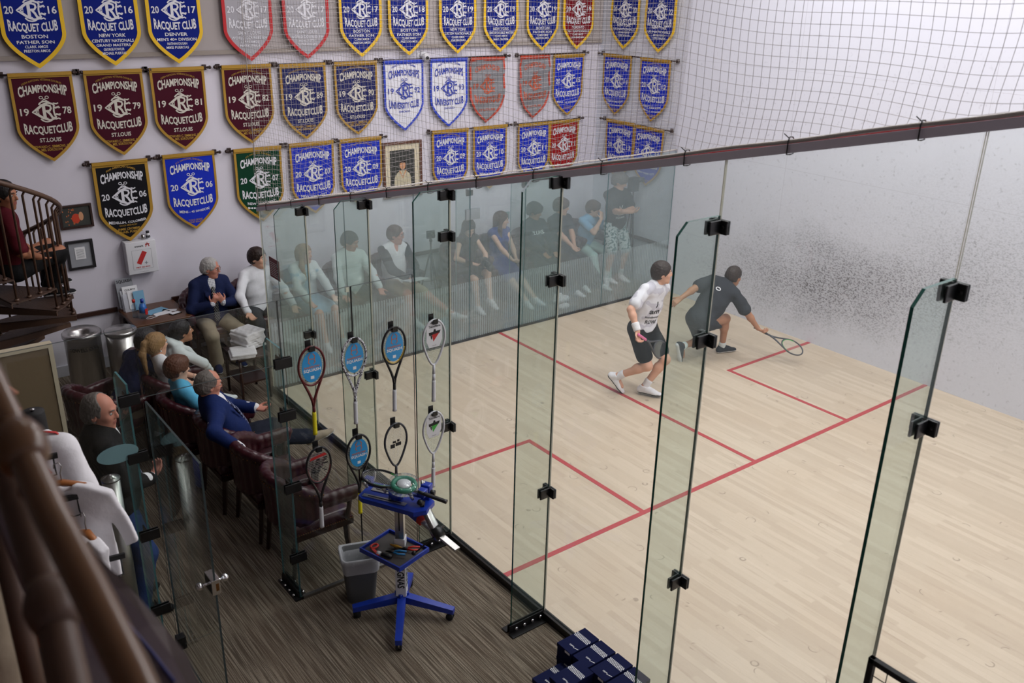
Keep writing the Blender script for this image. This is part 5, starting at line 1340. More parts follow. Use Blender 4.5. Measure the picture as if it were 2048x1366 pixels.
# ------------------------------------------------------------------ shop glass with the racket display
sg = empty('shop_glass_front', (-1.6, -3.61, 0), 'clear glass partition carrying the hanging rackets, with a doorway at its left', 'glass partition')
ws(pane('pane', (-1.38, -3.617, .02), (-.84, -3.605, 2.41), 'shop_glass', 'glass_edge_dim'), sg)
ws(pane('pane', (-.834, -3.617, .02), (-.335, -3.605, 2.41), 'shop_glass', 'glass_edge_dim'), sg)
ws(pane('transom', (-2.30, -3.617, 1.955), (-1.386, -3.605, 2.41), 'shop_glass', 'glass_edge_dim'), sg)
ws(pane('pane', (-3.42, -3.617, .02), (-2.306, -3.605, 2.42), 'shop_glass', 'glass_edge_dim'), sg)
for x in (-1.375, -2.385):
    mb = MB(); mb.prism([(-3.60, .012), (-3.30, .012), (-3.30, 2.0), (-3.36, 2.06), (-3.60, 2.06)], lambda u, v, t: (x+t, u, v), -.006, .006, mi=0, side_mi=1)
    fn_ = ws(mb.build('fin', ['fin_glass', 'glass_edge_pale']), sg)
    for z in (1.96, 1.56, .98, .38):
        mb = MB(); mb.box((x-.018, -3.60, z-.038), (x-.008, -3.53, z+.038), .004).box((x+.008, -3.60, z-.038), (x+.018, -3.53, z+.038), .004).box((x-.062, -3.631, z-.036), (x+.062, -3.62, z+.036), .004).box((x-.062, -3.603, z-.036), (x+.062, -3.596, z+.036), .003)
        mb.build('clamp', 'black_plastic', fn_)
    mb = MB(); mb.box((x-.05, -3.62, 0), (x+.05, -3.30, .012)).box((x-.02, -3.60, 0), (x-.009, -3.31, .07)).box((x+.009, -3.60, 0), (x+.02, -3.31, .07))
    for k in range(4):
        for s_ in (-1, 1): mb.cyl((x+s_*.036, -3.56+.075*k, .012), (x+s_*.036, -3.56+.075*k, .03), .013, n=10, mi=1)
    ws(mb.build('base_shoe', ['dark_metal', 'chrome']), sg)
ws(MB().box((-1.36, -3.625, 0), (-.33, -3.595, .022)).build('floor_channel', 'steel'), sg)
mb = MB(); c = V((-2.50, -3.632, 1.62)); E = [(.125*math.cos(u), .062*math.sin(u)) for u in [2*PI*k/28 for k in range(28)]]
mb.prism(E, lambda u, v, t: (c.x+u, -3.619-t, c.z+v), 0, .001); o = mb.build('oval_mark', 'frosted_mark'); ws(o, sg)
dr = empty('glass_door', (-2.30, -3.63, 0), 'frameless glass door standing open with a chrome lock and round knobs', 'glass door')
mb = MB(); mb.box((-2.306, -4.60, .015), (-2.294, -3.65, 1.945))
for k, f in enumerate(mb.f):
    P = [mb.v[q] for q in f]; mb.mi[k] = 0 if max(p[0] for p in P)-min(p[0] for p in P) < 1e-6 else 1
ws(mb.build('pane', ['shop_glass', 'glass_edge_dim']), dr)
ws(MB().box((-2.325, -4.62, 1.09), (-2.275, -4.50, 1.19), .004).build('lock_case', 'chrome'), dr)
mb = MB()
for s_ in (-1, 1): mb.tube([(-2.30+s_*.02, -4.555, 1.14), (-2.30+s_*.055, -4.555, 1.14)], .009, 8); mb.sphere((-2.30+s_*.075, -4.555, 1.14), (.022, .024, .024), 12, 8)
ws(mb.build('knob', 'chrome'), dr); ws(MB().box((-2.302, -4.6203, 1.115), (-2.284, -4.6195, 1.165)).build('latch_plate', 'brass_nail'), dr)
mb = MB()
for z in (.10,): mb.box((-2.33, -3.70, z-.05), (-2.27, -3.64, z+.05), .004)
ws(mb.build('hinge', 'black_plastic'), dr)

# ------------------------------------------------------------------ stringing machine
sm = empty('stringing_machine', (-.82, -4.17, 0), 'blue and silver racket stringing machine on a four legged stand', 'stringing machine')
hub = V((-.82, -4.17, 0))
for f_ in ((-1.16, -4.03), (-1.08, -4.55), (-.57, -4.49), (-.60, -3.93)):
    e = V((f_[0], f_[1], 0)); d = (e-hub).normalized(); mb = MB()
    mb.add(*(lambda s_: (s_, [(0, 1, 2, 3), (7, 6, 5, 4), (0, 4, 5, 1), (1, 5, 6, 2), (2, 6, 7, 3), (3, 7, 4, 0)]))([tuple(q) for q in [hub+d.cross(V((0, 0, 1)))*.032+V((0, 0, .09)), hub-d.cross(V((0, 0, 1)))*.032+V((0, 0, .09)), hub-d.cross(V((0, 0, 1)))*.032+V((0, 0, .15)), hub+d.cross(V((0, 0, 1)))*.032+V((0, 0, .15)),
        e+d.cross(V((0, 0, 1)))*.024+V((0, 0, .06)), e-d.cross(V((0, 0, 1)))*.024+V((0, 0, .06)), e-d.cross(V((0, 0, 1)))*.024+V((0, 0, .10)), e+d.cross(V((0, 0, 1)))*.024+V((0, 0, .10))]]), False)
    l_ = ws(mb.build('leg', 'blue_paint'), sm)
    c = e-d*.03; mb = MB(); ax = d.cross(V((0, 0, 1)))
    for s_ in (-1, 1): mb.cyl(c+ax*s_*.006+V((0, 0, .028)), c+ax*s_*.022+V((0, 0, .028)), .028, n=14)
    mb.cyl(c+V((0, 0, .05)), c+V((0, 0, .07)), .008, n=8); k_ = mb.build('castor', 'rubber'); k_.parent = l_
ws(MB().box(hub+V((-.04, -.04, .07)), hub+V((.04, .04, .17)), .006).build('hub', 'blue_paint'), sm)
RZ = Matrix.Rotation(-.72, 3, 'Z'); RZt = Matrix.Rotation(-.05, 3, 'Z')
ws(MB().obox(hub+V((0, 0, .40)), (.078, .078, .50), RZ, .004).build('lower_post', 'white_plastic'), sm)
ws(MB().obox(hub+V((0, 0, .76)), (.064, .064, .40), RZ, .004).obox(hub+V((0, 0, .80))+RZ@V((0, -.0325, 0)), (.008, .002, .16), RZ, mi=1).build('upper_post', ['brushed_steel', 'black_plastic']), sm)
mb = MB()
for q in (0, PI/2, -PI/2):
    M_ = Matrix.Rotation(-.72+q, 3, 'Z')
    put_text(mb, 'EAGNAS', 0, -.022, .21, .05, lambda u, v: hub+V((0, 0, .33))+M_@V((v, -.0402, -u)), None, .03)
ws(mb.build('post_lettering', 'ink_black'), sm)
# tool tray
TR = Matrix.Rotation(.28, 3, 'Z'); tc_ = hub+V((-.075, -.04, .58)); mb = MB()
mb.obox(tc_, (.30, .38, .012), TR, .0, 1)
for s_ in (-1, 1): mb.obox(tc_+TR@V((s_*.15, 0, .012)), (.012, .392, .036), TR, .003, 0); mb.obox(tc_+TR@V((0, s_*.19, .012)), (.30, .012, .036), TR, .003, 0)
ws(mb.build('tool_tray', ['blue_paint', 'tray_dark']), sm)
# head: base casting, turntable, mounts
HR = Matrix.Rotation(-1.02, 3, 'Z'); hc = hub+V((-.04, -.02, 1.0)); W = lambda x, y, z: hc+HR@V((x, y, z))
mb = MB(); mb.prism([(-.26, -.07), (-.22, -.095), (.2, -.12), (.27, -.06), (.27, .07), (.2, .11), (-.22, .09), (-.26, .06)], lambda u, v, t: W(u, v, t), -.035, .0); mb.obox(W(.0, 0, -.05), (.12, .10, .04), HR, .01); mb.obox(W(.20, .09, .05), (.07, .06, .13), HR, .01); ws(mb.build('base_casting', 'blue_paint'), sm)
mb = MB(); mb.obox(W(-.06, -.055, .004), (.34, .035, .006), HR); mb.obox(W(-.08, .045, .004), (.26, .05, .006), HR, mi=0); mb.obox(W(-.08, .045, .008), (.2, .006, .003), HR, mi=1); mb.obox(W(-.06, -.055, .008), (.26, .006, .003), HR, mi=1); ws(mb.build('guide_rails', ['brushed_steel', 'black_plastic']), sm)
mb = MB(); mb.cyl(W(0, 0, 0), W(0, 0, .06), .05, n=20); mb.obox(W(0, 0, .07), (.46, .045, .018), HR, .004); mb.obox(W(-.21, 0, .095), (.06, .05, .05), HR, .008); mb.obox(W(.21, 0, .095), (.06, .06, .05), HR, .008); ws(mb.build('turntable', 'blue_paint'), sm)
mb = MB()
for x, y in ((-.2, .06), (-.2, -.06), (.17, .085), (.17, -.085), (-.05, -.07), (.05, .06)):
    mb.tube([W(x, y*.8, .07), W(x, y, .10), W(x*.96, y, .135)], [.011, .013, .008], 8); mb.sphere(W(x*1.02, y*1.15, .11), .013, 8, 6)
ws(mb.build('frame_clamps', 'brushed_steel'), sm)
mb = MB()
for x, y in ((-.25, .02), (.26, .03), (.24, -.11)): mb.cyl(W(x, y, .09), W(x*1.12, y*1.1, .09), .021, n=12)
ws(mb.build('knob', 'black_plastic'), sm)
# tension arm
a0, a1, a2 = hub+V((.01, -.05, .90)), V((-.72, -4.52, .80)), V((-.66, -4.80, .80)); mb = MB()
a0 = V((-.80, -4.20, .92)); a1 = V((-.735, -4.50, .845)); a2 = V((-.695, -4.72, .80))
ws(MB().bar(a0, (a0+a1)/2, .055, .05, bev=.006).bar((a0+a1)/2, (a0+a1)/2+(a1-a0)*.14, .057, .046, bev=.004, mi=1).build('arm_root', ['blue_paint', 'tool_red']), sm)
ws(MB().bar((a0+a1)/2, a2, .048, .018, bev=.002).build('tension_bar', 'brushed_steel'), sm)
ws(MB().bar(a1+V((-.01, .10, .13)), a1+V((.0, -.01, .02)), .06, .045, bev=.012).build('tension_head', 'steel'), sm)
mb = MB(); mb.cyl(a1+V((-.03, -.03, -.01)), a1+V((.035, -.03, .01)), .048, n=20); mb.cyl(a1+V((.03, -.0, .0)), a1+V((.09, .02, .0)), .008, n=8); mb.tube([a1+V((-.02, -.02, -.03)), a1+V((-.12, .06, -.16))], .005, 6); mb.sphere(a1+V((-.13, .07, -.17)), .018, 10, 8); mb.obox(a1+V((-.02, .12, .15)), (.03, .05, .06), RZ, .004); ws(mb.build('tension_drum', 'black_plastic'), sm)
r_ = racket('black and green racket clamped flat on the stringing machine', 'black', 'black', None, 'racket being strung', inner='green'); place_racket(r_, (-.715, -4.62, 1.135), (-1.0, -4.00, 1.165), (0, 0, 1))
c = V((-.875, -4.335, 1.185)); mb = MB(); tl = Matrix.Rotation(.12, 3, 'X')
mb.tube([c+tl@V((.075*math.cos(u), .075*math.sin(u), 0)) for u in [2*PI*k/24 for k in range(24)]], .019, 10, closed=True, mi=0); mb.cyl(c+tl@V((0, 0, -.012)), c+tl@V((0, 0, .014)), .048, n=24, mi=1)
o = empty('string_reel', c-V((0, 0, .02)), 'green reel of racket string in clear packaging on the stringing machine', 'string reel')
ws(mb.build('coil', ['green_ring', 'white_plastic']), o); mb = MB(); mb.lathe([(.02, -.022), (.112, -.022), (.116, .0), (.105, .024), (.02, .026)], c, 28, rot=tl); ws(mb.build('clear_package', 'clear_pack'), o)
# tools on the tray
def tool(name, label, build):
    mb = MB(); ms = build(mb); return tag(mb.build(name, ms), label, 'tool', 'hand tools on the tray')
tz = tc_.z+.02; T_ = lambda x, y, z=0: V((tc_.x, tc_.y, tz))+TR@V((x, y, z))
def sc(mb): mb.tube([T_(-.07+.03*math.cos(u), .13+.022*math.sin(u), .004) for u in [2*PI*k/12 for k in range(12)]], .008, 6, closed=True); mb.bar(T_(-.10, .12, .004), T_(-.13, .03, .004), .02, .008); return ['tool_red']
tool('tape_dispenser', 'red ring tool at the back of the tray', sc)
def sc(mb): mb.tube([T_(-.11, .02, .006), T_(-.09, -.06, .006)], .014, 8, mi=0); mb.cyl(T_(-.112, .03, .006), T_(-.117, .055, .006), .016, n=10, mi=1); return ['black_plastic', 'white_plastic']
tool('marker', 'black and white tube lying on the tray', sc)
def pl(x, y, a, col):
    def f(mb):
        R_ = Matrix.Rotation(a, 3, 'Z'); Q = lambda u, v: T_(x, y, .008)+TR@(R_@V((u, v, 0)))
        for s_ in (-1, 1): mb.tube([Q(s_*.006, .0), Q(s_*.022, -.04), Q(s_*.018, -.09)], .007, 6, mi=0)
        mb.tube([Q(0, -.005), Q(0, .02), Q(0, .06)], [.012, .012, .003], 6, mi=1); return [col, 'dark_metal']
    return f
tool('pliers', 'blue handled pliers on the tray', pl(-.04, -.03, .5, 'tool_blue')); tool('pliers', 'red handled pliers on the tray', pl(.05, -.08, .7, 'tool_red'))
def aw(mb): mb.tube([T_(.01, .05, .01), T_(.02, .0, .01), T_(.035, -.05, .01)], [.006, .012, .002], 8); return ['tool_yellow']
tool('awl', 'yellow handled awl on the tray', aw)

# ------------------------------------------------------------------ waste bin, boxes, grid panel
t = empty('waste_bin', (-.985, -3.83, 0), 'grey plastic waste bin with a clear liner on the carpet', 'bin', rz=-.35)
def rr(w_, d_, r_=.04, n=5):
    P = []
    for cx_, cy_, a0_ in ((w_-r_, d_-r_, 0), (-w_+r_, d_-r_, 90), (-w_+r_, -d_+r_, 180), (w_-r_, -d_+r_, 270)):
        for k in range(n+1): a = math.radians(a0_+90*k/n); P.append((cx_+r_*math.cos(a), cy_+r_*math.sin(a)))
    return P
def loft(mb, secs, mi=None, cap=(True, False), sm=True):
    n = len(secs[0]); vs = [p for s_ in secs for p in s_]; fs = [(i*n+k, i*n+(k+1) % n, (i+1)*n+(k+1) % n, (i+1)*n+k) for i in range(len(secs)-1) for k in range(n)]
    mb.add(vs, fs, sm, mi)
    if cap[0]: mb.add(secs[0], [tuple(range(n-1, -1, -1))], False, mi)
    if cap[1]: mb.add(secs[-1], [tuple(range(n))], False, mi)
S3 = lambda w_, d_, z, wob=0, ph=0: [(x+wob*math.sin(5*x*20+ph), y+wob*math.cos(y*90+ph), z+wob*math.sin(x*60+y*70+ph)) for x, y in rr(w_, d_)]
mb = MB(); loft(mb, [S3(.105, .085, .0), S3(.135, .112, .385), S3(.138, .115, .39), S3(.130, .107, .385), S3(.10, .08, .012)], cap=(True, True)); mb.build('body', 'bin_grey', t)
mb = MB(); loft(mb, [S3(.09, .07, .06, .006), S3(.122, .10, .30, .006, 1), S3(.133, .110, .395, .004, 2), S3(.146, .122, .40, .004, 3), S3(.142, .118, .36, .004), S3(.137, .115, .27, .005, 2)], cap=(False, False)); mb.build('liner', 'clear_liner', t)
def shoebox(x, y, z, label, rz=0.0):
    t = empty('shoe_box', (x, y, z), label, 'box', 'navy shoe boxes stacked by the glass', rz)
    MB().box((-.125, -.07, 0), (.125, .07, .085)).build('box_body', 'box_navy', t)
    MB().box((-.128, -.073, .083), (.128, .073, .112), .002).build('lid', 'box_navy', t)
    mb = MB()
    for k in range(11):
        for j in range(4): mb.box((.02+.011*j, -.068+.0125*k+(.006 if j % 2 else 0), .1121), (.028+.011*j, -.061+.0125*k+(.006 if j % 2 else 0), .1128))
    put_text(mb, 'Ohm', 0, 0, .04, .012, lambda u, v: V((-.06-v, -.01-u, .1128)), None, .02)
    ribbon(mb, [(-.072, -.03), (-.060, -.07)], .004, lambda u, v: V((u, v, .1128)))
    mb.box((-.1287, -.06, .088), (-.1282, -.01, .106)); mb.build('lid_print', 'ink_white', t); return t
for k, (x, y, z, lb) in enumerate(((-.16, -5.40, .112, 'navy box at the far end of the stack by the glass wall'), (-.16, -5.40, 0, 'navy box under the farthest box of the stack'), (-.155, -5.56, .112, 'navy box second from the far end in the upper row by the glass'),
                     (-.155, -5.56, 0, 'navy box on the floor under the second box from the far end'), (-.43, -5.47, 0, 'navy box on the floor at the left of the stack'), (-.41, -5.62, .112, 'navy box at the left of the upper layer'), (-.41, -5.63, 0, 'navy box on the floor under the left upper box'),
                     (-.15, -5.72, .112, 'navy box third from the far end in the upper row'), (-.15, -5.72, 0, 'navy box on the floor under the third upper box'), (-.15, -5.88, .112, 'navy box nearest the camera in the upper row'), (-.15, -5.88, 0, 'navy box on the floor nearest the camera'))):
    shoebox(x, y, z, lb)
t = empty('grid_panel', (-.75, -8.26, 0), 'black wire grid display panel with a square frame near the camera', 'grid panel')
mb = MB(); y0, y1_, zt = -7.66, -8.86, 2.0
mb.box((-.7625, y0-.025, 0), (-.7375, y0, zt), .003).box((-.7625, y1_, 0), (-.7375, y1_+.025, zt), .003).box((-.7625, y1_, zt-.025), (-.7375, y0, zt), .003).box((-.7625, y1_, .0), (-.7375, y0, .025), .003); ws(mb.build('frame', 'black_matt'), t)
mb = MB()
for k in range(1, 15): mb.cyl((-.75, y0-.08*k, .02), (-.75, y0-.08*k, zt-.02), .0022, n=5)
for k in range(1, 25): mb.cyl((-.75, y1_, zt-.08*k), (-.75, y0, zt-.08*k), .0022, n=5)
ws(mb.build('wire_mesh', 'black_matt'), t)

# ------------------------------------------------------------------ things on and by the banner wall
def framed(x0, x1, z0, z1, fr, matc, label, w_=.03, inner=None, pic='picture_dark', tilt=0):
    t = empty('picture_frame', ((x0+x1)/2, YB, z0), label, 'picture'); y = YB-.03
    O = [(x0, z0), (x1, z0), (x1, z1), (x0, z1)]; I = [(x0+w_, z0+w_), (x1-w_, z0+w_), (x1-w_, z1-w_), (x0+w_, z1-w_)]
    mb = MB(); mb.ring(O, I, lambda u, v, t_: (u, YB-.004-t_, v), 0, .03); ws(mb.build('frame', fr), t)
    ws(MB().box((x0+w_*.9, YB-.016, z0+w_*.9), (x1-w_*.9, YB-.006, z1-w_*.9)).build('mat', matc), t)
    if inner:
        a = inner; ws(MB().box((x0+a, YB-.019, z0+a), (x1-a, YB-.0155, z1-a)).build('picture', pic), t)
    return t
t = framed(2.49, 3.11, 1.555, 2.325, 'frame_walnut', 'mat_cream', 'framed portrait of a person in a cream sweater between blue banners', .035, .115)
mb = MB(); y = YB-.0195; cx_ = 2.80
mb.prism([(.12*math.cos(u)*1.1+cx_, 1.80+.13*math.sin(u)) for u in [PI*k/12 for k in range(13)]]+[(cx_-.14, 1.68), (cx_+.14, 1.68)], lambda u, v, q: (u, y-q, v), 0, .002, mi=0)
mb.prism([(cx_+.045*math.cos(u), 2.0+.062*math.sin(u)) for u in [2*PI*k/16 for k in range(16)]], lambda u, v, q: (u, y-q, v), .002, .004, mi=1)
mb.prism([(cx_+.05*math.cos(u), 2.035+.035*math.sin(u)) for u in [PI*k/10 for k in range(11)]], lambda u, v, q: (u, y-q, v), .004, .005, mi=2)
ribbon(mb, [(cx_-.05, 1.93), (cx_, 1.83), (cx_+.05, 1.93)], .02, lambda u, v: (u, y-.003, v), 1)
ws(mb.build('portrait', ['picture_cream', 'picture_skin', 'hair_dark']), t)
t = framed(-1.60, -1.255, 1.72, 1.985, 'frame_dark', 'picture_dark', 'dark framed photograph of figures in red under warm lights by the stair', .022, .03)
mb = MB(); y = YB-.0195; rs = random.Random(3)
for k in range(26): a, b_ = rs.uniform(-1.56, -1.40), rs.uniform(1.76, 1.95); mb.prism([(a+.006*math.cos(u), b_+.009*math.sin(u)) for u in [2*PI*q/6 for q in range(6)]], lambda u, v, q: (u, y-q, v), 0, .001, mi=2)
mb.prism([(-1.43+.045*math.cos(u), 1.83+.055*math.sin(u)) for u in [2*PI*q/12 for q in range(12)]], lambda u, v, q: (u, y-q, v), 0, .0015, mi=0)
mb.prism([(-1.375+.025*math.cos(u), 1.85+.05*math.sin(u)) for u in [2*PI*q/12 for q in range(12)]], lambda u, v, q: (u, y-q, v), 0, .0016, mi=1)
ws(mb.build('photo_figures', ['picture_red', 'picture_skin', 'logo_orange']), t)
t = framed(-1.585, -1.30, 1.247, 1.58, 'frame_black', 'mat_grey', 'black framed certificate on the wall below the framed photograph', .026)
ws(MB().box((-1.50, YB-.02, 1.36), (-1.39, YB-.0155, 1.50)).build('certificate', 'paper'), t)
mb = MB(); [ribbon(mb, [(-1.485, 1.38+.013*k), (-1.405, 1.38+.013*k)], .003, lambda u, v: (u, YB-.0205, v)) for k in range(8)]; ws(mb.build('print', 'ink_black'), t)
t = empty('first_aid_cabinet', (-.81, YB, 1.12), 'white wall mounted first aid box with a red bandage sign', 'first aid box')
ws(MB().box((-.985, YB-.14, 1.115), (-.645, YB-.001, 1.50), .008).build('cabinet', 'white_plastic'), t)
mb = MB(); yy = YB-.1412; mf = lambda u, v: V((-.815+u, yy, 1.30+v))
ribbon(mb, [(-.11, -.13), (.11, -.13), (.11, .10), (-.11, .10), (-.11, -.13)], .003, mf, 2)
put_text(mb, 'aramark', -.02, .135, .10, .022, mf, None, .02, 0); ribbon(mb, [(.055, .13), (.075, .175), (.095, .13)], .012, mf, 1); ribbon(mb, [(.05, .158), (.10, .158)], .012, mf, 1)
ribbon(mb, [(-.045, -.065), (.035, .075)], .055, mf, 1); ribbon(mb, [(.02, -.06), (.06, -.06)], .008, mf, 2); ribbon(mb, [(.04, -.08), (.04, -.04)], .008, mf, 2)
put_text(mb, 'FIRST AID BOX', 0, -.115, .16, .016, mf, None, .02, 1); put_text(mb, 'aramark.com', 0, -.165, .10, .010, mf, None, .0, 2)
ws(mb.build('door_print', ['ink_black', 'red_ink', 'mat_grey']), t)
mb = MB(); mb.lathe([(.022, 0), (.024, .005), (.024, .06), (.018, .068), (.018, .085), (.001, .086)], (-.70, YB-.07, 1.50), 14, mi=0); mb.cyl((-.70, YB-.07, 1.57), (-.70, YB-.07, 1.592), .019, n=14, mi=1); mb.cyl((-.70, YB-.07, 1.515), (-.70, YB-.07, 1.545), .0245, n=14, mi=1)
tag(mb.build('bottle', ['white_plastic', 'ink_black']), 'small white bottle with dark cap on top of the first aid box', 'bottle')
mb = MB(); mb.lathe([(.02, 0), (.022, .005), (.022, .055), (.001, .058)], (-.755, YB-.07, 1.50), 14); tag(mb.build('spray_can', 'steel'), 'small silver canister beside the bottle on the first aid box', 'canister')
t = empty('security_camera', (3.15, YB-.02, 3.41), 'round white security camera on the ledge between the banner rows', 'security camera')
mb = MB(); mb.cyl((3.15, YB-.001, 3.44), (3.15, YB-.06, 3.44), .05, n=16); mb.sphere((3.15, YB-.10, 3.42), .055, 16, 12); mb.box((3.07, YB-.02, 3.38), (3.23, YB-.001, 3.47), .004); ws(mb.build('housing', 'white_plastic'), t); mb = MB(); mb.sphere((3.145, YB-.145, 3.41), .026, 12, 8); ws(mb.build('lens', 'black_plastic'), t)
# dark wood table with leaflets, bottle and papers
t = empty('side_table', (-.82, 1.36, 0), 'worn dark wooden side table against the wall beside the seated man', 'table')
ws(MB().box((-1.14, 1.02, .665), (-.50, 1.71, .70), .008).build('tabletop', 'table_wood'), t); ws(MB().box((-1.10, 1.06, .58), (-.54, 1.68, .666)).build('apron', 'chair_wood'), t)
for x in (-1.09, -.55):
    for y in (1.07, 1.66): ws(MB().tube([(x, y, .59), (x, y, 0)], [.026, .018], 8).build('leg', 'chair_wood'), t)
t = empty('leaflet_holder', (-1.02, 1.62, .70), 'clear rack of squash magazines and leaflets on the side table', 'leaflet holder')
mb = MB()
for k in range(3): mb.obox((-1.02+.01*k, 1.66-.05*k, .84-.03*k), (.20, .004, .26), Matrix.Rotation(-.22, 3, 'X'))
ws(mb.build('rack', 'clear_liner'), t)
RX = Matrix.Rotation(-.22, 3, 'X')
for (x, y, z, w_, h_, m_) in ((-1.04, 1.655, .905, .19, .34, 'mat_grey'), (-1.0, 1.61, .865, .17, .24, 'paper'), (-.985, 1.565, .835, .12, .22, 'paper'), (-.93, 1.535, .825, .12, .22, 'paper_blue')):
    mb = MB(); mb.obox((x, y, z), (w_, .006, h_), RX)
    ws(mb.build('leaflet', m_), t)
mb = MB(); mf = lambda u, v: V((-1.04, 1.6505, .905))+RX@V((u, -.001, v)); put_text(mb, 'SQUASH', 0, .12, .17, .034, mf, None, .02, 0); mf2 = lambda u, v: V((-1.0, 1.6055, .865))+RX@V((u, -.001, v)); put_text(mb, 'COURTS', 0, .07, .12, .02, mf2, None, .01, 0)
ws(mb.build('cover_title', 'ink_black'), t)
t = empty('sanitizer_bottle', (-.98, 1.25, .70), 'clear bottle of blue and red liquid with a blue cap on the side table', 'bottle')
mb = MB(); mb.lathe([(.04, 0), (.046, .01), (.046, .13), (.03, .175), (.016, .19)], (-.98, 1.25, .70), 18); ws(mb.build('body', 'water'), t)
mb = MB(); mb.lathe([(.043, .07), (.043, .13), (.028, .172), (.002, .174)], (-.98, 1.25, .70), 18); ws(mb.build('liquid', 'sanitizer'), t); mb = MB(); mb.cyl((-.98, 1.25, .888), (-.98, 1.25, .93), .019, n=14); ws(mb.build('cap', 'blue_paint'), t)
mb = MB(); mb.obox((-.955, 1.209, .785), (.035, .004, .07), Matrix.Rotation(.4, 3, 'Z')); ws(mb.build('label_patch', 'red_ink'), t)
mb = MB(); mb.lathe([(.03, 0), (.032, .01), (.032, .14), (.015, .17), (.015, .19)], (-1.05, 1.33, .70), 14, mi=0); mb.cyl((-1.05, 1.33, .88), (-1.05, 1.33, .915), .018, n=12, mi=1); tag(mb.build('bottle', ['water', 'tool_red']), 'slim clear bottle with orange cap behind the blue bottle', 'bottle')
for (x, y, w_, h_, r0, m_, lb) in ((-.80, 1.40, .26, .14, .35, 'paper_blue', 'blue and white leaflet lying on the side table'), (-.76, 1.28, .20, .10, .1, 'paper', 'white envelope lying on the side table'), (-.66, 1.34, .16, .07, -.5, 'paper', 'small white slip lying on the side table')):
    mb = MB(); mb.obox((x, y, .703), (w_, h_, .004), Matrix.Rotation(r0, 3, 'Z')); tag(mb.build('leaflet', m_), lb, 'paper')
mb = MB(); mb.obox((-.64, 1.20, .705), (.13, .075, .008), Matrix.Rotation(.3, 3, 'Z'), .002, 0); mb.obox((-.64, 1.20, .7095), (.11, .06, .001), Matrix.Rotation(.3, 3, 'Z'), 0, 1); tag(mb.build('phone', ['black_plastic', 'paper']), 'phone in dark case lying at the front of the side table', 'phone')
mb = MB(); mb.tube([(-.93+.07*math.cos(u)+.06*u/6, 1.21+.035*math.sin(u*1.2), .704) for u in [k*.5 for k in range(14)]], .003, 5); tag(mb.build('charging_cable', 'white_plastic'), 'white looped cable beside the blue bottle', 'cable')
# steel bins
t = empty('towel_bin', (-1.70, 1.06, 0), 'stainless steel bin with an open funnel top lettered TOWELS ONLY', 'bin')
mb = MB(); mb.lathe([(.185, 0), (.185, .70), (.20, .705), (.20, .745), (.18, .765), (.115, .715), (.11, .60)], n=36, c=(-1.70, 1.06, 0), cap=False); mb.lathe([(.001, .61), (.11, .60)], (-1.70, 1.06, 0), 24, mi=1, cap=False); ws(mb.build('body', ['brushed_steel', 'black_matt']), t)
mb = MB(); put_text(mb, 'TOWELS ONLY', 0, .58, .34, .038, lambda u, v: V((-1.70+.187*math.sin(u/.187-.12), 1.06-.187*math.cos(u/.187-.12), v)), None, .02); ws(mb.build('lettering', 'ink_black'), t)
t = empty('steel_bin', (-1.33, .93, 0), 'stainless steel bin with a flat domed lid beside the towel bin', 'bin')
mb = MB(); mb.lathe([(.16, 0), (.16, .70)], (-1.33, .93, 0), 32); ws(mb.build('body', 'brushed_steel'), t); mb = MB(); mb.lathe([(.17, .70), (.172, .735), (.155, .745), (.02, .76), (.001, .761)], (-1.33, .93, 0), 32); ws(mb.build('lid', 'brushed_steel'), t)
# stool with towels at the glass corner
t = empty('two_tier_stool', (-.25, .08, 0), 'dark wooden two tier stool carrying white towels at the glass corner', 'stool')
ws(MB().box((-.44, -.16, .50), (-.07, .30, .53), .006).build('top', 'chair_wood'), t); ws(MB().box((-.42, -.14, .22), (-.09, .28, .24), .004).build('shelf', 'chair_wood'), t)
for x in (-.415, -.095):
    for y in (-.135, .275): ws(MB().tube([(x, y, .50), (x, y, .36), (x, y, .30), (x, y, .1), (x, y, 0)], [.02, .014, .022, .016, .014], 8).build('leg', 'chair_wood'), t)
def towel(x, y, z, w_, d_, hh, rz, label, seed):
    f = SDF((x-.3, y-.3, z-.05), (x+.3, y+.3, z+hh+.08), .009); Rt = rotz(rz)
    for k in range(max(1, int(hh/.028))):
        zz = z+.016+.028*k; j = .012*math.sin(seed+k*2.1)
        a = A([x, y, zz])+Rt@A([-w_/2+.02+j, 0, 0]); b_ = A([x, y, zz])+Rt@A([w_/2-.02+j, 0, .0])
        f.put(A([x-.25, y-.25, zz-.02]), A([x+.25, y+.25, zz+.02]), lambda X, Y, Z, zz=zz, j=j: (lambda u, v: np.sqrt(np.maximum(np.abs(u-j)-w_/2+.012, 0)**2+np.maximum(np.abs(v)-d_/2+.012, 0)**2+np.maximum(np.abs(Z-zz)-.003, 0)**2)-.012)((X-x)*Rt[0, 0]+(Y-y)*Rt[1, 0], (X-x)*Rt[0, 1]+(Y-y)*Rt[1, 1]), .004)
    f.wrinkle(.0045, 45, seed); vs, F = f.mesh(); o = mesh_np('folded_towel', vs, F, 'towel_white'); return tag(o, label, 'towel', 'white towels on the stool')
towel(-.19, .17, .53, .27, .28, .20, .35, 'tall stack of folded white towels at the right of the stool', 1); towel(-.34, -.04, .53, .27, .27, .06, -.25, 'crumpled white towel draped over the near left of the stool', 5)
mb = MB(); mb.box((-.012, -.44, 1.42), (-.009, -.19, 1.64)); o = mb.build('notice_sign', 'sign_burgundy'); tag(o, 'burgundy notice with pale text fixed to the side glass near the corner', 'sign')
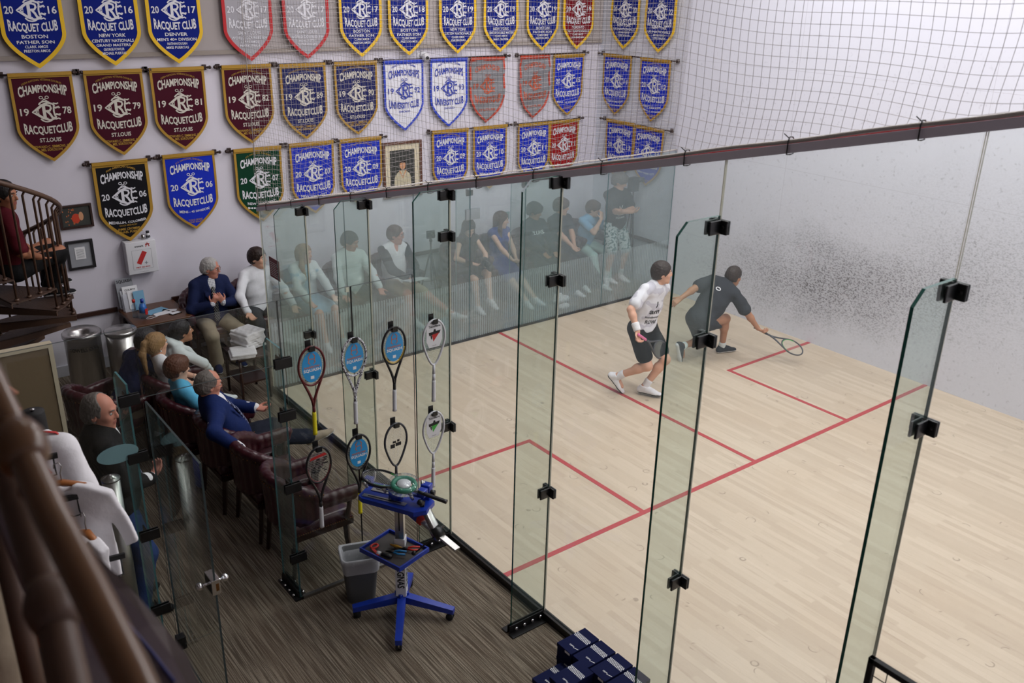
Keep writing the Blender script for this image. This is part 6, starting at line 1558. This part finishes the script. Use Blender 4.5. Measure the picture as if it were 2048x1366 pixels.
mb = MB(); [ribbon(mb, [(.03, .03+.02*k), (.22-.02*(k % 3), .03+.02*k)], .005, lambda u, v: V((-.0135, -.19-u, 1.42+v))) for k in range(8)]; l_ = mb.build('notice_text', 'paper'); l_.parent = o
# small signs, tripods
mb = MB(); mb.box((4.44, YB-.008, .99), (4.69, YB, 1.10)); o = mb.build('wall_sign', 'sign_teal'); tag(o, 'small pale rectangular sign on the wall behind the ponytailed woman', 'sign'); mb = MB(); [ribbon(mb, [(4.47, 1.02+.02*k), (4.66, 1.02+.02*k)], .005, lambda u, v: V((u, YB-.0085, v))) for k in range(3)]; l_ = mb.build('sign_text', 'ink_black'); l_.parent = o
mb = MB(); mb.box((2.665, .0, 1.61), (2.875, .035, 1.745), .005); o = tag(mb.build('glass_lock_box', 'mat_grey'), 'grey lock box fixed to the back glass above the seated woman in black', 'lock box')
def tripod(x, y, h_, name, label, cat, spread_=.32):
    t = empty(name, (x, y, 0), label, cat); mb = MB(); mb.cyl((x, y, h_*.35), (x, y, h_), .012, n=8); ws(mb.build('column', 'dark_metal'), t)
    for k in range(3):
        a = 2*PI*k/3+.5; mb = MB(); mb.tube([(x+.02*math.cos(a), y+.02*math.sin(a), h_*.80), (x+spread_*math.cos(a), y+spread_*math.sin(a)*.7, 0)], [.012, .008], 8); mb.tube([(x, y, h_*.4), (x+spread_*.5*math.cos(a), y+spread_*.5*math.sin(a)*.7, h_*.40)], .005, 5); ws(mb.build('leg', 'dark_metal'), t)
    return t
t = tripod(3.00, 1.35, .98, 'camera_tripod', 'tall camera tripod with a small camera between the seated people', 'tripod', .24)
mb = MB(); mb.sphere((3.0, 1.35, .99), .025, 10, 8); mb.box((2.94, 1.33, 1.02), (3.06, 1.37, 1.13), .008); mb.cyl((3.0, 1.33, 1.075), (3.0, 1.27, 1.07), .028, n=12); ws(mb.build('camera_head', 'dark_metal'), t)
t = tripod(6.20, .62, 1.50, 'camera_tripod', 'tall stand with a black camera beside the standing youth', 'tripod', .20)
mb = MB(); mb.box((6.12, .56, 1.45), (6.26, .68, 1.66), .012); mb.cyl((6.24, .60, 1.62), (6.34, .56, 1.62), .04, n=12); ws(mb.build('camera_head', 'black_plastic'), t)
mb = MB(); mb.obox((4.62, .42, .05), (.30, .12, .07), Matrix.Rotation(.2, 3, 'Z'), .03); f = SDF((4.4, .2, 0), (5.0, .65, .25), .009); f.ell((4.66, .42, .06), (.16, .07, .055)); f.ell((4.60, .43, .11), (.07, .06, .05)); f.wrinkle(.006, 40, 2); vs, F = f.mesh(); vs[:, 2] = np.maximum(vs[:, 2], 0.002)
tag(mesh_np('white_towel', vs, F, 'towel_white'), 'white towel bundled on the carpet behind the back glass', 'towel')
f = SDF((4.3, .08, 0), (4.8, .35, .2), .009); f.ell((4.52, .20, .05), (.10, .05, .045)); f.wrinkle(.005, 40, 3); vs, F = f.mesh(); vs[:, 2] = np.maximum(vs[:, 2], 0.002); tag(mesh_np('crumpled_cloth', vs, F, 'towel_white'), 'small crumpled white cloth on the carpet just behind the back glass', 'cloth')

# ------------------------------------------------------------------ spiral stair
t = empty('spiral_staircase', (-2.72, .05, 0), 'dark bronze spiral staircase with patterned metal treads and thin balusters', 'staircase')
cx, cy, r = -2.72, .05, .80
mb = MB(); mb.cyl((cx, cy, 0), (cx, cy, 3.6), .05, n=16); ws(mb.build('centre_column', 'bronze_stair'), t)
RP = []
for k in range(-5, 8):
    a0, a1 = math.radians(-30*k-17), math.radians(-30*k+17); z = 1.37+.2*k
    mb = MB(); n = 6; P = [(.04*math.cos(a0), .04*math.sin(a0))]+[(r*math.cos(a0+(a1-a0)*q/n), r*math.sin(a0+(a1-a0)*q/n)) for q in range(n+1)]+[(.04*math.cos(a1), .04*math.sin(a1))]
    mb.prism(P, lambda u, v, q: (cx+u, cy+v, q), z-.012, z, mi=0); 
    for aa in (a0, a1): mb.prism([(0.03, -.09), (r, -.045), (r, -.01), (0.03, -.01)], lambda u, v, q: (cx+u*math.cos(aa)-q*math.sin(aa), cy+u*math.sin(aa)+q*math.cos(aa), z+v), -.005, .005, mi=1)
    o = ws(mb.build('tread', ['stair_tread', 'bronze_stair']), t)
    for q in (-.42, -.14, .14, .42):
        a = math.radians(-30*(k+q)); zt = 1.37+.2*(k+q)+.95; x, y = cx+(r-.03)*math.cos(a), cy+(r-.03)*math.sin(a)
        mb = MB(); mb.tube([(x, y, z-.03), (x, y, zt-.05), (cx+(r+.01)*math.cos(a), cy+(r+.01)*math.sin(a), zt)], .0105, 7); mb.cyl((x, y, z-.0), (x, y, z+.02), .02, n=8); ws(mb.build('baluster', 'bronze_stair'), t); RP.append((cx+(r+.01)*math.cos(a), cy+(r+.01)*math.sin(a), zt))
mb = MB(); mb.tube(RP, .022, 10); ws(mb.build('handrail', 'bronze_stair'), t)
p = Fig((-2.42, -.30), -88, 'young man in maroon tee and black trousers sitting on the spiral stair', pelvis=(0, 0, 1.97), h=1.74, skin='tan', hair=('short', 'black'), head=(-40, -4, 0), lean=(0, .02), res=.007, hands=((-.10, .24, 2.02), (.10, .20, 2.05)), feet=((-.44, .36, 1.665), (-.16, .30, 1.665)), knee=((-.3, 1, .8), (0, 1, .8)))
p.top('tee_shirt', 'fabric_maroon', sleeve=.42, fold=.005); p.legs_('trousers', 'fabric_black'); p.shoes('fabric_black', 'fabric_white')
# tan low partition near the stair
t = empty('low_partition', (-2.9, -1.0, 0), 'low tan board partition with a cream edge strip left of the man in black', 'partition')
ws(MB().box((-3.5, -1.03, 0), (-2.375, -.97, 1.43)).build('board', 'tan_board'), t); ws(MB().box((-3.5, -1.04, 1.43), (-2.34, -.96, 1.465)).box((-2.375, -1.04, 0), (-2.34, -.96, 1.43)).build('edge_strip', 'board_trim'), t)
# water jug, steel post bin
t = empty('water_cooler', (-2.74, -3.38, 0), 'translucent blue water jug standing on a dark cooler behind the shop glass', 'water jug')
mb = MB(); mb.box((-2.86, -3.50, 0), (-2.62, -3.26, 1.04), .01); ws(mb.build('cabinet', 'dark_metal'), t); mb = MB(); mb.lathe([(.03, 1.04), (.05, 1.06), (.112, 1.10), (.116, 1.32), (.10, 1.35), (.085, 1.355), (.001, 1.34)], (-2.74, -3.38, 0), 24); ws(mb.build('jug', 'blue_bin'), t)
t = empty('steel_post', (-2.54, -3.49, 0), 'brushed steel cylinder with a shallow cone lid behind the shop glass', 'post bin')
mb = MB(); mb.lathe([(.055, 0), (.055, 1.39)], (-2.54, -3.49, 0), 28); ws(mb.build('body', 'brushed_steel'), t); mb = MB(); mb.lathe([(.058, 1.39), (.059, 1.40), (.010, 1.425), (.001, 1.428)], (-2.54, -3.49, 0), 28); ws(mb.build('lid', 'steel'), t)
# ------------------------------------------------------------------ shop rack in front of the balcony stair
def shirt(c, wdir, label, sc=1.0, drop=.60, mat='white_cloth', seed=0, sleeves=True, half=False):
    """cloth garment on a hanger: a thin folded body cut to a shirt outline"""
    c = A(c, float); w = nz((*wdir, 0)); n = np.cross(w, A([0, 0, 1.]))
    R_ = [(.065, .0), (.13, .015), (.235, .065)]+([(.335, .36), (.265, .405), (.205, .25)] if sleeves else [(.21, .25)])+[(.215, drop)]
    P = [(u*sc, v*sc) for u, v in R_]; P = P+[(-u, v) for u, v in reversed(P)]; P = np.array(P)
    f = SDF(c-A([.42, .42, drop*sc+.06]), c+A([.42, .42, .08]), .008)
    X, Y, Z = np.meshgrid(*f.ax, indexing='ij', sparse=True)
    u = (X-c[0])*w[0]+(Y-c[1])*w[1]; v = c[2]-Z+0*u; u = u+0*Z; nn = (X-c[0])*n[0]+(Y-c[1])*n[1]+0*Z
    nn = nn+.014*np.sin(u*26+v*5+seed)*np.clip(v*4, 0, 1)
    d = np.full(u.shape, 1e9, np.float32); sg = np.ones(u.shape, np.float32)
    for k in range(len(P)):
        a, b_ = P[k-1], P[k]; ex, ey = b_-a; wx, wy = u-a[0], v-a[1]
        t = np.clip((wx*ex+wy*ey)/(ex*ex+ey*ey), 0, 1); d = np.minimum(d, (wx-ex*t)**2+(wy-ey*t)**2)
        c1, c2, c3 = v >= a[1], v < b_[1], ex*wy > ey*wx
        fl = (c1 & c2 & c3) | (~c1 & ~c2 & ~c3); sg = np.where(fl, -sg, sg)
    d2 = sg*np.sqrt(d); th = .016+.012*np.clip(1-v*5, 0, 1)
    f.f = (np.sqrt(np.maximum(d2+.01, 0)**2+np.maximum(np.abs(nn)-th+.01, 0)**2)+np.minimum(np.maximum(d2+.01, np.abs(nn)-th+.01), 0)-.01).astype(np.float32)
    f.ell(c+n*.0+A([0, 0, .02]), (.055, .055, .06), None, .01, 's'); f.wrinkle(.003, 22, seed)
    vs, F = f.mesh(); o = mesh_np('hanging_shirt', vs, F, mat); return tag(o, label, 'shirt')
def hanger(c, wdir, label, w_=.20):
    c = V(c); w = V((*wdir, 0)).normalized(); t = empty('coat_hanger', c, label, 'hanger')
    mb = MB(); mb.tube([c-w*w_+V((0, 0, -.06)), c-w*w_*.5+V((0, 0, -.015)), c+V((0, 0, .0)), c+w*w_*.5+V((0, 0, -.015)), c+w*w_+V((0, 0, -.06))], [.012, .016, .022, .016, .012], 8, sy=.6); ws(mb.build('arms', 'hanger_wood'), t)
    mb = MB(); mb.tube([c+V((0, 0, .01)), c+V((0, 0, .05)), c+w*.012+V((0, 0, .085)), c+w*.0+V((0, 0, .105)), c-w*.022+V((0, 0, .095)), c-w*.024+V((0, 0, .075))], .0025, 6); ws(mb.build('hook', 'steel'), t)
for k, (a, b_) in enumerate((((-3.42, -4.80, 2.34), (-3.009, -4.837, 2.334)), ((-3.42, -4.90, 2.16), (-2.957, -4.941, 2.153)), ((-3.42, -5.07, 1.90), (-2.851, -5.124, 1.882)))):
    a, b_ = V(a), V(b_); d = (b_-a).normalized(); t = empty('display_arm', a, ('black display arm nearest the mannequin with a dangling wire hook', 'black display arm above the large white shirt', 'black display arm at the foot of the large white shirt')[k], 'rack arm')
    ws(MB().bar(a, b_, .014, .026, bev=.002).build('bar', 'black_matt'), t)
    mb = MB()
    for q in (.02, .13):
        c = b_-d*q; mb.tube([c+V((0, 0, -.01)), c+V((0, 0, -.075)), c+V((0, -.015, -.09)), c-d*.03+V((0, -.02, -.09)), c-d*.045+V((0, -.02, -.078))], .004, 6)
    ws(mb.build('wire_hook', 'black_matt'), t)
wd = (.86, -.50)
hanger((-3.02, -4.885, 2.215), wd, 'light wooden hanger in the collar of the large white shirt'); shirt((-3.02, -4.89, 2.215), wd, 'large white shirt hanging from the shop rack', sc=.9, seed=1)
hanger((-2.985, -5.07, 2.03), (.3, -.95), 'wooden hanger seen edge on in front of the large white shirt', .10); shirt((-2.985, -5.07, 2.02), (.3, -.95), 'second white garment hung edge on before the large shirt', sc=.55, sleeves=False, seed=4)
t = empty('shirt_mannequin', (-3.06, -4.50, 1.66), 'headless mannequin torso with black neck cap in a white shirt and red lanyard', 'mannequin')
f = SDF((-3.6, -4.95, 1.6), (-2.6, -4.1, 2.55), .009); c = A([-3.05, -4.50, 0]); X_ = A([.75, -.66, 0])
f.cone(c+A([0, 0, 1.76]), c+A([0, 0, 2.18]), .125, .15, .05, .7, A([.66, .75, 0])); f.cone(c-X_*.13+A([0, 0, 2.26]), c+X_*.13+A([0, 0, 2.26]), .055, .055, .05); f.cone(c+A([0, 0, 2.26]), c+A([0, 0, 2.34]), .06, .05, .03)
for sg in (-1, 1): f.cone(c+X_*sg*.15+A([0, 0, 2.25]), c+X_*sg*.20+A([0.02, -.03, 2.02]), .055, .06, .03)
f.wrinkle(.006, 22, 6); vs, F = f.mesh(); o = mesh_np('shirt', vs, F, 'white_cloth'); ws(o, t)
ws(MB().lathe([(.055, 2.30), (.052, 2.42), (.05, 2.425)], (-3.03, -4.49, 0), 20).build('neck_cap', 'black_matt'), t); ws(MB().lathe([(.008, 2.425), (.008, 2.432), (.012, 2.436), (.001, 2.44)], (-3.03, -4.49, 0), 10).build('cap_knob', 'chrome'), t)
mb = MB(); mb.tube([c+A([.02, -.06, 2.345]), c+A([.09, -.075, 2.325]), c+A([.13, -.10, 2.28]), c+A([.15, -.14, 2.20])], .012, 6, sy=.3); mb.tube([c+A([-.05, -.06, 2.34]), c+A([-.04, -.13, 2.27]), c+A([.02, -.17, 2.16])], .012, 6, sy=.3); ws(mb.build('lanyard', 'red_ink'), t)
mb = MB(); mb.box((-3.42, -4.72, 1.63), (-2.86, -4.28, 1.655), .003); tag(mb.build('wall_shelf', 'dark_metal'), 'dark wall shelf under the mannequin', 'shelf')

# ------------------------------------------------------------------ stair rail beside the camera
t = empty('stair_railing', (-3.5, -8.2, 2.88), 'blurred brown metal handrail with ball couplings close to the camera', 'railing')
HP = [(-3.516, -7.78, 4.04), (-3.512, -7.86, 4.007), (-3.508, -7.939, 3.973), (-3.505, -8.005, 3.949), (-3.503, -8.057, 3.935), (-3.503, -8.12, 3.924), (-3.497, -8.224, 3.894), (-3.492, -8.328, 3.862), (-3.492, -8.405, 3.842), (-3.49, -8.6, 3.80)]
mb = MB(); mb.tube(HP, .0172, 18); ws(mb.build('handrail', 'bronze_pipe'), t)
mb = MB(); c = V(HP[3]); d = (V(HP[4])-V(HP[2])).normalized()
mb.tube([c-d*.030, c-d*.024, c-d*.012, c, c+d*.012, c+d*.024, c+d*.030], [.019, .024, .0275, .029, .0275, .024, .019], 18); mb.tube([c+d*.062, c+d*.067], [.0195, .0195], 18); ws(mb.build('coupling', 'bronze_pipe'), t)
LP = [(-3.505, -7.70, 3.935), (-3.505, -7.76, 3.908), (-3.507, -7.857, 3.864), (-3.509, -7.958, 3.83), (-3.514, -8.08, 3.79), (-3.522, -8.163, 3.752), (-3.529, -8.228, 3.722), (-3.54, -8.36, 3.68)]
mb = MB(); mb.tube(LP, .020, 16); c = V(LP[4]); d = (V(LP[5])-V(LP[3])).normalized(); mb.tube([c-d*.03, c-d*.015, c, c+d*.015, c+d*.03], [.021, .026, .029, .026, .021], 16); ws(mb.build('lower_pipe', 'bronze_stair'), t)
outer = [(-3.441, -7.211, 3.814), (-3.435, -7.33, 3.782), (-3.435, -7.424, 3.765), (-3.412, -7.647, 3.599), (-3.369, -7.749, 3.547), (-3.348, -7.837, 3.52), (-3.34, -7.909, 3.514), (-3.345, -7.976, 3.505), (-3.363, -8.069, 3.484)]
mid = [(-3.459, -7.211, 3.808), (-3.452, -7.332, 3.772), (-3.452, -7.426, 3.756), (-3.431, -7.64, 3.606), (-3.386, -7.745, 3.549), (-3.366, -7.828, 3.527), (-3.359, -7.903, 3.516), (-3.36, -7.97, 3.507), (-3.379, -8.061, 3.487)]
inner = [(-3.53, -7.223, 3.761), (-3.522, -7.344, 3.729), (-3.516, -7.44, 3.712), (-3.501, -7.642, 3.59), (-3.486, -7.749, 3.523), (-3.48, -7.828, 3.503), (-3.477, -7.896, 3.499), (-3.475, -7.963, 3.495), (-3.484, -8.051, 3.478)]
def strip(P, Q, th, name, mat, par):
    n = len(P); dn = A([0, 0, -th]); vs = [A(p) for p in P]+[A(q) for q in Q]+[A(p)+dn for p in P]+[A(q)+dn for q in Q]
    fs = []
    for i in range(n-1): fs += [(i, i+1, n+i+1, n+i), (2*n+i, 3*n+i, 3*n+i+1, 2*n+i+1), (i, 2*n+i, 2*n+i+1, i+1), (n+i, n+i+1, 3*n+i+1, 3*n+i)]
    mb = MB(); mb.add([tuple(v) for v in vs], fs, False); return ws(mb.build(name, mat), par)
t2 = empty('stair_stringer', (-3.42, -7.8, 2.88), 'mauve grey curved stair stringer with a dark edge band and a blue line', 'stringer')
strip(outer, mid, .05, 'edge_band', 'stringer_dark', t2); strip(mid, inner, .05, 'face', 'stringer_mauve', t2)
mb = MB(); mb.tube([(-3.400, -7.785, 3.547), (-3.391, -7.833, 3.533), (-3.380, -7.885, 3.520), (-3.372, -7.947, 3.512)], .003, 6); ws(mb.build('blue_line', 'tape_blue'), t2)
for y in (-7.35, -7.9): ws(MB().cyl((-3.49, y, 2.88), (-3.49, y, 3.48), .02, n=10).build('support_post', 'bronze_stair'), t2)
p = Fig((-3.68, -7.0, 2.88), -60, 'person in khaki trousers and dark shoes standing at the lower left edge', pelvis=(0, 0, .92), h=1.74, skin='tan', hair=('short', 'dark'), head=(0, 0, 0), lean=(0, .02), res=.009, hands=((-.25, .10, .80), (.22, .12, .82)), feet=((-.11, 0, .085), (.14, .10, .085)), knee=((0, 1, 0), (0, 1, 0)))
p.top('tee_shirt', 'fabric_maroon', sleeve=.4, g=.02); p.legs_('trousers', 'fabric_khaki', g=.022, g2=.035); p.shoes('fabric_black', 'fabric_black')
# ------------------------------------------------------------------ camera, lamps, world
R3 = ((0.79261458, -0.60933298, 0.02180492), (-0.21215063, -0.30913801, -0.92705221), (0.57162421, 0.73016917, -0.37429767))
cd = bpy.data.cameras.new('camera'); cd.sensor_width = 36; cd.lens = 1802.87*36/2048; cd.clip_start = .05; cd.clip_end = 60
cam = bpy.data.objects.new('camera', cd); COL.objects.link(cam); SC.camera = cam
r, d, f = (V(q) for q in R3)
M4 = Matrix((r, -d, -f)).transposed().to_4x4(); M4.translation = V((-3.61524, -9.00073, 4.42793)); cam.matrix_world = M4
cd.dof.use_dof = True; cd.dof.focus_distance = 9.5; cd.dof.aperture_fstop = 4.0
w = bpy.data.worlds.new('world'); SC.world = w; w.use_nodes = True
w.node_tree.nodes['Background'].inputs[0].default_value = (.5, .52, .6, 1); w.node_tree.nodes['Background'].inputs[1].default_value = .15
def lamp(x, y, z, sx, sy, e, col=(1, 1, 1), rx=0, label='long white ceiling light above the court'):
    t = empty('ceiling_light', (x, y, z), label, 'ceiling light', 'ceiling lights')
    mb = MB(); mb.box((-sx/2-.03, -sy/2-.03, .02), (sx/2+.03, sy/2+.03, .09)); mb.build('housing', 'ceiling_white', t)
    l = bpy.data.lights.new('lamp', 'AREA'); l.shape = 'RECTANGLE'; l.size = sx; l.size_y = sy; l.energy = e; l.color = col
    o = bpy.data.objects.new('lamp', l); COL.objects.link(o); o.parent = t
for x in (1.6, 4.8):
    for y in (-8.4, -5.6, -2.6):
        lamp(x, y, ZC-.15, .6, 1.8, 98, (1, .985, .985))
for x in (3.2, ):
    lamp(x, -.4, ZC-.15, 2.4, .4, 60, (1, .96, 1))
lamp(-1.4, -1.0, ZC-.15, .5, 1.2, 20, (.93, .9, 1)); lamp(-1.6, -4.8, ZC-.15, .5, 1.2, 9, (1, .96, .9))
SC.view_settings.view_transform = 'Standard'; SC.view_settings.look = 'None'; SC.view_settings.gamma = 1; SC.view_settings.exposure = -.1
SC.cycles.transparent_max_bounces = 40; SC.cycles.max_bounces = 6; SC.cycles.diffuse_bounces = 3; SC.cycles.glossy_bounces = 3; SC.cycles.transmission_bounces = 6
SC.cycles.use_adaptive_sampling = True; SC.cycles.adaptive_threshold = .03; SC.cycles.caustics_reflective = False; SC.cycles.caustics_refractive = False
SC.cycles.use_denoising = True; SC.cycles.sample_clamp_indirect = 6
